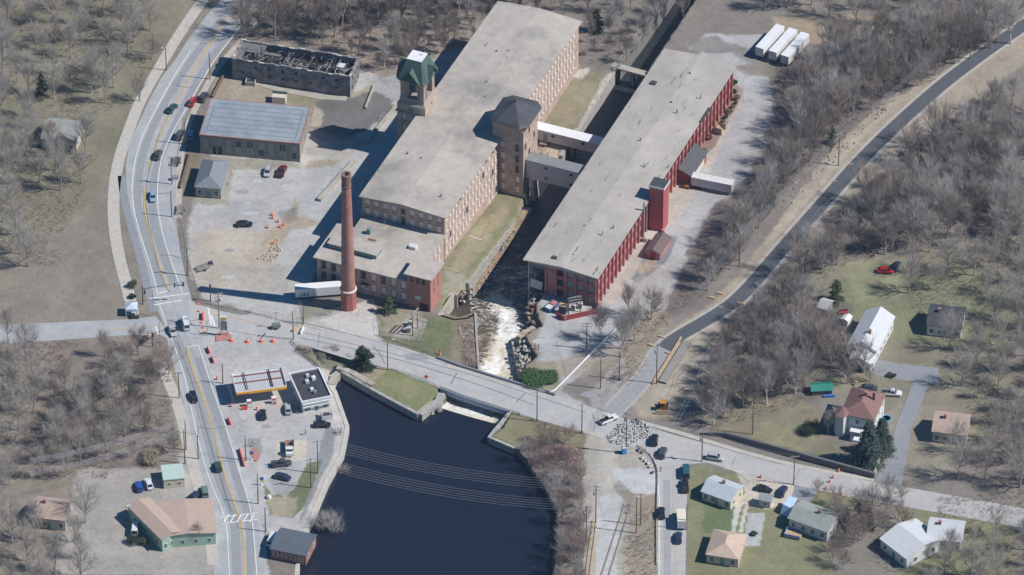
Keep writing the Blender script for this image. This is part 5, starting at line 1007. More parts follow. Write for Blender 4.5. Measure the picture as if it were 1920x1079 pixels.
wallthing("curved concrete edge of the back pool by the red tower", [(893, 588), (876, 597), (852, 600), (826, 592)], .6, -8, .0, M_CONC)
wallthing("slanting concrete wall by the foot of the red tower", [(822, 592), (838, 570), (850, 552), (858, 553)], .8, -8, .1, M_CONC)
wallthing("stone retaining wall along the lawn beside the channel", [(1, 2)], .9, -9, [-.6, -1.2, -2.2, -3.2, -3.7], M_STONE, world_pts=[F(-5, 9.5), F(3, 9.5), F(14, 9.4), F(26, 9.3), F(35, 8.2)], rough=.18)
wallthing("lower stained concrete ledge along the dark channel", [(1, 3)], 1.5, -9, [-4.3, -4.6, -4.9, -5.2], mat("rust stained concrete", (.34, .25, .165), .95, .2, .6, rgb2=(.22, .15, .09), scale2=.5), world_pts=[F(-5.5, 10.8), F(8, 10.8), F(22, 10.6), F(36, 9.4)], rough=.05, cat="ledge", name="concrete_ledge")
wallthing("pale stone wall beside the far lawn and channel", [(1, 4)], 1.3, -9, [-3.0, -2.6, -2.1, -1.6], M_STONE, world_pts=[F(60, 10.0), F(75, 10.0), F(90, 10.0), F(100, 9.6)], rough=.15)
wallthing("dark stone wall face below the far footbridge", [(1, 5)], .8, -9, -.8, M_STONED, world_pts=[F(100, 9.4), F(102, 10.5), F(120, 11), F(150, 11)], rough=.1)
wallthing("stone wall under the west side of the red mill", [(1, 6)], .7, -9, -.3, M_STONED, world_pts=[F(3.5, 25.3), F(30, 25.3), F(101, 25.3)])
wallthing("slim slab of broken concrete leaning into the rapids", [(960, 640), (975, 715)], .5, -7, -2.2, M_CONC, z=-3, cat="concrete slab", name="concrete_slab")
wallthing("broken concrete footing jutting into the rapids", [(972, 632), (984, 622), (1002, 612)], 1.3, -6, -.5, mat("tan concrete", (.42, .34, .25), .95, .2, 1), z=-.5, rough=.3, step=.7, cat="concrete slab", name="concrete_slab")
# dark pit sides and rubble on the eroded east bank
rnd = random.Random(21)
def rubble(label, poly, n, r0, r1, zb, zt, mats, cat="rubble", name="rubble", z=0, seed=1):
    rn = random.Random(seed); mb = MB(); xs_ = [p[0] for p in poly]; ys_ = [p[1] for p in poly]; k = 0
    while k < n:
        x = rn.uniform(min(xs_), max(xs_)); y = rn.uniform(min(ys_), max(ys_))
        if not pip1(x, y, poly): continue
        p = W(x, y, z); r = rn.uniform(r0, r1); mb.rock((p.x, p.y, rn.uniform(zb, zt)), r, rn.randrange(len(mats)), rn); k += 1
    o = mb.build(name, mats); return tag(o, label, cat, kind='stuff')
M_RK = [mat("grey rock", (.36, .35, .33), .95, .25, 2), mat("tan rock", (.45, .38, .30), .95, .2, 2), mat("dark rock", (.17, .16, .15), .95, .2, 2)]
rubble("tumbled pale rock below the broken bank near the evergreen thicket", [(978, 640), (1006, 668), (990, 690), (978, 712), (966, 660)], 170, .3, .8, -4.5, -.6, M_RK[:2], z=-2, seed=1)
rubble("dark wreckage and rubble at the red mill's broken corner", [(990, 540), (1030, 530), (1030, 560), (1008, 575), (998, 590)], 150, .25, .8, -5, -.2, [M_RK[2], M_WOOD, M_REDD, M_STEEL], z=-2, seed=2)
rubble("spill of pinkish broken stone between the two covered bridges", [(1000, 270), (1025, 275), (1056, 288), (1054, 312), (1010, 312), (1000, 290)], 330, .25, .65, -4.6, -3.2, [mat("pinkish broken stone", (.46, .36, .29), .95, .2, 2), M_RK[1]], z=-4.2, seed=3)
rubble("torn brown rubble along the foot of the broken bank by the red mill", [(988, 566), (1012, 572), (1020, 600), (1006, 618), (988, 612)], 110, .2, .7, -3.6, -.8, [mat("torn brown earth", (.24, .175, .125), .95, .3, 1.5), M_RK[1], M_RK[2]], z=-2.2, seed=14)
rubble("fallen stones along the foot of the channel ledge", [(886, 548), (900, 530), (925, 488), (960, 430), (968, 434), (930, 498), (902, 548)], 90, .15, .5, -5.0, -4.2, [M_RK[0], M_RK[1], M_RK[2]], z=-4.6, seed=15)
rubble("brown slump of earth and stone west of the thin river wall", [(862, 606), (888, 600), (890, 640), (876, 652), (860, 630)], 70, .15, .5, -.3, .2, [mat("torn brown earth", (.24, .175, .125), .95, .3, 1.5), M_RK[1]], z=0, seed=16)
rubble("riprap heap spread across the closed road beside the white pickup", [(1138, 820), (1150, 808), (1158, 796), (1180, 792), (1196, 786), (1220, 800), (1216, 820), (1190, 830), (1176, 838), (1146, 832)], 380, .12, .42, .06, .35, [mat("green grey riprap", (.33, .37, .33), .95, .2, 2), mat("pale riprap", (.52, .55, .52), .95, .15, 2), M_RK[2]], z=.1, seed=4)
rubble("broken stones at the west end of the weir", [(800, 752), (836, 752), (824, 772), (802, 776)], 60, .3, .7, -2.1, -.9, M_RK, z=-1.5, seed=5)
rubble("mossy rock shelf above the back pool", [(852, 546), (892, 540), (888, 553), (862, 559)], 110, .25, .8, -3.6, -1.2, [mat("wet brown rock", (.26, .21, .15), .9, .3, 1.5), M_RK[0]], z=-2, seed=6)
rubble("broken stones scattered on the slope under the trail", [(1240, 570), (1270, 590), (1240, 640), (1195, 690), (1180, 680)], 36, .15, .4, 0, .2, M_RK[:2], z=0, seed=8)
rubble("stones dotted along the far bank of the trail", [(1480, 340), (1560, 280), (1660, 190), (1668, 205), (1500, 370), (1430, 440)], 90, .2, .45, 0, .25, M_RK, z=0, seed=9)
rubble("cracked earth clods in the eroded yard gully", [(482, 485), (505, 470), (520, 440), (528, 470), (512, 495)], 120, .15, .5, -.05, .2, M_RK[:2], z=0, seed=10)
# flood debris at red mill corner
t = thing("open_skip", "tilted blue skip full of red and pale debris outside the broken mill corner", "skip", G(1031, 588), R(52)); MB().box(0, 4.2, 0, 2.2, 0, .15).box(0, 4.2, 0, .12, .15, 1.2).box(0, 4.2, 2.08, 2.2, .15, 1.2).box(0, .12, .12, 2.08, .15, 1.2).box(4.08, 4.2, .12, 2.08, .15, 1.2).build("body", mat("blue steel", (.06, .11, .22), .6, .1), t); MB().box(.3, 2.0, .3, 1.9, .9, 1.15, 0).box(2.2, 3.8, .4, 1.8, .8, 1.3, 1).build("load", [M_OFFW, M_RED], t)
# ---- road bridge
br = thing("road_bridge", "road bridge over the dam with blue grey steel side beams", "bridge", (0, 0, 0))
sd = [W(x, y, 0) for x, y in [(826, 729), (870, 746), (945, 770), (975, 779)]]; nd = [W(x, y, 0) for x, y in [(820, 675), (860, 690), (930, 712), (1000, 733), (1040, 745)]]
deck = [tuple(p[:2]) for p in sd]+[tuple(p[:2]) for p in reversed(nd)]
MB().prism(deck, -1.0, .0, 0).build("deck", M_CONC, br)
M_BLUE = mat("blue grey painted steel", (.30, .35, .42), .6, .08, 1)
wallrun(MB(), [p+Vector((0, -.35, 0)) for p in sd[:3]]+[sd[2]+Vector((1.5, -.9, 0))], .35, -1.05, .55).build("side_beam", M_BLUE, br); wallrun(MB(), [p+Vector((.1, .6, 0)) for p in dense(nd, 2)], .5, -1.0, .75).build("side_beam", mat("dark grey parapet", (.22, .23, .25), .8, .15, 1), br)
pb = MB()
for p in dense(sd, 1.4): pb.tube((p.x, p.y-.15, .4), (p.x, p.y-.15, 1.0), .07)
pb.poly_tube([Vector((p.x, p.y-.15, .95)) for p in sd], .07).poly_tube([Vector((p.x, p.y-.15, .7)) for p in sd], .05); pb.build("railing", M_STEEL, br)
MB().box(-1, 1, -.6, 6, -6, -1, 0, Matrix.Translation(W(829, 741, 0)) @ Matrix.Rotation(R(-10), 4, 'Z')).build("abutment", M_STONED, br); MB().box(-.5, 1, -1, 6, -6, -1, 0, Matrix.Translation(W(962, 772, 0)) @ Matrix.Rotation(R(-20), 4, 'Z')).build("abutment", M_STONED, br)
def rail(label, px, h=.75, step=2.2, m=None, r=.06, rails=(.7, .4), name="guard_rail", cat="guard rail", z=0, group=None, pm=None):
    pts = smooth_line([G(x, y)+Vector((0, 0, .0)) for x, y in px], 1); t = thing(name, label, cat, tuple(pts[0]), 0, group); o0 = pts[0]
    pm_ = MB()
    for p in dense(pts, step): q = p-o0; pm_.tube((q.x, q.y, 0), (q.x, q.y, h), r)
    pm_.build("posts", pm or M_WOODG, t); rm_ = MB()
    for z_ in rails: rm_.poly_tube([Vector((p.x-o0.x, p.y-o0.y, z_)) for p in pts], r*.9)
    rm_.build("rails", m or M_STEEL, t); return t
rail("wooden guard rail along the peninsula edge of the bridge road", [(733, 694), (780, 708), (826, 729)], m=M_WOODG)
rail("wooden guard rail along the lawn east of the bridge", [(960, 775), (1010, 792), (1060, 806), (1095, 814)], m=M_WOODG)
rail("curved guard rail round the street corner by the white boulders", [(1195, 838), (1215, 848), (1230, 868), (1235, 890), (1232, 960), (1232, 1060)], m=M_TRIM, r=.1)
rail("dark guard rail behind the petrol station lot", [(545, 642), (565, 660), (585, 680), (600, 692)], m=M_BLACK)
rail("steel guard rail beside the flagged lot entrance", [(820, 672), (850, 683)], m=M_STEEL)
t = thing("white_barrier_rail", "long straight white barrier rail running up from the bridge end between the two lots", "barrier", G(1010, 736)); o0 = G(1010, 736)
pp = smooth_line([G(x, y)-o0 for x, y in [(1012, 735), (1035, 740), (1050, 725), (1075, 700), (1120, 654), (1175, 600)]], 2); wallrun(MB(), pp, .35, .35, .75).build("beam", M_WHITE, t)
pm_ = MB()
for p in dense(pp, 2.4): pm_.box(p.x-.1, p.x+.1, p.y-.1, p.y+.1, 0, .35)
pm_.build("posts", M_OFFW, t)
def chain(label, px, h=1.7, step=2.6, group="chain link fences", gates=None):
    pts = [G(x, y) for x, y in px]; o0 = pts[0]; t = thing("chain_link_fence", label, "fence", tuple(o0), 0, group); a = MB(); b = MB()
    for p in dense(pts, step): q = p-o0; a.tube((q.x, q.y, q.z), (q.x, q.y, q.z+h), .045, .045, 4)
    a.build("posts", M_STEEL, t); d = [p-o0 for p in pts]
    for z_ in (.1, h): b.poly_tube([Vector((p.x, p.y, p.z+z_)) for p in d], .03, 3)
    dd = dense(d, .45)
    for i, (p, q) in enumerate(zip(dd[:-1], dd[1:])): b.tube((p.x, p.y, p.z+(.1 if i % 2 else h)), (q.x, q.y, q.z+(h if i % 2 else .1)), .012, .012, 3, cap=False)
    b.build("mesh_and_rails", mat("fence wire", (.20, .19, .18), .7, 0), t); return t
chain("chain link fence between the main road and the cracked yard", [(334, 405), (344, 440), (352, 490), (362, 520), (372, 560)]); chain("chain link fence along the yard side of the bridge road", [(372, 565), (420, 577), (470, 586), (550, 607), (562, 612)])
chain("chain link fence with gap behind the chimney entrance", [(600, 600), (640, 585), (656, 578)]); chain("chain link fence round the small substation on the lawn", [(708, 600), (712, 630), (752, 637), (790, 642), (805, 606), (770, 596)])
chain("chain link fence between the lawn and the bridge road", [(712, 631), (780, 652), (822, 668)]); chain("chain link fence on the footbridge over the far channel", [(1150, 130), (1205, 150)])
chain("chain link fence beside the lone pole yard edge", [(560, 560), (568, 612)], group="chain link fences")
wallthing("dark stone wall with light coping along the north side of the corner street", [(1315, 814), (1360, 820), (1420, 838), (1500, 860), (1640, 897)], .7, -.2, [.6, 1.6, 2.0, 2.0, 1.8], mat("dark fieldstone wall", (.13, .13, .13), .95, .2, 1.2))
wallthing("pale coping slabs on top of the corner street wall", [(1315, 811.2), (1360, 813), (1420, 828.5), (1500, 850.5), (1640, 888)], .8, .0, [.62, .3, .3, .3, .3], M_CONC) if False else None
wallthing("low stone wall along the short side street", [(1638, 896), (1648, 866), (1655, 845)], .6, -.2, 1.0, M_STONE)
wallthing("long low concrete loading wall on the mill's yard side", [(598, 378), (664, 305)], 1.3, -.2, .9, M_CONC); wallthing("thin concrete wall beside the yard below the bell tower", [(690, 265), (742, 202)], .9, -.2, .8, M_CONC)
wallthing("thin pale concrete kerb wall by the burnt building", [(685, 205), (702, 162)], .5, -.2, .7, M_CONC); wallthing("long pale slab path in front of the burnt building", [(480, 155), (520, 168), (600, 183), (650, 186)], 2.0, -.1, .14, M_CONC, cat="slab path", name="concrete_path")
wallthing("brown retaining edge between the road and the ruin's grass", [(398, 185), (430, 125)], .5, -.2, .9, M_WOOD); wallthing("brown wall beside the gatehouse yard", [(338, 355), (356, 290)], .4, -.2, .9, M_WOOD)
# footbridge
p = F(101, 8.5); t = thing("footbridge", "narrow concrete footbridge over the far end of the channel", "bridge", (p.x, p.y, 0), ZR-math.pi/2+R(-2)); MB().box(0, 18, 0, 2.2, -1.4, -.9).build("deck", M_CONC, t); MB().box(6, 7, .2, 2, -9, -1.4).build("pier", M_STONED, t)
# loading platform deck on the trail side (old rail platform)
an_ = math.atan2((W(1280, 655)-W(1243, 715)).y, (W(1280, 655)-W(1243, 715)).x)
t = thing("timber_platform", "long grey timber platform lying beside the bend of the trail", "platform", tuple(G(1236, 718)), an_); pb = MB()
for i in range(24): pb.box(i*.78, i*.78+.7, -2.0, .2, .5, .62)
pb.build("planks", M_WOODG, t); MB().box(0, 18.7, -1.9, -1.6, 0, .5).box(0, 18.7, -.2, .1, 0, .5).build("beams", M_WOOD, t)
t = thing("timber_kerb", "long tan timber beam beside the grey platform", "beam", tuple(G(1225, 722)), an_); MB().box(0, 21, 0, .45, 0, .6).build("beam", M_TAN, t)
for i, (x, y, a) in enumerate([(1335, 559, 20), (1350, 551, 20), (1240, 632, 25), (1221, 648, 30), (1289, 641, 25), (1253, 663, 30), (1389, 570, 20)]):
    t = thing("timber_baulk", "short timber baulk "+["on the west verge of the trail, lower one of the close pair", "on the west verge of the trail, upper one of the close pair", "at the inner bend of the trail", "at the outer end of the trail bend by the wires", "on the gravel just above the platform", "on the gravel left of the tan timber beam", "alone on the east verge of the trail"][i], "timber", tuple(G(x, y)), R(-a)); MB().box(-.9, .9, -.35, .05, 0, .35).box(-.8, .7, .1, .4, 0, .3).build("baulk", M_TAN, t)
# rails of the old railway south of the road
for i, (a, b) in enumerate([((1128, 1079), (1172, 945)), ((1142, 1079), (1184, 945)), ((1098, 1079), (1112, 975)), ((1106, 1079), (1118, 985))]):
    t = wallthing("strip of old rail bed timber, number from the west: "+["third", "fourth", "first", "second"][i], [a, b], .35, -.1, .25, M_TAN if i > 1 else M_WOODG, cat="timber", name="rail_timber")

# ------------------------------------------------------------------ substations
def transformer(label, p, rz=0, s=1):
    t = thing("transformer", label, "transformer", tuple(p), rz, "grey transformers"); MB().box(-.6*s, .6*s, -.5*s, .5*s, 0, 1.7*s).build("tank", M_OFFW, t); f = MB()
    for i in range(5): f.box(-.5*s+i*.22*s, -.42*s+i*.22*s, -.75*s, -.5*s, .2*s, 1.5*s)
    f.build("cooling_fins", M_STEEL, t); b = MB()
    for x in (-.35, 0, .35): b.tube((x*s, 0, 1.7*s), (x*s, 0, 2.3*s), .09*s)
    b.build("bushings", M_RUST, t); return t
for i, (x, y) in enumerate([(1062, 584), (1075, 581), (1088, 577)]): transformer("grey transformer in the red walled enclosure, "+["nearest the skip", "the middle one", "nearest the mill corner"][i], G(x, y), R(-10))
for i, (x, y) in enumerate([(766, 622), (770, 610)]): transformer("grey transformer in the fenced lawn substation, "+["nearer the bridge road", "nearer the boiler house"][i], G(x, y), R(10))
def gantry(label, pts, h, n=2, group="substation gantries"):
    P = [G(*p) for p in pts]; o0 = P[0]; t = thing("substation_gantry", label, "gantry", tuple(o0), 0, group); d = P[-1]-o0
    for q in (Vector((0, 0, 0)), d): MB().tube((q.x, q.y, 0), (q.x, q.y, h), .14, .11, 6).build("post", M_WOOD, t)
    b = MB()
    for z_ in np.linspace(h*.62, h-.3, n+1): b.tube((-.4, .1, z_), (d.x+.4, d.y+.1, z_), .14, .14, 4)
    b.build("cross_beams", M_WOODG, t)
    for k in range(6): q = d*(k+.5)/6; MB().tube((q.x, q.y, h-.3), (q.x, q.y, h+.15), .08).build("insulator", M_WHITE, t)
gantry("brown timber gantry over the three transformers in the red enclosure", [(1066, 590), (1088, 585)], 5.5, 2); gantry("tall thin gantry in the fenced substation on the lawn", [(774, 630), (783, 616)], 7.0, 2)
w_ = [G(1043, 594), G(1057, 602), G(1120, 588), G(1120, 575)]; o0 = w_[1]; t = thing("red_enclosure_wall", "dark red plank wall enclosing the transformers at the red mill corner", "wall", tuple(o0)); wallrun(MB(), [p-o0 for p in w_], .2, 0, 1.6).build("planks", M_REDD, t); MB().lathe([(.18, -.02), (.18, .02)], 12).build("round_sign", M_WHITE, t).matrix_local = Matrix.Translation((.5, -.05, 1.0)) @ Matrix.Rotation(R(80), 4, 'X')
t = thing("grey_kiosk", "tall dark switch kiosk inside the red plank enclosure", "kiosk", tuple(G(1055, 587)), R(-20)); MB().box(-.9, .9, -.7, .7, 0, 2.6).build("cabinet", M_SLATE, t); MB().box(-1, 1, -.8, .8, 2.6, 2.75).build("roof", M_TAN, t)

# ------------------------------------------------------------------ vehicles
PAINTM = {}
def paint(name, rgb, rough=.32):
    k = name+" car paint"
    if k not in PAINTM: PAINTM[k] = mat(k, rgb, rough, .03, .6, metal=.15, spec=.6)
    return PAINTM[k]
M_LAMP = mat("headlight lens", (.7, .7, .68), .2, 0); M_TAIL = mat("tail light red", (.35, .02, .02), .3, 0); M_CGLASS = mat("car glass", (.025, .032, .04), .08, 0, spec=.8)
CAR = dict(sedan=(4.6, 1.78, .92, 1.42, [-.43, -.28, .12, .27]), hatch=(4.2, 1.75, .95, 1.5, [-.49, -.40, .10, .27]), suv=(4.6, 1.85, 1.05, 1.75, [-.49, -.42, .12, .25]), pickup=(5.3, 1.9, 1.05, 1.75, [-.10, -.06, .14, .24]), van=(5.3, 2.0, 1.1, 2.1, [-.5, -.47, .28, .40]), jeep=(4.0, 1.75, 1.05, 1.75, [-.48, -.46, .08, .16]))
def vehicle(name, label, x, y, head, kind, pm, cat="car", extra=None):
    L_, Wd, zb, zt, cab = CAR[kind]; p = G(x, y); t = thing(name, label, cat, (p.x, p.y, .10), R(head)); hw = Wd/2
    st = [(-.5, .80, .38, zb*.86), (-.485, .94, .30, zb*.97), (-.40, 1, .26, zb), (cab[1], 1, .26, zb), (0, 1, .26, zb*.99), (cab[3], 1, .26, zb*.95), (.38, .98, .26, zb*.87), (.47, .9, .30, zb*.76), (.5, .72, .38, zb*.66)]
    vs = []; fs = []
    for s, wf, z0, z1 in st:
        w_ = hw*wf; X_ = s*L_
        for yy, zz_ in ((-w_*.86, z0), (-w_, z0+.18), (-w_, z1-.16), (-w_*.86, z1), (w_*.86, z1), (w_, z1-.16), (w_, z0+.18), (w_*.86, z0)): vs.append((X_, yy, zz_))
    n = len(st)
    for i in range(n-1): fs += [(8*i+j, 8*i+(j+1) % 8, 8*(i+1)+(j+1) % 8, 8*(i+1)+j) for j in range(8)]
    fs += [tuple(range(8))[::-1], tuple(range(8*(n-1), 8*n))]
    b = MB().add(vs, fs)
    b.build("body", pm, t, smooth=False)
    # cabin: paint pillars and roof, glass set 1.5 cm proud
    a0, a1, a2, a3 = [c*L_ for c in cab]; lw, tw_ = hw*.9, hw*.74; zc = zb-.03; q = MB()
    V_ = [(a0, -lw, zc), (a3, -lw, zc), (a3, lw, zc), (a0, lw, zc), (a1, -tw_, zt), (a2, -tw_, zt), (a2, tw_, zt), (a1, tw_, zt)]
    q.add(V_, [(4, 5, 6, 7), (0, 1, 5, 4), (1, 2, 6, 5), (2, 3, 7, 6), (3, 0, 4, 7)]); q.build("cabin", pm, t)
    V2 = [Vector(v) for v in V_]
    def pane(nm, ids, k=.12, off=.02):
        c = [V2[i] for i in ids]; m_ = sum(c, Vector())/4; nn = (c[1]-c[0]).cross(c[2]-c[0]).normalized(); MB().add([v.lerp(m_, k)+nn*off for v in c], [(0, 1, 2, 3)]).build(nm, M_CGLASS, t)
    pane("windshield", (1, 2, 6, 5)); pane("rear_window", (3, 0, 4, 7)); pane("side_window", (0, 1, 5, 4)); pane("side_window", (2, 3, 7, 6))
    if kind in ('suv', 'pickup', 'sedan', 'hatch'):
        MB().box(a1+.25, a2-.1, -tw_*.8, tw_*.8, zt, zt+.03).build("roof_panel", pm, t)
    wr = .33 if kind not in ('pickup', 'suv', 'van', 'jeep') else .38
    for sx in (-.31, .31):
        for sy in (-1, 1):
            w = MB().lathe([(wr, -.11), (wr, .11)], 12).build("wheel", M_BLACK, t); w.matrix_local = Matrix.Translation((sx*L_, sy*(hw-.08), wr-.08)) @ Matrix.Rotation(R(90), 4, 'X')
            MB().lathe([(wr*.6, -.12), (wr*.6, .12)], 8).build("rim", M_STEEL, w)
    for sy in (-1, 1):
        MB().box(.478*L_, .497*L_, sy*hw*.6-.18, sy*hw*.6+.18, zb*.56, zb*.56+.14).build("headlight", M_LAMP, t); MB().box(-.503*L_, -.488*L_, sy*hw*.68-.14, sy*hw*.68+.14, zb*.62, zb*.62+.2).build("tail_light", M_TAIL, t)
        MB().box(a3-.35, a3-.2, sy*(hw+.08)-.08, sy*(hw+.08)+.08, zb-.02, zb+.14).build("mirror", pm, t)
    if kind == 'pickup':
        MB().box(-.49*L_, a0-.05, -hw*.82, hw*.82, zb-.02, zb+.012).build("bed_floor", M_BLACK, t); MB().box(-.49*L_, a0-.05, -hw*.98, -hw*.84, zb-.05, zb+.12).box(-.49*L_, a0-.05, hw*.84, hw*.98, zb-.05, zb+.12).build("bed_side", pm, t)
    if extra: extra(t, L_, hw, zb, zt)
    return t
BL = paint("black", (.02, .022, .028)); DG = paint("dark grey", (.075, .08, .09)); SV = paint("silver", (.45, .47, .49)); LB = paint("light blue", (.30, .40, .50)); WHP = paint("white", (.75, .76, .76))
RD = paint("red", (.42, .02, .03)); DR = paint("maroon", (.16, .02, .03)); GN = paint("dark green", (.04, .10, .075)); BU = paint("blue", (.02, .10, .42)); NB = paint("slate blue", (.03, .05, .10)); GG = paint("sage green", (.17, .24, .21)); TL = paint("teal", (.03, .12, .14)); BRD = paint("bright red", (.75, .02, .02))
def ladder(t, L_, hw, zb, zt):
    b = MB()
    for y in (-hw*.7, hw*.7):
        b.poly_tube([(-L_*.45, y, zb), (-L_*.45, y, zt+.15), (L_*.2, y, zt+.15)], .04)
    for x in (-.45, -.2, .05, .2): b.tube((x*L_, -hw*.7, zt+.15), (x*L_, hw*.7, zt+.15), .035)
    b.build("ladder_rack", M_STEEL, t)
for a in [("sedan", "dark green sedan driving up the curve of the main road", 323, 207, 64, 'sedan', GN), ("sedan", "red sedan parked on the verge behind the dark wagon", 362, 194, 66, 'sedan', RD), ("suv", "dark grey wagon parked ahead of the red sedan by the workshop", 382, 186, 68, 'suv', DG),
          ("suv", "dark grey suv parked at the verge pole west of the workshop", 338, 257, 74, 'suv', DG), ("hatchback", "light blue hatchback parked in the shade of the workshop wall", 358, 257, 88, 'hatch', LB), ("sedan", "charcoal sedan driving on the main road level with the workshop's south end", 296, 294, 78, 'sedan', DG),
          ("sedan", "light blue sedan driving on the main road past the gatehouse", 287, 372, -88, 'sedan', LB), ("hatchback", "pale silver hatchback parked in the yard beside the maroon pickup", 502, 326, -100, 'hatch', SV),
          ("sedan", "black sedan parked sideways in the middle of the cracked yard", 458, 424, 3, 'sedan', BL), ("sedan", "black sedan driving downhill past the station canopy", 363, 748, -76, 'sedan', BL), ("sedan", "black sedan standing in the station lot between the canopy and the island", 493, 781, 97, 'hatch', BL),
          ("sedan", "silver sedan parked in front of the station shop", 540, 770, 95, 'sedan', SV), ("sedan", "black sedan parked crosswise below the bin enclosure", 604, 800, 2, 'sedan', BL), ("sedan", "dark navy convertible looking car at the tip of the station grass", 530, 898, -18, 'sedan', NB),
          ("suv", "dark green jeep driving uphill beside the second red barrier", 409, 879, 103, 'jeep', GN), ("suv", "sage green suv parked beside the green building", 384, 926, 97, 'suv', GG), ("sedan", "navy car half hidden at the shaded gable of the green building", 366, 933, 50, 'sedan', NB),
          ("sedan", "bright blue car parked west of the cream shed", 261, 916, 103, 'hatch', BU), ("sedan", "white car parked between the blue car and the cream shed", 279, 911, 106, 'sedan', WHP), ("van", "small white van beside the lean to", 254, 996, 88, 'van', WHP), ("van", "white van parked by the dark roofed building", 511, 1016, 75, 'van', WHP),
          ("suv", "black suv stopped beside the riprap heap", 1227, 829, 86, 'suv', BL), ("suv", "dark grey suv stopped just below the black one at the street corner", 1242, 853, 78, 'suv', DG), ("suv", "silver suv standing on the corner street above the bungalow", 1341, 862, -14, 'suv', SV),
          ("van", "dark teal van leading the queue on the south street", 1286, 889, 90, 'van', TL), ("suv", "black suv driving up the south street", 1240, 966, 90, 'suv', BL), ("sedan", "slate blue sedan following the white lorry", 1272, 1012, 88, 'sedan', NB),
          ("sedan", "dark car parked askew in the bungalow's driveway", 1432, 921, -24, 'sedan', BL), ("sedan", "dark blue car tucked at the driveway edge by the hedge", 1467, 925, 70, 'sedan', NB), ("sedan", "bright red car on the lawn of the eastern field", 1660, 511, -6, 'sedan', BRD),
          ("sedan", "navy sedan beside the bright red car", 1680, 503, 70, 'sedan', NB), ("sedan", "grey car parked behind the tall white house", 1630, 731, -5, 'sedan', DG)]: vehicle(*a)
vehicle("pickup_truck", "maroon pickup parked in the yard beside the silver hatchback", 529, 325, 77, 'pickup', DR, "truck")
vehicle("pickup_truck", "dark grey pickup at the south edge of the station lot", 528, 873, 12, 'pickup', DG, "truck", ladder)
vehicle("pickup_truck", "black pickup behind the teal van on the south street", 1284, 915, 92, 'pickup', BL, "truck")
vehicle("pickup_truck", "white pickup with open tool bed parked at the bridge end", 1141, 790, 35, 'pickup', WHP, "truck"); vehicle("pickup_truck", "white pickup with roof rack north of the red roofed house", 1672, 741, -4, 'pickup', WHP, "truck", ladder)
vehicle("minibus", "white passenger van crossing the road junction", 348, 611, 102, 'van', WHP, "van"); vehicle("sedan", "pale grey sedan with green tinted windscreen under the signal arm", 323, 624, -74, 'sedan', SV)
# flatbed, box lorry
def lorry(label, x, y, head, L_, box, cabm, boxm, name="lorry"):
    p = G(x, y); t = thing(name, label, "truck", (p.x, p.y, .1), R(head)); MB().box(L_/2-1.9, L_/2-.75, -1.0, 1.0, .5, 2.3).add([(L_/2-.75, -1, .5), (L_/2, -.95, .5), (L_/2, -.95, 1.3), (L_/2-.2, -.97, 1.4), (L_/2-.75, -1, 1.45), (L_/2-.75, 1, .5), (L_/2, .95, .5), (L_/2, .95, 1.3), (L_/2-.2, .97, 1.4), (L_/2-.75, 1, 1.45)], [(0, 1, 2, 3, 4), (9, 8, 7, 6, 5), (1, 6, 7, 2), (2, 7, 8, 3), (3, 8, 9, 4), (0, 5, 6, 1)]).build("cab", cabm, t)
    MB().add([(L_/2-.73, -.85, 1.5), (L_/2-.73, .85, 1.5), (L_/2-.73, .85, 2.15), (L_/2-.73, -.85, 2.15)], [(0, 1, 2, 3)]).build("windshield", M_CGLASS, t)
    MB().box(-L_/2, L_/2-2, -.5, .5, .45, .8).build("chassis", M_BLACK, t)
    if box: MB().box(-L_/2, L_/2-2.05, -1.15, 1.15, .8, 3.1).build("box_body", boxm, t); MB().box(-L_/2, L_/2-2.05, -1.15, 1.15, 3.1, 3.18).build("roof", mat("cream lorry roof", (.68, .65, .52), .7, .04), t)
    else:
        MB().box(-L_/2, L_/2-2.05, -1.1, 1.1, .8, .95).build("flatbed", mat("rusty brown bed", (.30, .17, .11), .9, .2, 1.5), t); MB().box(-L_/2, L_/2-2.05, -1.15, -1.1, .8, 1.4).box(-L_/2, L_/2-2.05, 1.1, 1.15, .8, 1.4).box(L_/2-2.05, L_/2-1.95, -1.1, 1.1, .8, 2.0).build("side_boards", M_RUST, t); MB().lathe([(.4, .95), (.4, 1.7)], 10, 0, (-L_*.2, .5)).build("drum", M_BLACK, t)
    for sx in (-.32, .32):
        for sy in (-1, 1): MB().lathe([(.45, -.15), (.45, .15)], 12).build("wheel", M_BLACK, t).matrix_local = Matrix.Translation((sx*L_, sy*.95, .35)) @ Matrix.Rotation(R(90), 4, 'X')
    for sy in (-.7, .7): MB().box(L_/2-.02, L_/2+.01, sy-.15, sy+.15, .8, 1.0).build("headlight", M_LAMP, t)
    return t
lorry("white flatbed truck with rusty brown bed on the tan concrete pad", 543, 845, -88, 6.2, False, WHP, None); lorry("white box lorry with cream roof in the south street queue", 1277, 980, 92, 6.8, True, WHP, M_OFFW)
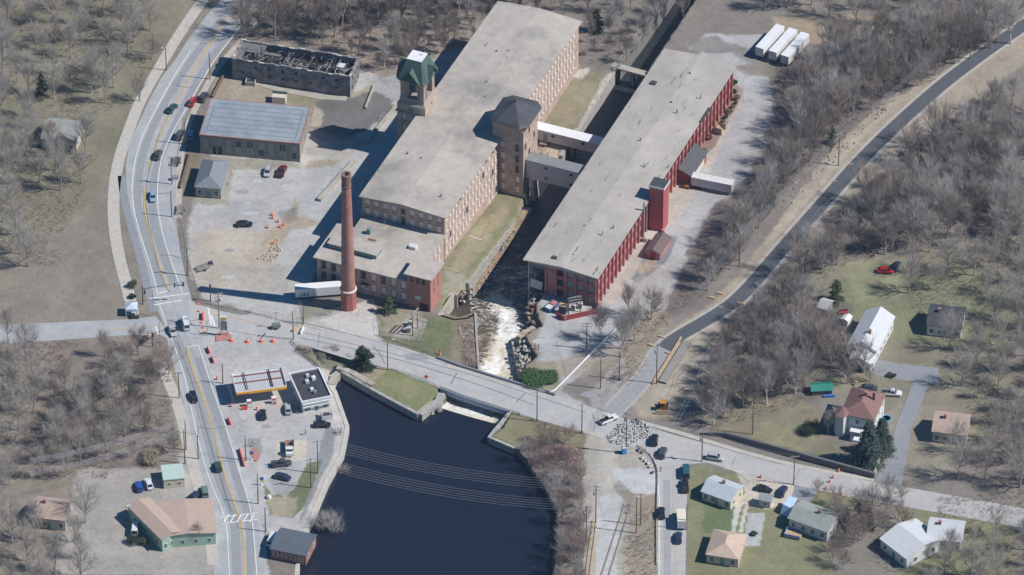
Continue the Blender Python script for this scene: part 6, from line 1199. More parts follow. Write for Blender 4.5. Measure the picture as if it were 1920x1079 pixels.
# motor grader / dozer
p = G(1243, 768); t = thing("yellow_loader", "orange yellow tracked loader with wide blade standing below the timber platform", "loader", tuple(p), R(-92))
M_CAT = mat("machine yellow", (.66, .24, .02), .6, .12, 1)
MB().box(-1.8, .6, -.7, .7, .6, 1.5).box(-1.9, -1.2, -.5, .5, 1.5, 1.9).build("engine_body", M_CAT, t); MB().box(-.4, .7, -.6, .6, 1.5, 2.6, 0).box(-.55, .85, -.75, .75, 2.6, 2.75, 1).build("cab", [M_CGLASS, M_CAT], t)
for y in (-1.05, 1.05): MB().prism([(-2.0, -.25), (1.2, -.25), (1.2, .25), (-2.0, .25)], .0, .8, 0).build("track", M_BLACK, t).location = (0, y, 0)
MB().prism([(2.0, -1.8), (2.2, -1.8), (2.2, 1.8), (2.0, 1.8)], .1, 1.3, 0, top=[(1.8, -1.8), (2.0, -1.8), (2.0, 1.8), (1.8, 1.8)]).build("blade", M_TAN, t); MB().box(.6, 2.0, -.9, -.7, .5, .75).box(.6, 2.0, .7, .9, .5, .75).build("push_arm", M_CAT, t)
# open utility trailers / racks in the yard
for i, (x, y, a, lab) in enumerate([(332, 306, 82, "slatted dark utility trailer parked on the verge above the gatehouse"), (339, 396, 88, "grey slatted rack stacked at the corner of the yard fence"), (381, 505, 30, "small open utility trailer in the south west of the yard")]):
    p = G(x, y); t = thing("utility_trailer", lab, "trailer", tuple(p), R(a), "open utility trailers"); b = MB()
    for k in range(8): b.box(-1.8+k*.46, -1.55+k*.46, -.85, .85, .75, .85)
    b.build("slats", M_WOODG if i else M_SLATE, t); MB().box(-1.9, 1.9, -.95, -.85, .6, 1.05).box(-1.9, 1.9, .85, .95, .6, 1.05).box(1.9, 2.9, -.05, .05, .5, .6).build("frame", M_STEEL, t)
    for sy in (-1, 1): MB().lathe([(.3, -.1), (.3, .1)], 10).build("wheel", M_BLACK, t).matrix_local = Matrix.Translation((0, sy*1.08, .3)) @ Matrix.Rotation(R(90), 4, 'X')
p = G(394, 496); t = thing("quad_bike", "small blue quad bike beside the open trailer in the yard", "quad bike", tuple(p), R(20)); MB().box(-.7, .7, -.25, .25, .45, .8).box(-.4, .1, -.2, .2, .8, .95, 0).build("body", NB, t); MB().tube((.4, 0, .8), (.3, 0, 1.15), .04).tube((.3, -.35, 1.15), (.3, .35, 1.15), .03).build("handlebar", M_BLACK, t)
for sx in (-.5, .5):
    for sy in (-.45, .45): MB().lathe([(.28, -.12), (.28, .12)], 10).build("wheel", M_BLACK, t).matrix_local = Matrix.Translation((sx, sy, .28)) @ Matrix.Rotation(R(90), 4, 'X')
# portable toilet
t = thing("portable_toilet", "blue portable toilet with white roof below the riprap heap", "toilet", tuple(G(1170, 850)), R(8)); MB().box(-.6, .6, -.6, .6, 0, 2.05).build("cabin", mat("blue plastic", (.03, .22, .55), .5, .04), t); MB().prism([(-.62, -.62), (.62, -.62), (.62, .62), (-.62, .62)], 2.05, 2.35, 0, top=[(-.4, -.5), (.4, -.5), (.4, .5), (-.4, .5)]).build("roof", M_WHITE, t); MB().box(-.4, .4, -.64, -.6, .15, 1.95).build("door", mat("light blue door", (.10, .33, .62), .5, .03), t)
for i, (x, y) in enumerate([(1203, 861), (1209, 866), (1214, 871), (1218, 877), (1224, 888), (1197, 846), (1204, 850)]):
    m_ = MB(); rn = random.Random(i); m_.rock((0, 0, .45), .6, 0, rn); m_.rock((.2, .1, .5), .5, 0, rn); o = m_.build("boulder", mat("white grey boulder", (.50, .49, .46), .95, .15, 2) if i < 4 else M_RK[2]); o.location = G(x, y); tag(o, "boulder behind the curved guard rail, "+["pale, first from the riprap heap", "pale, second from the riprap heap", "pale, third from the riprap heap", "pale, farthest from the riprap heap", "dark, at the south end of the row", "dark, topmost of all", "dark, second from the top"][i], "boulder", "boulders along the curved guard rail")
# ------------------------------------------------------------------ traffic drums, cones, barriers
def drum(label, x, y, s=.8, kind='drum', group="orange traffic drums"):
    p = G(x, y); t = thing("traffic_drum" if kind == 'drum' else "traffic_cone", label, "traffic drum" if kind == 'drum' else "cone", (p.x, p.y, .1), 0, group)
    if kind == 'drum': MB().lathe([(.36*s, .0), (.33*s, .5*s), (.3*s, 1.1*s), (.12*s, 1.2*s)], 10).build("body", M_ORANGE, t); MB().lathe([(.345*s, .55*s), (.335*s, .75*s)], 10).build("reflective_band", M_WHITE, t)
    else: MB().lathe([(.26*s, 0), (.05*s, .8*s)], 10).box(-.32*s, .32*s, -.32*s, .32*s, -.03, .03).build("body", M_ORANGE, t); MB().lathe([(.185*s, .35*s), (.14*s, .5*s)], 10).build("reflective_band", M_WHITE, t)
for i, (x, y, l) in enumerate([(510.5, 404, "at the top of the yard's broken ground, highest one"), (511.5, 410, "in the yard directly below the highest drum"), (522, 417, "in the yard beside the cracked gully lip"), (532, 423, "in the yard at the right end of the gully drums"), (526, 427, "in the yard second from the right at the gully"), (502, 428, "in the yard standing apart on the left of the gully"), (514, 458, "in the yard alone beside the tan washout"),
      (1572.6, 885, "on the corner street, nearest the stone wall"), (1562.6, 897, "on the corner street, second from the wall"), (1556, 905, "on the corner street, third from the wall"), (1549, 918, "on the corner street, lowest of the slanting row"), (1578, 928, "on the corner street, alone at the grass edge"), (1427, 896, "by the bungalow driveway on the corner street"), (825, 668, "at the north end of the bridge parapet"), (407, 712, "on the station pavement strip by the pole"), (434, 763, "under the canopy's west end"), (482, 769, "in front of the pumps, middle one"), (517, 758, "in front of the pumps nearest the shop")]): drum("orange drum "+l, x, y)
for i, (x, y, l) in enumerate([(434, 640, "leftmost of the four in a row across the closed road"), (464, 642, "second of the four across the closed road"), (490, 641, "third of the four across the closed road"), (512, 641, "rightmost of the four across the closed road")]): drum("large orange cone "+l, x, y, 1.6, 'cone', "orange cones across the closed road")
for i, (x, y, l) in enumerate([(371, 571, "topmost by the black signal pole"), (373, 585, "second from the signal pole"), (378, 606, "third, level with the white van"), (381, 616, "lowest, by the yellow sign")]): drum("small orange cone on the junction kerb, "+l, x, y, 1.0, 'cone', "small cones on the junction kerb")
def barrier(label, a, b, h=.9, m=None):
    p, q = G(*a), G(*b); d = q-p; t = thing("plastic_barrier", label, "barrier", (p.x, p.y, .1), math.atan2(d.y, d.x), "orange plastic barriers along the road"); L_ = d.length
    MB().add([(0, -.3, 0), (L_, -.3, 0), (L_, .3, 0), (0, .3, 0), (0, -.1, h), (L_, -.1, h), (L_, .1, h), (0, .1, h)], [(3, 2, 1, 0), (4, 5, 6, 7), (0, 1, 5, 4), (1, 2, 6, 5), (2, 3, 7, 6), (3, 0, 4, 7)]).build("body", m or mat("red orange plastic", (.78, .07, .03), .55, .08), t)
    for x in np.arange(.3, L_, 1.2): MB().box(x, x+.15, -.12, .12, h, h+.06).build("cap", M_OFFW, t)
barrier("orange barrier by the junction stop line, nearest the van", (381, 589), (380, 602), 1.1); barrier("orange barrier on the median tip, upper one of two", (389, 654), (393, 664)); barrier("orange barrier on the median tip, lower one of two", (397, 672), (401, 682)); barrier("short orange barrier beside the station pavement", (428, 787), (432, 798)); barrier("long orange barrier beside the roadside brick island", (449, 844), (458, 876)); barrier("orange barrier lying in front of the station canopy", (453, 768), (464, 768))
# ------------------------------------------------------------------ signs and brick islands
t = thing("price_sign", "tall petrol station price sign with orange shell disc on a brick island", "sign", tuple(G(420, 630)), R(2)); MB().box(-.9, -.75, -.1, .1, 0, 2).box(.75, .9, -.1, .1, 0, 2).build("leg", M_SLATE, t); MB().box(-.9, .9, -.15, .15, 2, 5).build("price_panel", mat("blue grey sign panel", (.13, .17, .21), .5, .05), t)
for z_ in (2.6, 3.3, 4.0): MB().box(-.75, .35, -.17, -.15, z_, z_+.1).build("price_row", mat("faded white lettering", (.45, .48, .5), .6), t)
MB().box(-.9, .9, -.2, .2, 5, 6.6).build("emblem_panel", M_WHITE, t); o = MB().lathe([(.62, -.03), (.62, .03)], 20).build("shell_emblem", mat("shell orange", (.80, .34, .03), .5), t); o.matrix_local = Matrix.Translation((0, -.23, 5.8)) @ Matrix.Rotation(R(90), 4, 'X') @ Matrix.Diagonal((1.1, .8, 1, 1))
def island(label, px, m): 
    pts = [tuple(G(x, y)[:2]) for x, y in px]; o = MB().prism(pts, 0, .22).build("raised_island", m); tag(o, label, "traffic island")
island("red brick island under the petrol price sign with concrete kerb", [(404, 641), (405, 630), (412, 624), (428, 625), (434, 631), (430, 638)], mat("worn red brick paving", (.42, .19, .16), .9, .2, 1.5)); island("small red brick planter island beside the long orange barrier", [(470, 845), (476, 841), (483, 843), (487, 860), (481, 867), (476, 865)], MATS["worn red brick paving"])
for x, y, l in ((472, 862, "blue and yellow advertising banner on the small brick island"), (491, 910, "blue and yellow advertising banner on a white base at the grass tip")):
    t = thing("banner_sign", l, "sign", tuple(G(x, y)), R(5)); MB().box(-.05, .05, -.05, .05, 0, 2.4).build("post", M_OFFW, t); MB().box(-.5, .5, -.06, .0, 1.2, 2.7, 0).box(-.5, .5, -.065, -.06, 1.2, 1.7, 1).build("panel", [mat("banner blue", (.06, .12, .40), .6), mat("banner yellow", (.75, .60, .10), .6)], t); MB().lathe([(.4, 0), (.25, .35)], 10).build("base", M_WHITE, t)
t = thing("gas_tank_dome", "round white tank cap on the station grass", "tank", tuple(G(504, 934))); MB().lathe([(.75, 0), (.7, .6), (.45, .9), (.1, 1.0)], 14).build("dome", mat("chalky tank", (.6, .57, .52), .8, .06), t)
t = thing("cross_shaped_post", "white cross shaped sign frame above the small brick island", "sign", tuple(G(474, 838))); MB().box(-.12, .12, -.06, .06, 0, 2.2).box(-.8, .8, -.06, .06, 1.4, 1.65).build("frame", M_OFFW, t)
t = thing("warning_sign", "small yellow diamond warning sign on the junction kerb", "sign", tuple(G(384, 636))); MB().tube((0, 0, 0), (0, 0, 2.4), .04).build("post", M_STEEL, t); MB().box(-.32, .32, -.02, .02, -.32, .32).build("plate", mat("warning yellow", (.62, .38, .03), .6), t).matrix_local = Matrix.Translation((0, -.05, 2.4)) @ Matrix.Rotation(R(45), 4, 'Y')
t = thing("warning_sign", "orange diamond road works sign at the bridge verge", "sign", tuple(G(799, 717))); MB().tube((0, 0, 0), (0, 0, 1.9), .05).build("post", M_STEEL, t); MB().box(-.5, .5, -.02, .02, -.5, .5).build("plate", M_ORANGE, t).matrix_local = Matrix.Translation((0, -.06, 1.9)) @ Matrix.Rotation(R(45), 4, 'Y')
t = thing("tarp_shelter", "green tarp shelter with a blue tarp beneath it among the eastern trees", "shelter", tuple(G(1540, 735)), R(5)); MB().add([(-3, -1.8, 1.7), (3, -1.8, 1.7), (3, 0, 2.6), (-3, 0, 2.6), (3, 1.8, 1.8), (-3, 1.8, 1.8)], [(0, 1, 2, 3), (3, 2, 4, 5)]).build("tarp", mat("green tarp", (.02, .20, .15), .6, .1), t); MB().box(-2.6, 2.6, -1.5, 1.5, 0, 1.5).build("woodpile", M_WOOD, t); MB().box(.3, 3.2, -2.6, -1.9, .1, .6).build("blue_tarp", mat("blue tarp", (.03, .15, .5), .6, .1), t)
t = thing("end_tarp", "pale blue tarp draped over the end of the grey ranch house", "tarp", tuple(G(1462, 966)), R(-22)); MB().add([(0, 0, .2), (3.0, 0, .2), (3.0, .6, 2.6), (.4, 1.2, 2.8), (.6, 5, 2.8), (3.0, 5, 2.6)], [(0, 1, 2, 3), (3, 2, 5, 4)]).build("sheet", mat("pale blue tarp", (.45, .58, .75), .6, .05), t)
t = thing("timber_deck", "small cluttered timber deck in the yard of the grey ranch house", "deck", tuple(G(1470, 1008)), R(-18)); MB().box(0, 4.2, 0, 3, .3, .5).build("boards", M_TAN, t); MB().box(0, 4.2, 0, .08, .5, 1.3).box(0, .08, .1, 3, .5, 1.3).build("rail", mat("blue painted rail", (.2, .3, .5), .7), t)
# ------------------------------------------------------------------ poles and power lines
def pole(label, x, y, h, arms=1, tr=False, lamp=None, rot=0, thin=False, name="utility_pole", m=None):
    p = G(x, y); t = thing(name, label, "utility pole" if not thin else "post", tuple(p), R(rot), "wooden utility poles" if not thin else "slim posts along the streets")
    MB().tube((0, 0, -.1), (0, 0, h), .17 if not thin else .08, .12 if not thin else .07, 7).build("pole", m or M_WOOD, t)
    for k in range(arms):
        z_ = h-.35-k*1.0; MB().box(-1.25, 1.25, -.15, -.05 if k else .03, z_, z_+.14).build("crossarm", M_WOODG, t); b = MB()
        for xx in (-1.1, -.55, .55, 1.1): b.tube((xx, -.08, z_+.14), (xx, -.08, z_+.36), .06)
        b.build("insulators", M_OFFW, t)
    if tr:
        for s in ((-.45,) if tr == 1 else (-.45, .45)): MB().lathe([(.28, h-3), (.28, h-2), (.15, h-1.9)], 10, 0, (s, 0)).build("transformer_can", M_STEEL, t)
    if lamp: dx, dy = lamp; MB().poly_tube([(0, 0, h-1.2), (dx*.5, dy*.5, h-.3), (dx, dy, h-.1)], .05).build("lamp_arm", M_STEEL, t); MB().box(dx-.3, dx+.3, dy-.15, dy+.15, h-.25, h-.05).build("lamp_head", M_OFFW, t)
    return p+Vector((0, 0, h))
T = {}
for k, (lab, x, y, h, ar, tr_, lamp, rot) in dict(
    a=("wooden pole on the verge above the parked red sedan", 394, 149, 9.4, 0, 0, None, 0), b=("wooden pole on the verge beside the parked grey suv", 347, 271, 9.0, 0, 0, None, 0), c=("wooden pole beside the small white cabinet above the gatehouse yard", 322, 346, 9.4, 1, 1, None, 10), d=("wooden pole at the yard fence corner by the grey rack", 322, 407, 9.0, 0, 0, None, 0),
    e=("wooden pole with crossarm on the fence line by the utility trailer", 352, 517, 9.2, 1, 1, None, 15), f=("tall wooden pole with cluttered top beside the price sign", 411, 616, 12.0, 2, 2, None, 20), g=("wooden pole leaning over the closed road with white lamp", 550, 637, 9.5, 1, 0, (-.6, .8), 60), h=("grey pole on the verge by the shadowed trailer", 569, 607, 6, 0, 0, None, 0),
    i=("wooden street lamp pole at the grass edge before the bridge", 727, 694, 9.5, 0, 0, (1.6, 1.2), 0), j=("wooden pole with crossarm at the east end of the bridge", 1007, 791, 10.5, 1, 0, None, 30), k=("wooden pole beyond the bridge lawn by the pavement", 1091, 813, 10, 1, 0, None, 30), l=("wooden pole standing in the riprap by the portable toilet", 1174, 851, 13.8, 1, 1, None, -20),
    m=("wooden pole with crossarm in the lower lot by its tree shadows", 1100, 655, 9, 2, 0, None, 0), n=("wooden pole at the foot of the white barrier rail", 1126, 729, 10, 0, 0, None, 0), o=("plain wooden pole on the bank above the lower road", 1161, 712, 9, 0, 0, None, 0), p=("wooden pole with tangled crossarms at the platform's south end", 1231, 720, 13.5, 2, 1, None, 40),
    q=("tall wooden line pole between the lot and the trail", 1386, 500, 11.5, 1, 0, None, 50), r=("tall wooden line pole beside the trail with double crossarm", 1572, 311, 11.2, 2, 0, None, 50), s=("wooden pole with crossarm on the corner above the bungalow", 1316, 866, 10.2, 1, 1, None, 10), t=("wooden pole between the street and the hedge driveway", 1488, 909, 9.6, 1, 0, None, 10),
    u=("wooden pole at the fence of the bank trees with double crossarm", 1099, 1022, 13.0, 2, 1, None, 0), v=("wooden pole with crossarm beside the green fence by the rail bed", 1117, 981, 12.4, 2, 1, None, 0), w=("wooden pole standing on the old rail bed", 1193, 1000, 12, 1, 0, None, 0), x=("second wooden pole on the old rail bed, right of its neighbour", 1201, 985, 10.5, 1, 0, None, 0), y=("wooden pole with crossarm on the station grass, lower of the two there", 583, 915, 9.8, 1, 0, None, 20), z=("wooden pole with crossarm on the station grass, upper of the two there", 596, 888, 11, 1, 0, None, 20),
    A=("wooden pole on the west pavement level with the station canopy", 336, 747, 8.8, 1, 0, None, 0), B=("wooden pole by the station pavement left of the canopy", 418, 719, 6.5, 0, 0, None, 0), C=("wooden pole in the scrub above the cream shed", 347, 870, 11.5, 0, 0, None, 0), D=("wooden pole in the west verge above the cream shed", 349, 844, 10, 0, 0, None, 0), E=("thin pole on the west pavement above the green building", 372, 861, 8, 0, 0, None, 0), F=("wooden pole beside the long orange barrier", 461, 864, 8.3, 0, 0, None, 0),
    G=("wooden pole on the east pavement above the crossing", 484, 945, 10, 0, 0, None, 0), H=("wooden pole on the east pavement below the crossing", 498, 997, 8, 0, 0, None, 0), I=("wooden pole at the south street kerb by the lorry", 1287, 994, 8.5, 0, 0, None, 0), J=("thin pole on the western lawn by the bench", 287, 101, 7, 0, 0, None, 0), K=("street lamp pole on the western pavement of the curve", 312, 132, 7.8, 0, 0, (-.8, 0), 0), L=("pale pole among the woods near the corner street", 1411, 815, 12.5, 0, 0, None, 0), M=("small crossarm pole among the eastern trees", 1313, 735, 6, 1, 0, None, 40)).items():
    T[k] = pole(lab, x, y, h, ar, tr_, lamp, rot)
def wire(label, a, b, n=3, gap=.5, sag=1.2, r=.018, seg=12, name="power_line"):
    """one bundle of wires strung between two tops"""
    a = Vector(a); b = Vector(b); d = (b-a).normalized(); s = Vector((-d.y, d.x, 0)).normalized(); mb = MB()
    for k in range(n):
        o_ = s*(k-(n-1)/2)*gap; pts = [a.lerp(b, i/seg)+o_-Vector((0, 0, sag*4*(i/seg)*(1-i/seg))) for i in range(seg+1)]; mb.poly_tube(pts, r, 3)
    return tag(mb.build(name, M_WIRE), label, "power line", "power lines")
far = lambda x, y, h: G(x, y)+Vector((0, 0, h))
wire("power lines from the platform pole up to the lot pole", T['p'], T['q'], 3, .55, 1.4, .035); wire("power lines from the lot pole to the trail pole", T['q'], T['r'], 3, .55, 1.2, .035); wire("power lines running north east from the trail pole", T['r'], far(1760, 150, 11), 3, .55, 1, .035)
wire("power lines leaving the riprap pole toward the platform pole", T['l'], T['p'], 4, .45, .8, .025); wire("line pair along the wooded east side of the trail, south span", far(1262, 850, 9), T['M']+Vector((3, 6, 4)), 2, 1.0, 1, .035); wire("line pair along the wooded east side of the trail, middle span", far(1318, 720, 9), far(1535, 440, 8), 2, 1.0, 1.5, .04); wire("line pair along the wooded east side of the trail, north span", far(1535, 440, 8), far(1760, 225, 9), 2, 1.0, 1.5, .04)
a1 = far(120, 880, 11); wire("upper bundle of lines crossing the pond", T['z'], T['v'], 5, .95, 3.2, .022, 18); wire("lower bundle of lines crossing the pond", T['y'], T['u'], 5, .95, 3.2, .022, 18)
wire("upper bundle of lines over the western scrub", far(60, 925, 11), T['D'], 5, .42, 1.5, .03); wire("lower bundle of lines over the western scrub", far(60, 950, 11), T['C'], 5, .42, 1.5, .03); wire("lines over the main road from the upper scrub pole", T['D'], T['z'], 4, .42, 1.6, .014); wire("lines over the main road from the lower scrub pole", T['C'], T['y'], 4, .42, 1.6, .014)
for i, (p, q) in enumerate([('a', 'b'), ('b', 'c'), ('c', 'd'), ('d', 'e'), ('e', 'f'), ('f', 'g'), ('g', 'i'), ('i', 'j'), ('j', 'k'), ('k', 'l'), ('l', 's'), ('s', 't'), ('v', 'l'), ('u', 'v'), ('w', 'l'), ('f', 'B'), ('B', 'F'), ('F', 'G'), ('G', 'H'), ('x', 'l')]):
    nm = dict(a="red sedan", b="grey suv", c="cabinet", d="fence corner", e="fence line", f="price sign", g="leaning lamp", i="street lamp", j="bridge end", k="bridge lawn", l="riprap", s="bungalow corner", t="hedge", u="bank tree", v="green fence", w="rail bed", x="right rail bed", B="canopy", F="barrier", G="upper crossing", H="lower crossing")
    wire("wires from the %s pole to the %s pole" % (nm[p], nm[q]), T[p], T[q], 2, .35, .7, .016, 8)
wire("wires from the bridge end pole north to the lower lot pole", T['n'], T['m'], 2, .3, .5, .016, 8)
# signals
def signal(label, x, y, h, arm=None, heads=()):
    t = thing("traffic_signal", label, "traffic signal", tuple(G(x, y)), 0, "traffic signals at the junction"); MB().tube((0, 0, 0), (0, 0, h), .16, .11, 8).build("pole", mat("dark green pole", (.04, .055, .055), .5, .1), t)
    if arm: MB().tube((0, 0, h-1.0), (arm[0], arm[1], h+.4), .09, .05, 6).build("mast_arm", MATS["dark green pole"], t)
    for hx, hy, hz in heads:
        hd = MB().box(hx-.22, hx+.22, hy-.18, hy+.18, hz, hz+1.15).build("signal_head", M_BLACK, t)
        for k, c_ in enumerate(("red lens", "amber lens", "green lens")): MB().box(hx-.12, hx+.12, hy-.21, hy-.18, hz+.82-k*.35, hz+1.04-k*.35).build("lens", mat(c_, [(.25, .02, .02), (.25, .13, .02), (.02, .16, .08)][k], .3, 0), hd)
signal("black traffic signal with long mast arm over the northern stop line", 268, 571, 6.2, (11.2, 1.2), [(8.6, .9, 5.2), (10.9, 1.1, 5.3), (.6, 0, 3.6)]); signal("black traffic signal with mast arm reaching over the pale sedan", 286, 651, 5.6, (6.6, 1.0), [(6.4, .9, 4.9), (.2, 0, 3.4)]); signal("black signal pole without arm at the yard fence corner", 395, 565, 5.4, None, [(0, -.1, 4.6)])
t = thing("street_name_sign", "green street name plate hanging on the northern signal arm", "sign", tuple(G(268, 571)+Vector((9.0, .9, 5.6)))); MB().box(0, 1.8, -.03, .03, .0, .4).build("plate", mat("sign green", (.01, .32, .18), .5), t)
for i, (x, y, h, l) in enumerate([(288, 593, 9, "slim grey post at the pavement corner by the pavilion"), (300, 638, 6.5, "slim dark post by the western crossing"), (260, 660, 5, "thin white flag staff in the corner planting bed"), (389, 630, 5.4, "thin grey post by the closed lane"), (372, 815, 6.5, "thin dark post in the western verge")]): pole(l, x, y, h, 0, thin=True, name="slim_post", m=M_STEEL)
# ------------------------------------------------------------------ people
def person_mesh(pose=0):
    J = [(0, 0, .95), (0, 0, 1.2), (0, 0, 1.43), (0, 0, 1.52), (0, .01, 1.66), (0, .01, 1.74)]; Rr = [.15, .14, .15, .065, .10, .075]; E_ = [(0, 1), (1, 2), (2, 3), (3, 4), (4, 5)]
    def limb(root, pts, rs):
        i = root
        for p, r in zip(pts, rs): J.append(p); Rr.append(r); E_.append((i, len(J)-1)); i = len(J)-1
        return i
    for s in (-1, 1):
        st_ = .18*s if pose else .04*s
        limb(0, [(.1*s, 0, .86), (.11*s, st_, .48), (.12*s, st_*1.5, .09), (.125*s, st_*1.5+.16, .04)], [.10, .065, .045, .04])
        h = limb(2, [(.19*s, 0, 1.40), (.26*s, -.02-st_*.4, 1.12), (.27*s, .10-st_, .90) if pose != 2 else (.14*s, .26, 1.25)], [.065, .047, .034])
        hp = Vector(J[h])
        for k, fx in enumerate((-.03, -.015, 0, .015)): limb(h, [tuple(hp+Vector((fx, .02+.01*k, -.08))), tuple(hp+Vector((fx, .04, -.11-.006*(k % 3))))], [.012, .008])
        limb(h, [tuple(hp+Vector((.035*-s, .03, -.04)))], [.010])
    me_ = bpy.data.meshes.new("person_base"); me_.from_pydata(J, E_, []); o = bpy.data.objects.new("person_base", me_); C.objects.link(o)
    md = o.modifiers.new("s", 'SKIN'); 
    for v, r in zip(me_.skin_vertices[0].data, Rr): v.radius = (r, r*.8)
    me_.skin_vertices[0].data[0].use_root = True; sb = o.modifiers.new("b", 'SUBSURF'); sb.levels = 1
    dg = bpy.context.evaluated_depsgraph_get(); ev = o.evaluated_get(dg); out = bpy.data.meshes.new_from_object(ev); bpy.data.objects.remove(o); return out
PM = [person_mesh(i) for i in range(3)]
M_SKIN = mat("skin", (.45, .28, .2), .6, 0); M_HAIR = mat("dark hair", (.03, .02, .015), .8, 0)
def person(label, x, y, rz, pose, shirt, trousers):
    p = G(x, y); t = thing("person", label, "person", (p.x, p.y, p.z+.06), R(rz)); me_ = PM[pose].copy()
    for m in (M_SKIN, shirt, trousers, M_BLACK): me_.materials.append(m)
    for f in me_.polygons:
        c = f.center; f.material_index = 0 if c.z > 1.49 or (abs(c.x) > .22 and c.z < 1.0) else (3 if c.z < .1 else (2 if c.z < .93 else 1))
    me_.polygons.foreach_set('use_smooth', [True]*len(me_.polygons)); link("body", me_, t); MB().lathe([(.10, 1.66), (.11, 1.72), (.08, 1.79), (.02, 1.81)], 10, 0, (0, -.02)).build("hair", M_HAIR, t); return t
c1 = mat("dark maroon coat", (.12, .03, .04), .9, .05); c2 = mat("navy jacket", (.03, .045, .09), .9, .05); c3 = mat("grey trousers", (.10, .10, .11), .9, .05); c4 = mat("safety lime vest", (.45, .65, .05), .8, .02); c5 = mat("safety orange vest", (.8, .2, .03), .8, .02); c6 = mat("grey sweatshirt", (.28, .30, .33), .9, .05)
for a in [("person in a maroon coat walking across the station lot", 573, 816, 90, 1, c1, c3), ("person in a navy jacket with a tripod at the pond wall", 638, 816, -60, 2, c2, c3), ("person in grey leaning toward the tripod at the pond wall", 634, 812, -80, 0, c6, c2), ("person in a navy jacket, left one of the pair on the empty lot", 1003, 654, 90, 0, c2, c3), ("person in a dark coat, right one of the pair on the empty lot", 1010, 656, 100, 0, c3, c3),
          ("person in a lime vest standing beside the white pickup", 1131, 787, 10, 0, c4, c2), ("person in dark clothes at the top of the riprap heap, left one", 1193, 794, 200, 1, c2, c3), ("person in grey at the top of the riprap heap, middle one", 1198, 797, 180, 0, c6, c3), ("person in dark clothes right of the riprap heap", 1209, 803, 150, 1, c3, c2), ("worker in an orange vest on the curve of the guard rail", 1239, 885, 180, 0, c5, c2), ("person in navy at the rapids' grass edge", 824, 664, 0, 0, c5, c3)]: person(*a)
t = thing("tripod", "camera tripod on the pond wall between two people", "tripod", tuple(G(640, 812))); b = MB()
for k in range(3): b.tube((0, 0, 1.4), (.4*math.cos(k*2.09), .4*math.sin(k*2.09), 0), .02)
b.build("legs", M_BLACK, t); MB().box(-.1, .1, -.15, .15, 1.4, 1.6).build("camera", M_BLACK, t)

# ------------------------------------------------------------------ small things
t = thing("forklift", "small yellow forklift beside the loading shed door", "forklift", tuple(G(1289, 353)), R(-20)); MB().box(-.9, .5, -.5, .5, .25, 1.0).build("body", M_CAT, t); MB().box(-.7, .3, -.45, .45, 1.95, 2.05).box(-.7, -.6, -.45, -.35, 1, 1.95).box(-.7, -.6, .35, .45, 1, 1.95).box(.2, .3, -.45, -.35, 1, 1.95).box(.2, .3, .35, .45, 1, 1.95).build("cage", M_BLACK, t); MB().box(.5, .62, -.4, -.3, .1, 2.2).box(.5, .62, .3, .4, .1, 2.2).box(.62, 1.5, -.35, -.2, .1, .16).box(.62, 1.5, .2, .35, .1, .16).build("mast", M_SLATE, t)
for sx in (-.6, .3):
    for sy in (-.5, .5): MB().lathe([(.26, -.1), (.26, .1)], 10).build("wheel", M_BLACK, t).matrix_local = Matrix.Translation((sx, sy, .26)) @ Matrix.Rotation(R(90), 4, 'X')
t = thing("roadside_cabinet", "small white roadside cabinet above the gatehouse yard", "cabinet", tuple(G(329, 338)), R(5)); MB().box(-.8, .8, -.5, .5, 0, 1.2).build("housing", M_OFFW, t); MB().box(-.9, .9, -.6, .6, 1.2, 1.3).build("lid", M_STEEL, t)
t = thing("entrance_steps", "tan wooden entrance steps at the red mill's planted bed", "steps", tuple(G(1343, 246)), R(62)); b = MB()
for k in range(5): b.box(-1.2, 1.2, -k*.45-.45, -k*.45, 0, 1.6-k*.32)
b.build("treads", M_TAN, t); MB().box(-1.3, -1.22, -2.2, 0, .3, 2.2).box(1.22, 1.3, -2.2, 0, .3, 2.2).build("handrails", M_WOODG, t)
t = thing("paddling_pool", "small pale blue paddling pool beside the tall white house", "pool", tuple(G(1662, 786))); MB().lathe([(1.3, 0), (1.35, .4), (1.2, .42), (1.15, .3)], 18).build("wall", mat("pool blue", (.12, .42, .72), .4, .03), t); MB().lathe([(1.1, .28), (1.1, .3)], 18).build("water", mat("pool water", (.25, .55, .7), .1, .02), t)
t = thing("swing_seat", "red and green garden swing on the field lawn", "garden furniture", tuple(G(1581, 588)), R(10)); MB().box(-1.2, 1.2, -.5, .5, .4, .5).box(-1.2, 1.2, .45, .55, .5, 1.1).build("seat", M_REDD, t); MB().tube((-1.3, -.6, 0), (-1.3, 0, 1.8), .05).tube((-1.3, .6, 0), (-1.3, 0, 1.8), .05).tube((1.3, -.6, 0), (1.3, 0, 1.8), .05).tube((1.3, .6, 0), (1.3, 0, 1.8), .05).tube((-1.3, 0, 1.8), (1.3, 0, 1.8), .05).build("frame", M_TEAL, t)
t = thing("light_tower", "mobile light tower trailer standing in the closed road", "light tower", tuple(G(518, 616)), R(15)); MB().box(-1.1, 1.1, -.6, .6, .5, 1.5).build("generator", mat("grey green cover", (.16, .19, .18), .6, .08), t); MB().tube((0, 0, 1.5), (0, 0, 5.2), .07).box(-.6, .6, -.1, .1, 5.1, 5.35).build("mast", M_STEEL, t)
for sy in (-.7, .7): MB().lathe([(.3, -.1), (.3, .1)], 10).build("wheel", M_BLACK, t).matrix_local = Matrix.Translation((-.2, sy, .3)) @ Matrix.Rotation(R(90), 4, 'X')
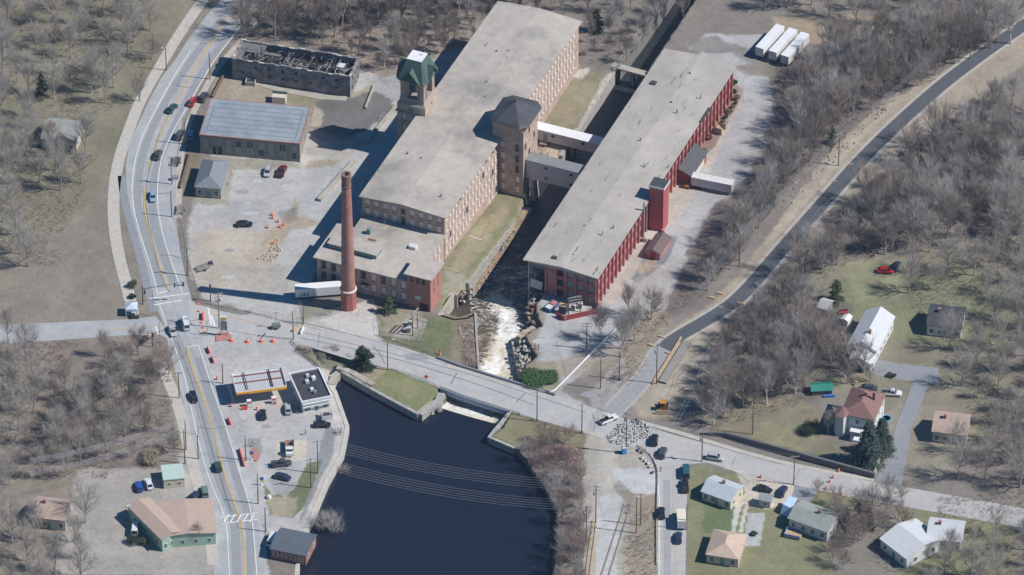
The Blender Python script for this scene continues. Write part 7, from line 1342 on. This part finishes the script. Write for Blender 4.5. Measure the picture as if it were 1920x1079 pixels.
for i, (x, y, a) in enumerate([(555, 618, 50), (566, 622, 75)]):
    t = thing("jersey_barrier", "tan concrete barrier block by the leaning lamp, "+["left one", "right one"][i], "barrier", tuple(G(x, y)), R(a), "concrete barrier blocks by the leaning lamp"); MB().prism([(-1.5, -.35), (1.5, -.35), (1.5, .35), (-1.5, .35)], 0, .8, 0, top=[(-1.5, -.12), (1.5, -.12), (1.5, .12), (-1.5, .12)]).build("block", M_TAN if i == 0 else M_OFFW, t)
for i, (a, b_) in enumerate([((900, 452), (925, 405)), ((880, 443), (903, 452)), ((823, 501), (858, 512))]):
    p, q = G(*a), G(*b_); t = thing("fallen_fence", "broken fence length lying on the lawn beside the channel, "+["longest one", "short pale one", "one nearest the boiler house"][i], "fence", tuple(p)); d = q-p; m_ = MB()
    for k in range(8): u_ = d*(k+.5)/8; m_.box(u_.x-.3, u_.x+.3, u_.y-.12+.2*(k % 2), u_.y+.12+.2*(k % 2), u_.z, u_.z+.16)
    m_.poly_tube([Vector((0, 0, .12)), d*.5+Vector((.2, .1, .14)), d+Vector((0, 0, .1))], .07); m_.build("rails", [M_TAN, M_OFFW, M_TAN][i], t)
t = thing("wrecked_tank", "rusty upright tank standing in the torrent at the broken mill corner", "tank", tuple(W(1008, 572, -4.6))); MB().lathe([(.8, 0), (.8, 3.2), (.5, 3.4)], 12).build("shell", M_RUST, t)
for i, (x, y, c_) in enumerate([(1415, 708, M_WOODG), (1500, 640, M_OFFW), (1580, 705, M_OFFW), (1605, 720, M_TAN)]):
    o = MB().box(-.9, .9, -.5, .5, 0, .5).box(-.5, .4, -.4, .3, .5, .9).build("yard_clutter", c_); o.location = G(x, y); o.rotation_euler = (0, 0, i*1.3); tag(o, ["grey crate pile in the eastern wood", "pale crate pile beside the tall olive evergreen", "white covered garden heap left of the tarp trees", "tan heap by the ranch wing"][i], "crate")
rn = random.Random(77)
for nm, par, us_, vs_, z_ in (("mill", mill, (6, 92), (-21, -3), 15.0), ("red", rm, (8, 96), (28, 43), 10.7)):
    for k in range(9):
        u, v = rn.uniform(*us_), rn.uniform(*vs_); h = rn.uniform(.5, 1.1)
        if nm == "mill" and 36 < u < 52: continue
        MB().lathe([(.16, z_-.3), (.16, z_+h), (.24, z_+h+.05), (.24, z_+h+.15)], 8, 0, (u, -v)).build("roof_vent", M_STEEL if k % 2 else M_SLATE, par)
# ------------------------------------------------------------------ trees
M_BARK = mat("grey bark", (.34, .31, .28), .95, .2, 2); M_BARK2 = mat("pale bark", (.52, .49, .45), .95, .15, 2); M_TWIG = mat("brown grey twigs", (.31, .255, .22), .95, .15, 1); M_TWIG2 = mat("reddish twigs", (.35, .27, .24), .95, .15, 1); M_TWIG3 = mat("pale grey twigs", (.42, .385, .36), .95, .12, 1)
for m_ in (M_BARK, M_BARK2, M_TWIG, M_TWIG2, M_TWIG3):      # each tree its own shade of bark
    nt = m_.node_tree; b = nt.nodes["Principled BSDF"]; src = b.inputs['Base Color'].links[0].from_socket; oi = nt.nodes.new("ShaderNodeObjectInfo"); rr_ = nt.nodes.new("ShaderNodeMapRange"); rr_.inputs[3].default_value = .62; rr_.inputs[4].default_value = 1.3; nt.links.new(oi.outputs['Random'], rr_.inputs[0])
    vm = nt.nodes.new("ShaderNodeVectorMath"); vm.operation = 'SCALE'; nt.links.new(src, vm.inputs[0]); nt.links.new(rr_.outputs[0], vm.inputs['Scale']); nt.links.new(vm.outputs[0], b.inputs['Base Color'])
def bare_tree(seed, H=12.0, spread=.55, first=.28, nl=13, slim=False, dens=1.0):
    rn = random.Random(seed); tk = MB(); cr_ = MB()
    def twig(a, d, l, w_):
        b = a+d*l; s = d.orthogonal().normalized(); s.rotate(Matrix.Rotation(rn.uniform(0, 6.28), 3, d)); s *= w_
        cr_.add([a-s, a+s, b], [(0, 1, 2)])
    def branch(p, d, l, r, lev, mb):
        n = 3 if lev < 2 else 2; q = p
        for i in range(n):
            d2 = (d+Vector((rn.uniform(-.2, .2), rn.uniform(-.2, .2), rn.uniform(0, .3)))).normalized(); e = q+d2*(l/n); r2 = r*(1-.28*(i+1)/n*1.6)
            mb.tube(q, e, r*(1-.45*i/n), max(.012, r*(1-.45*(i+1)/n)), 4 if lev else 5, cap=False)
            if lev < 3:
                k = 3 if lev < 2 and rn.random() < .75*dens else 2
                for _ in range(k):
                    ax = Vector((rn.uniform(-1, 1), rn.uniform(-1, 1), rn.uniform(-.2, .9))).normalized(); dd = (d2*.8+ax*.62).normalized()
                    branch(q.lerp(e, rn.uniform(.3, 1)), dd, l*rn.uniform(.5, .74), r*.45*(1-.3*i/n), lev+1, cr_)
            else:
                for _ in range(3):
                    ax = Vector((rn.uniform(-1, 1), rn.uniform(-1, 1), rn.uniform(-.3, .9))).normalized(); twig(q.lerp(e, rn.random()), (d2*.8+ax*.6+Vector((0, 0, .25))).normalized(), l*rn.uniform(.8, 1.7), .013)
            q = e; d = d2
    p = Vector((0, 0, -.2)); r = H*.016; n = 7; d = Vector((rn.uniform(-.06, .06), rn.uniform(-.06, .06), 1)).normalized(); pts = [p]
    for i in range(n):
        e = p+d*(H*.86/n); tk.tube(p, e, r*(1-.8*i/n), r*(1-.8*(i+1)/n), 7, cap=False); p = e; pts.append(p); d = (d+Vector((rn.uniform(-.09, .09), rn.uniform(-.09, .09), .1))).normalized()
    for i in range(nl):
        f = first+(.97-first)*(i+rn.random()*.6)/nl; k = f*n; a = pts[int(k)].lerp(pts[min(n, int(k)+1)], k-int(k)); ang = i*2.4+rn.uniform(-.4, .4); up = rn.uniform(.5, 1.0) if not slim else rn.uniform(1.0, 1.9)
        d_ = Vector((math.cos(ang), math.sin(ang), up)).normalized(); branch(a, d_, H*spread*(.95-f*.75)*rn.uniform(.75, 1.1)+H*.06, r*(1-.8*f)*.62+.02, 1, tk)
    return tk, cr_, H
def proto(name, tk, cr_, mt, mc, label, cat="tree", group=None):
    t = thing(name, label, cat, (0, 0, 0), 0, group); tk.build("trunk", mt, t); cr_.build("crown", mc, t); return t
PROT = []
for i, (sd_, H, sp, fi, nl, sl_, dn, mb_, mc) in enumerate([(1, 13, .52, .16, 11, False, .7, M_BARK, M_TWIG), (2, 13, .56, .2, 10, False, .7, M_BARK, M_TWIG), (3, 11, .58, .12, 11, False, .8, M_BARK, M_TWIG2), (4, 14, .42, .25, 12, True, .7, M_BARK2, M_TWIG3), (5, 12, .46, .25, 11, True, .8, M_BARK, M_TWIG), (6, 13, .54, .15, 11, False, .7, M_BARK2, M_TWIG3)]):
    a, b, H = bare_tree(sd_, H, sp, fi, nl, sl_, dn); PROT.append((proto("bare_tree", a, b, mb_, mc, "bare tree"), H))
used = set()
def tree_at(x, y, h, k, label, group=None, rnd=random, world_p=None):
    pr_, H = PROT[k]; o = pr_ if k not in used else copy_tree(pr_); used.add(k)
    p = world_p or G(x, y); o.location = (p.x, p.y, p.z); s = h/H; o.scale = (s*rnd.uniform(.9, 1.15),)*2+(s,); o.rotation_euler = (0, 0, rnd.uniform(0, 6.28)); o['label'] = label
    if group: o['group'] = group
    elif 'group' in o: del o['group']
    return o
def scatter(poly, sp, hr, kinds, label, group, seed, avoid=(), maxn=400):
    rn = random.Random(seed); w = [W(x, y, 0) for x, y in poly]; wp = [(p.x, p.y) for p in w]; xs_ = [p[0] for p in wp]; ys_ = [p[1] for p in wp]; pts = []
    tries = int((max(xs_)-min(xs_))*(max(ys_)-min(ys_))/sp**2*9)
    for _ in range(tries):
        x, y = rn.uniform(min(xs_), max(xs_)), rn.uniform(min(ys_), max(ys_))
        if not pip1(x, y, wp) or any((x-a)**2+(y-b)**2 < sp*sp for a, b in pts): continue
        if any(pip1(x, y, q) for q in avoid): continue
        pts.append((x, y))
        if len(pts) >= maxn: break
    for x, y in pts: tree_at(0, 0, rn.uniform(*hr), rn.choice(kinds), label, group, rn, Vector((x, y, max(-3, Hs(x, y)))))
    return pts
lotpoly = lambda px: [tuple(W(x, y)[:2]) for x, y in px]
TRAILCLEAR = [(1990, 0), (1683, 215), (1560, 345), (1450, 470), (1370, 560), (1240, 640), (1200, 700), (1260, 720), (1330, 690), (1400, 625), (1480, 545), (1565, 450), (1645, 355), (1710, 300), (1990, 110)]
# individual trees that can be told apart
for x, y, h, k, l in [(1222, 600, 10, 2, "bare round tree with dark limbs at the lower lot edge above the bank"), (1190, 640, 13, 3, "tall pale bare tree just right of the white barrier rail"), (1176, 655, 12, 4, "slender bare tree between the barrier rail and the bank"), (1165, 670, 14, 3, "tallest slender bare tree beside the barrier rail"), (1180, 590, 10, 4, "bare tree in the middle of the lower lot edge"),
                      (1330, 530, 9, 0, "wide bare tree beside the gravel loop at the lot edge"), (1392, 452, 12, 5, "pale bare tree left of the tall line pole"), (1412, 432, 13, 5, "large pale bare tree at the lot's shaded edge"), (1475, 345, 13, 1, "bare tree between trailer end and trail poles"), (1520, 260, 12, 3, "white barked bare tree in the upper woods near the line pole"), (1660, 478, 12, 0, "big bare tree with long fallen shadow beside the red car"),
                      (1550, 830, 0.1, 0, ""), (608, 1010, 8.5, 5, "pale bare tree at the pond's south west corner"), (626, 1016, 9, 5, "second pale bare tree at the pond's south west corner, right of its neighbour"), (1553, 815, 8, 3, "white birch left of the tall white house"), (1565, 810, 7.5, 3, "thinner birch between the first birch and the tall white house"), (262, 190, 9, 0, "bare tree on the lawn west of the curving road"), (285, 112, 8, 2, "bare tree by the thin pole on the western lawn"),
                      (278, 720, 9, 0, "bare tree in the scrub beside the southern signal"), (1620, 700, 11, 5, "pale spreading bare tree in front of the white ranch wing"), (1460, 735, 12, 5, "pale forked bare tree in the middle of the eastern scrub"), (1410, 760, 10, 3, "white stemmed bare tree near the corner street wall"), (1568, 948, 6, 2, "small bare tree on the corner lawn by the grey ranch house"), (1535, 930, 5, 2, "small bare tree between hedge driveway and corner street"), (370, 1018, 6, 0, "small bare tree in front of the green building"), (1128, 640, 11, 4, "bare tree standing alone in the lower lot"), (645, 902, 5, 0, "small bare tree leaning over the pond wall"), (1350, 770, 9, 1, "bare tree just above the corner street wall")]:
    if l: tree_at(x, y, h, k, l)
scatter([(380, -60), (1080, -60), (1050, 64), (1090, 66), (1090, 118), (860, 90), (760, 132), (700, 138), (665, 100), (560, 72), (450, 74), (470, 40)], 4.4, (9, 15), [0, 1, 4, 3], "bare grey tree in the wood above the burnt building and bell tower", "bare trees of the northern wood", 1, avoid=[lotpoly([(860, 120), (920, 30), (1085, 30), (1090, 130)])], maxn=60)
scatter([(1095, 66), (1230, 66), (1300, 20), (1200, -60), (1095, -60)], 4.2, (8, 12), [0, 1, 3], "bare tree above the far end of the channel", "bare trees at the channel head", 2, maxn=22)
scatter([(1490, 170), (1560, 105), (1690, 85), (1900, 40), (1900, 80), (1683, 180), (1560, 262), (1500, 320), (1440, 395), (1405, 480), (1340, 550), (1312, 560), (1375, 460), (1440, 365), (1490, 260)], 4.3, (10, 16), [0, 1, 3, 5, 3], "bare tree in the wood strip between the gravel lot and the trail", "bare trees between lot and trail", 3, maxn=66)
scatter([(1700, 280), (1900, 150), (1900, 440), (1690, 470), (1600, 490), (1480, 560), (1560, 640), (1580, 690), (1500, 740), (1340, 800), (1300, 770), (1360, 650), (1430, 560), (1540, 430), (1620, 350)], 5.2, (9, 15), [0, 1, 5, 3], "bare tree in the wood east of the trail", "bare trees east of the trail", 4, avoid=[lotpoly(TRAILCLEAR), lotpoly([(1510, 700), (1570, 700), (1570, 760), (1510, 760)])], maxn=88)
scatter([(975, 850), (1090, 885), (1096, 1000), (1094, 1150), (1040, 1150), (1050, 1000), (1035, 930), (1000, 880)], 4.2, (5.5, 8.5), [2, 2, 0, 5], "bare reddish tree on the east bank of the pond", "bare trees on the pond's east bank", 5, maxn=34)
scatter([(1000, 825), (1080, 835), (1085, 875), (1010, 855)], 3.4, (4, 6), [2], "low reddish bare tree on the lawn point east of the dam", "low bare trees east of the dam", 6, maxn=9)
scatter([(120, 655), (310, 670), (325, 720), (330, 850), (250, 875), (100, 870)], 3.8, (5, 9), [0, 2, 1], "bare tree in the scrub west of the main road", "bare trees in the western scrub", 7, maxn=26)
scatter([(1575, 955), (1690, 900), (1700, 990), (1640, 1000), (1600, 1079), (1560, 1060)], 3.6, (6, 9), [0, 2, 1], "bare tree between the grey ranch house and the far corner house", "bare trees in the south east", 8, maxn=16)
scatter([(1560, 620), (1590, 650), (1580, 720), (1640, 715), (1600, 730), (1550, 700)], 3.8, (6, 9), [0, 5], "bare tree in the yard between the two white houses", "bare trees between the white houses", 9, maxn=7)
def wood_mass(label, polys, sp, hr, kinds, seed, avoid=()):
    """a far wood that reads as one mass: many bare trees joined in one mesh"""
    rn = random.Random(seed); VV = []; FF = []; MI = []; base = 0; src = {}
    for k in kinds:
        vs = []; fs = []; mi = []; o_ = 0
        for j, ch in enumerate(PROT[k][0].children):
            me_ = ch.data; co = np.zeros(len(me_.vertices)*3); me_.vertices.foreach_get('co', co); vs.append(co.reshape(-1, 3)); fs += [tuple(v+o_ for v in p.vertices) for p in me_.polygons]; mi += [j]*len(me_.polygons); o_ += len(me_.vertices)
        src[k] = (np.concatenate(vs), np.array([len(f) for f in fs]), np.array([v for f in fs for v in f]), np.array(mi))
    LT = []
    for poly in polys:
        wp = [tuple(W(x, y, 0)[:2]) for x, y in poly]; xs_ = [p[0] for p in wp]; ys_ = [p[1] for p in wp]; pts = []
        for _ in range(int((max(xs_)-min(xs_))*(max(ys_)-min(ys_))/sp**2*7)):
            x, y = rn.uniform(min(xs_), max(xs_)), rn.uniform(min(ys_), max(ys_))
            if not pip1(x, y, wp) or any((x-a)**2+(y-b)**2 < sp*sp for a, b in pts) or any(pip1(x, y, q) for q in avoid): continue
            pts.append((x, y)); k = rn.choice(kinds); v, ln, fi, mi = src[k]; h = rn.uniform(*hr)/PROT[k][1]; a = rn.uniform(0, 6.28); c, s_ = math.cos(a), math.sin(a)
            VV.append(np.stack([(v[:, 0]*c-v[:, 1]*s_)*h*1.05+x, (v[:, 0]*s_+v[:, 1]*c)*h*1.05+y, v[:, 2]*h], -1)); FF.append(fi+base); LT.append(ln); MI.append(mi); base += len(v)
    V = np.concatenate(VV); I = np.concatenate(FF); Ln = np.concatenate(LT); me_ = bpy.data.meshes.new("woodland"); me_.vertices.add(len(V)); me_.vertices.foreach_set('co', V.ravel()); me_.loops.add(len(I)); me_.loops.foreach_set('vertex_index', I.astype(np.int32)); me_.polygons.add(len(Ln)); me_.polygons.foreach_set('loop_start', (np.cumsum(Ln)-Ln).astype(np.int32)); me_.polygons.foreach_set('loop_total', Ln.astype(np.int32)); me_.materials.append(M_BARK); me_.materials.append(M_TWIG); me_.polygons.foreach_set('material_index', np.concatenate(MI).astype(np.int32)); me_.update(calc_edges=True)
    return tag(link("woodland", me_), label, "woodland", kind='stuff')
wood_mass("bare grey woods closing in the town on every outer side", [[(20, -60), (330, -60), (300, 40), (232, 120), (200, 200), (160, 300), (150, 420), (60, 520), (0, 420), (-20, 60)], [(-30, 640), (230, 650), (235, 860), (120, 900), (-30, 900)], [(-40, 900), (140, 900), (200, 1130), (-40, 1130)], [(1700, 380), (2000, 160), (2000, 1120), (1730, 1120), (1760, 860), (1800, 680), (1700, 560)], [(1330, -60), (1990, -80), (1860, 60), (1700, 60), (1420, 20)]], 6.0, (8, 14), [0, 1, 3], 51, avoid=[lotpoly(TRAILCLEAR), lotpoly([(40, 370), (230, 370), (230, 500), (40, 500)]), lotpoly([(60, 190), (190, 190), (190, 290), (60, 290)]), lotpoly([(50, 640), (190, 640), (190, 730), (50, 730)]), lotpoly([(30, 900), (160, 900), (160, 1000), (30, 1000)]), lotpoly([(1710, 550), (1850, 550), (1850, 650), (1710, 650)]), lotpoly([(1720, 750), (1860, 750), (1860, 840), (1720, 840)]), lotpoly([(1710, 960), (1850, 960), (1850, 1040), (1710, 1040)]), lotpoly([(1900, 0), (2000, 0), (1683, 280), (1600, 330), (1640, 230), (1683, 190)]), lotpoly([(1640, 880), (2000, 930), (2000, 1010), (1640, 960)])])
wood_mass("thin saplings filling the woods between the larger trees", [[(440, -60), (1080, -60), (1050, 60), (860, 84), (700, 130), (560, 70), (450, 70)], [(1100, 60), (1230, 60), (1195, 118), (1100, 112)], [(1540, 110), (1690, 90), (1900, 50), (1683, 178), (1560, 258), (1440, 390), (1340, 540), (1325, 540), (1430, 370), (1490, 270)], [(1700, 290), (1900, 160), (1700, 460), (1600, 480), (1490, 550), (1560, 640), (1580, 690), (1500, 740), (1340, 795), (1310, 770), (1360, 650), (1540, 440)]], 3.8, (4, 8), [4, 3], 52, avoid=[lotpoly(TRAILCLEAR), lotpoly([(860, 120), (920, 30), (1085, 30), (1090, 130)]), lotpoly([(1510, 700), (1570, 700), (1570, 760), (1510, 760)])])
# scrub and undergrowth that nobody could count
def undergrowth(name, label, polys, n, m, seed, hr=(.5, 1.6), w_=.03):
    rn = random.Random(seed); mb = MB(); wps = [lotpoly(p) for p in polys]; ar = []
    for q in wps: xs_ = [p[0] for p in q]; ys_ = [p[1] for p in q]; ar.append((max(xs_)-min(xs_))*(max(ys_)-min(ys_)))
    for q, a in zip(wps, ar):
        xs_ = [p[0] for p in q]; ys_ = [p[1] for p in q]; N_ = int(n*a/sum(ar)); X_ = np.array([rn.uniform(min(xs_), max(xs_)) for _ in range(N_)]); Y_ = np.array([rn.uniform(min(ys_), max(ys_)) for _ in range(N_)])
        ok = pip(X_, Y_, q) & (fnoise(X_, Y_, 7, seed) > .42); X_ = X_[ok]; Y_ = Y_[ok]; Z_ = Harr(X_, Y_)
        for x, y, z in zip(X_, Y_, Z_):
            if z < -4: continue
            h = rn.uniform(*hr)
            for _ in range(7):
                a_ = rn.uniform(0, 6.28); e = rn.uniform(.15, .9)*h; dx, dy = math.cos(a_)*e, math.sin(a_)*e; s = w_
                mb.add([(x-s*math.sin(a_), y+s*math.cos(a_), z), (x+s*math.sin(a_), y-s*math.cos(a_), z), (x+dx, y+dy, z+h*rn.uniform(.5, 1))], [(0, 1, 2)])
    return tag(mb.build(name, m), label, "undergrowth", kind='stuff')
P_W = [[(0, -60), (300, -60), (180, 300), (100, 500), (0, 500)], [(1700, 380), (1960, 200), (1960, 1100), (1740, 1100), (1790, 700), (1700, 560)], [(-20, 640), (230, 640), (200, 900), (-20, 900)], [(430, -60), (1050, -60), (1050, 64), (860, 90), (700, 138), (560, 72), (440, 74)], [(1095, 64), (1230, 66), (1205, 140), (1095, 122)], [(1455, 110), (1700, 60), (1900, 60), (1690, 190), (1560, 272), (1440, 395), (1320, 550), (1250, 600), (1290, 520), (1400, 350), (1460, 240)], [(1700, 280), (1900, 150), (1900, 440), (1690, 470), (1600, 490), (1480, 560), (1560, 640), (1580, 700), (1500, 760), (1340, 805), (1300, 770), (1360, 650), (1540, 430)], [(975, 850), (1092, 885), (1096, 1150), (1035, 1150), (1045, 980), (1010, 900)], [(100, 655), (318, 670), (338, 840), (250, 880), (100, 870)], [(1570, 955), (1690, 910), (1700, 1079), (1560, 1060)], [(1180, 620), (1225, 575), (1262, 600), (1245, 640), (1180, 725), (1120, 745), (1150, 690)], [(1172, 945), (1230, 950), (1230, 1150), (1165, 1150)], [(850, 600), (890, 600), (895, 690), (855, 680)]]
undergrowth("undergrowth", "leafless brown brush covering the woodland floor", P_W, 90000, M_TWIG, 31)
undergrowth("undergrowth", "reddish bramble brush on the pond banks and road verges", [P_W[7], [(985, 835), (1090, 845), (1090, 882), (990, 855)], [(640, 700), (700, 722), (690, 740), (645, 715)], [(555, 655), (640, 690), (690, 690), (630, 650)], [(870, 640), (892, 640), (895, 695), (870, 690)]], 9000, M_TWIG2, 32, (.6, 2.0))
# ------------------------------------------------------------------ evergreens and shrubs
M_FOL = [mat("dark conifer needles", (.035, .06, .03), .9, .25, 1.2), mat("blue green spruce needles", (.075, .105, .085), .9, .2, 1.2), mat("yellow green leaves", (.12, .14, .05), .9, .25, 1.5), mat("olive needles", (.075, .095, .04), .9, .25, 1.2), mat("brown shrub twigs", (.20, .13, .10), .9, .2, 1.2), mat("bright thicket leaves", (.07, .13, .045), .9, .25, 1)]
def leafball(mb, c, r, n, s, rn, flat=.8):
    for _ in range(n):
        d = Vector((rn.gauss(0, 1), rn.gauss(0, 1), rn.gauss(0, 1))).normalized(); p = Vector(c)+Vector((d.x, d.y, d.z*flat))*r*rn.uniform(.45, 1.08); a = Vector((rn.gauss(0, 1), rn.gauss(0, 1), rn.gauss(0, .7))).normalized()*s; b = a.orthogonal().normalized()*s*.55
        mb.add([p-a, p+b, p+a, p-b], [(0, 1, 2, 3)])
def conifer(name, label, x, y, h, wr, m, seed, dens=1, group=None, blunt=.1):
    rn = random.Random(seed); t = thing(name, label, "tree", tuple(G(x, y)), 0, group); MB().tube((0, 0, -.1), (0, 0, h*.9), h*.016, .03, 7).build("trunk", M_WOOD, t); cr_ = MB(); n = int(h*6*dens)
    for i in range(n):
        f = (i+rn.random())/n; z = h*(.06+.94*f); rr_ = wr*((1-f)**.8*(1-blunt)+blunt)*rn.uniform(.75, 1.12); a = rn.uniform(0, 6.28); l = int(4+rr_*3)
        for k in range(l):
            q = (k+.5)/l; c = (math.cos(a)*rr_*q, math.sin(a)*rr_*q, z-rr_*q*.28+rn.uniform(-.1, .1)); leafball(cr_, c, .34+.10*rr_, 9, .20, rn, .6)
    cr_.build("crown", m, t); return t
def shrub(label, x, y, r, h, m, seed, name="shrub", cat="shrub", group=None, lobes=7, leaf=.16):
    rn = random.Random(seed); t = thing(name, label, cat, tuple(G(x, y)), 0, group); st_ = MB()
    for k in range(4): a = k*1.6; st_.tube((0, 0, -.1), (math.cos(a)*r*.4, math.sin(a)*r*.4, h*.6), .05, .03, 4)
    st_.build("stems", M_WOOD, t); cr_ = MB()
    for k in range(lobes):
        a = rn.uniform(0, 6.28); q = rn.uniform(.1, .62); leafball(cr_, (math.cos(a)*r*q, math.sin(a)*r*q, h*rn.uniform(.35, .7)), r*.5, int(60+60*r), leaf, rn, h/r*.5)
    cr_.build("leaves", m, t); return t
for i, (x, y, h, l) in enumerate([(1575, 190, 7, 'dark pine inside the upper wood strip'), (1445, 380, 5, 'small pine at the lower end of the upper wood strip'), (640, 40, 7, 'green pine in the northern wood'), (1120, 60, 8, 'dark pine at the channel head'), (1610, 420, 6, 'green pine in the wood east of the trail'), (1720, 330, 8, 'dark pine far up the eastern wood'), (150, 760, 7, 'dark pine in the outer western wood'), (80, 180, 8, 'dark pine in the north western wood')]): conifer('pine_tree', l, x, y, h, 2.1, M_FOL[3], 60+i, .8, blunt=.25)
conifer("evergreen_tree", "bushy dark evergreen in front of the boiler house", 728, 586, 6.0, 2.4, M_FOL[3], 1, 1.3); conifer("evergreen_tree", "wide ragged dark green evergreen on the bridge road verge", 682, 688, 6.6, 3.6, M_FOL[0], 2, 1.4, blunt=.4)
conifer("spruce_tree", "largest blue green spruce in front of the tall white house", 1628, 868, 14.0, 4.8, M_FOL[1], 3, 2.2, blunt=.12); conifer("spruce_tree", "second blue green spruce, right of the largest one", 1652, 850, 11.5, 3.9, M_FOL[1], 4, 2.0, blunt=.15)
conifer("evergreen_tree", "narrow dark evergreen in the eastern wood, left of two", 1464, 625, 6.5, 1.7, M_FOL[0], 5, 1.1); conifer("evergreen_tree", "tall olive evergreen in the eastern wood, right of two", 1522, 652, 9.0, 2.0, M_FOL[3], 6, 1.1); conifer("pine_tree", "dark green pine at the corner of the field by the garden hut", 1567, 565, 7.0, 2.7, M_FOL[3], 7, 1.2, blunt=.3)
for i, (x, y, h) in enumerate([(1585, 990, 6), (1610, 980, 7), (1628, 990, 6)]): conifer("evergreen_tree", ["olive evergreen right of the grey ranch house, lowest one", "olive evergreen in the middle of the south east trees", "olive evergreen nearest the far corner house"][i], x, y, h, 2.2, M_FOL[3], 20+i, .8, blunt=.3)
for i, (x, y, h) in enumerate([(1640, 80, 7), (1500, 240, 6), (1560, 270, 6)]): conifer("evergreen_tree", ["dark evergreen in the top right corner of the woods", "small green pine in the upper wood strip", "small green pine near the trail pole"][i], x, y, h, 1.9, M_FOL[3], 30+i, .7)
shrub("large dark green shrub on the lawn above the corner street", 1515, 812, 3.0, 3.2, M_FOL[0], 41, lobes=14); shrub("red brown shrub beside the dark green shrub", 1530, 800, 1.6, 2.4, M_FOL[4], 42)
for i, (x, y, r, m, l) in enumerate([(1377, 158, 1.2, 0, "dark green round shrub at the north end of the red mill bed"), (1378, 174, .9, 0, "second dark green shrub from the north end of the red mill bed"), (1381, 188, 1.4, 4, "brown leafless shrub in the red mill bed"), (1378, 196, .7, 0, "small green shrub under the brown one in the red mill bed"), (1373, 203, .8, 4, "small brown shrub in the red mill bed"), (1366, 213, 1.2, 4, "wider brown shrub midway along the red mill bed"), (1359, 223, .9, 0, "green shrub midway along the red mill bed"), (1354, 230, .8, 2, "yellow green shrub midway along the red mill bed"), (1348, 240, 1.0, 3, "green shrub beside the side entrance steps"), (1331, 262, 1.3, 4, "brown shrub below the side entrance steps"), (1322, 284, .8, 0, "lowest green shrub by the loading shed roof")]): shrub(l, x, y, r, r*1.3, M_FOL[m], 50+i, lobes=5)
shrub("bright green evergreen thicket at the corner of the rapids and the bridge", 1005, 715, 4.2, 2.4, M_FOL[5], 70, "thicket", "thicket", lobes=26, leaf=.22); shrub("right half of the bright green thicket beside the white rail", 1030, 712, 3.0, 1.8, M_FOL[5], 71, "thicket", "thicket", lobes=16, leaf=.22)
shrub("light green bush on the verge behind the station shop", 598, 672, 2.2, 1.8, mat("dull green brush", (.22, .22, .15), .95, .2, 1), 72, lobes=10); shrub("wide tan bush in the western scrub", 283, 862, 3.6, 3.0, mat("tan brush", (.33, .29, .21), .95, .2, 1), 73, lobes=20)
for i, (x, y, r, l) in enumerate([(246, 610, 0, ""), (250, 1018, 2.2, "dark green hedge clump in the lower left corner"), (270, 1022, 1.8, "second dark green hedge clump in the lower left corner"), (250, 560, 1.3, "green shrub above the pavilion"), (249, 538, 1.6, "taller green shrub above the pavilion"), (249, 596, 1.0, "round green shrub in the bed below the pavilion"), (258, 597, .7, "tiny green shrub in the bed below the pavilion"), (272, 640, 1.4, "green shrub in the signal's planting bed"), (1414, 1003, 1.0, "small evergreen in the paved loop of the garden"), (1656, 735, 0, ""), (1668, 705, 1.0, "hedge plant by the east driveway, left"), (1676, 708, 1.0, "hedge plant by the east driveway, right"), (1430, 935, 0, ""), (248, 740, 2.4, "dark green bush in the western scrub"), (1640, 640, 0, "")]):
    if l and r: shrub(l, x, y, r, r*1.2, M_FOL[0] if i % 2 else M_FOL[3], 80+i, lobes=6)
for o in [p for k, (p, h) in enumerate(PROT) if k not in used]:
    for c in list(o.children): bpy.data.objects.remove(c)
    bpy.data.objects.remove(o)
# grass tufts: short grass growing on the lawns
def grass(polys, n, seed):
    rn = random.Random(seed); mb = MB()
    for q in polys:
        w = lotpoly(q); xs_ = [p[0] for p in w]; ys_ = [p[1] for p in w]; X_ = np.array([rn.uniform(min(xs_), max(xs_)) for _ in range(n)]); Y_ = np.array([rn.uniform(min(ys_), max(ys_)) for _ in range(n)]); ok = pip(X_, Y_, w) & (fnoise(X_, Y_, 3, seed) > .45); X_ = X_[ok]; Y_ = Y_[ok]; Z_ = Harr(X_, Y_)
        for x, y, z in zip(X_, Y_, Z_):
            if z < -4.2: continue
            a = rn.uniform(0, 3.14); s = rn.uniform(.06, .14); mb.add([(x-s*math.cos(a), y-s*math.sin(a), z-.02), (x+s*math.cos(a), y+s*math.sin(a), z-.02), (x+rn.uniform(-.1, .1), y+rn.uniform(-.1, .1), z+rn.uniform(.03, .1))], [(0, 1, 2)], rn.randrange(2))
    tag(mb.build("grass", [mat("short lawn grass", (.14, .165, .06), .95, .2, 1), mat("dry lawn grass", (.27, .235, .13), .95, .2, 1)]), "short patchy grass tufts on the lawns", "grass", kind='stuff')
grass([[(828, 495), (925, 366), (975, 376), (955, 400), (905, 470), (850, 545)], [(712, 605), (830, 596), (890, 600), (893, 690), (820, 672)], [(1005, 245), (1090, 135), (1140, 135), (1080, 260)], [(640, 692), (735, 696), (822, 735), (785, 772)], [(955, 778), (1090, 815), (1085, 875), (925, 820)], [(1560, 500), (1683, 500), (1683, 600), (1600, 590)], [(1400, 790), (1560, 790), (1600, 860), (1400, 820)], [(495, 900), (600, 868), (560, 970)]], 2600, 5)
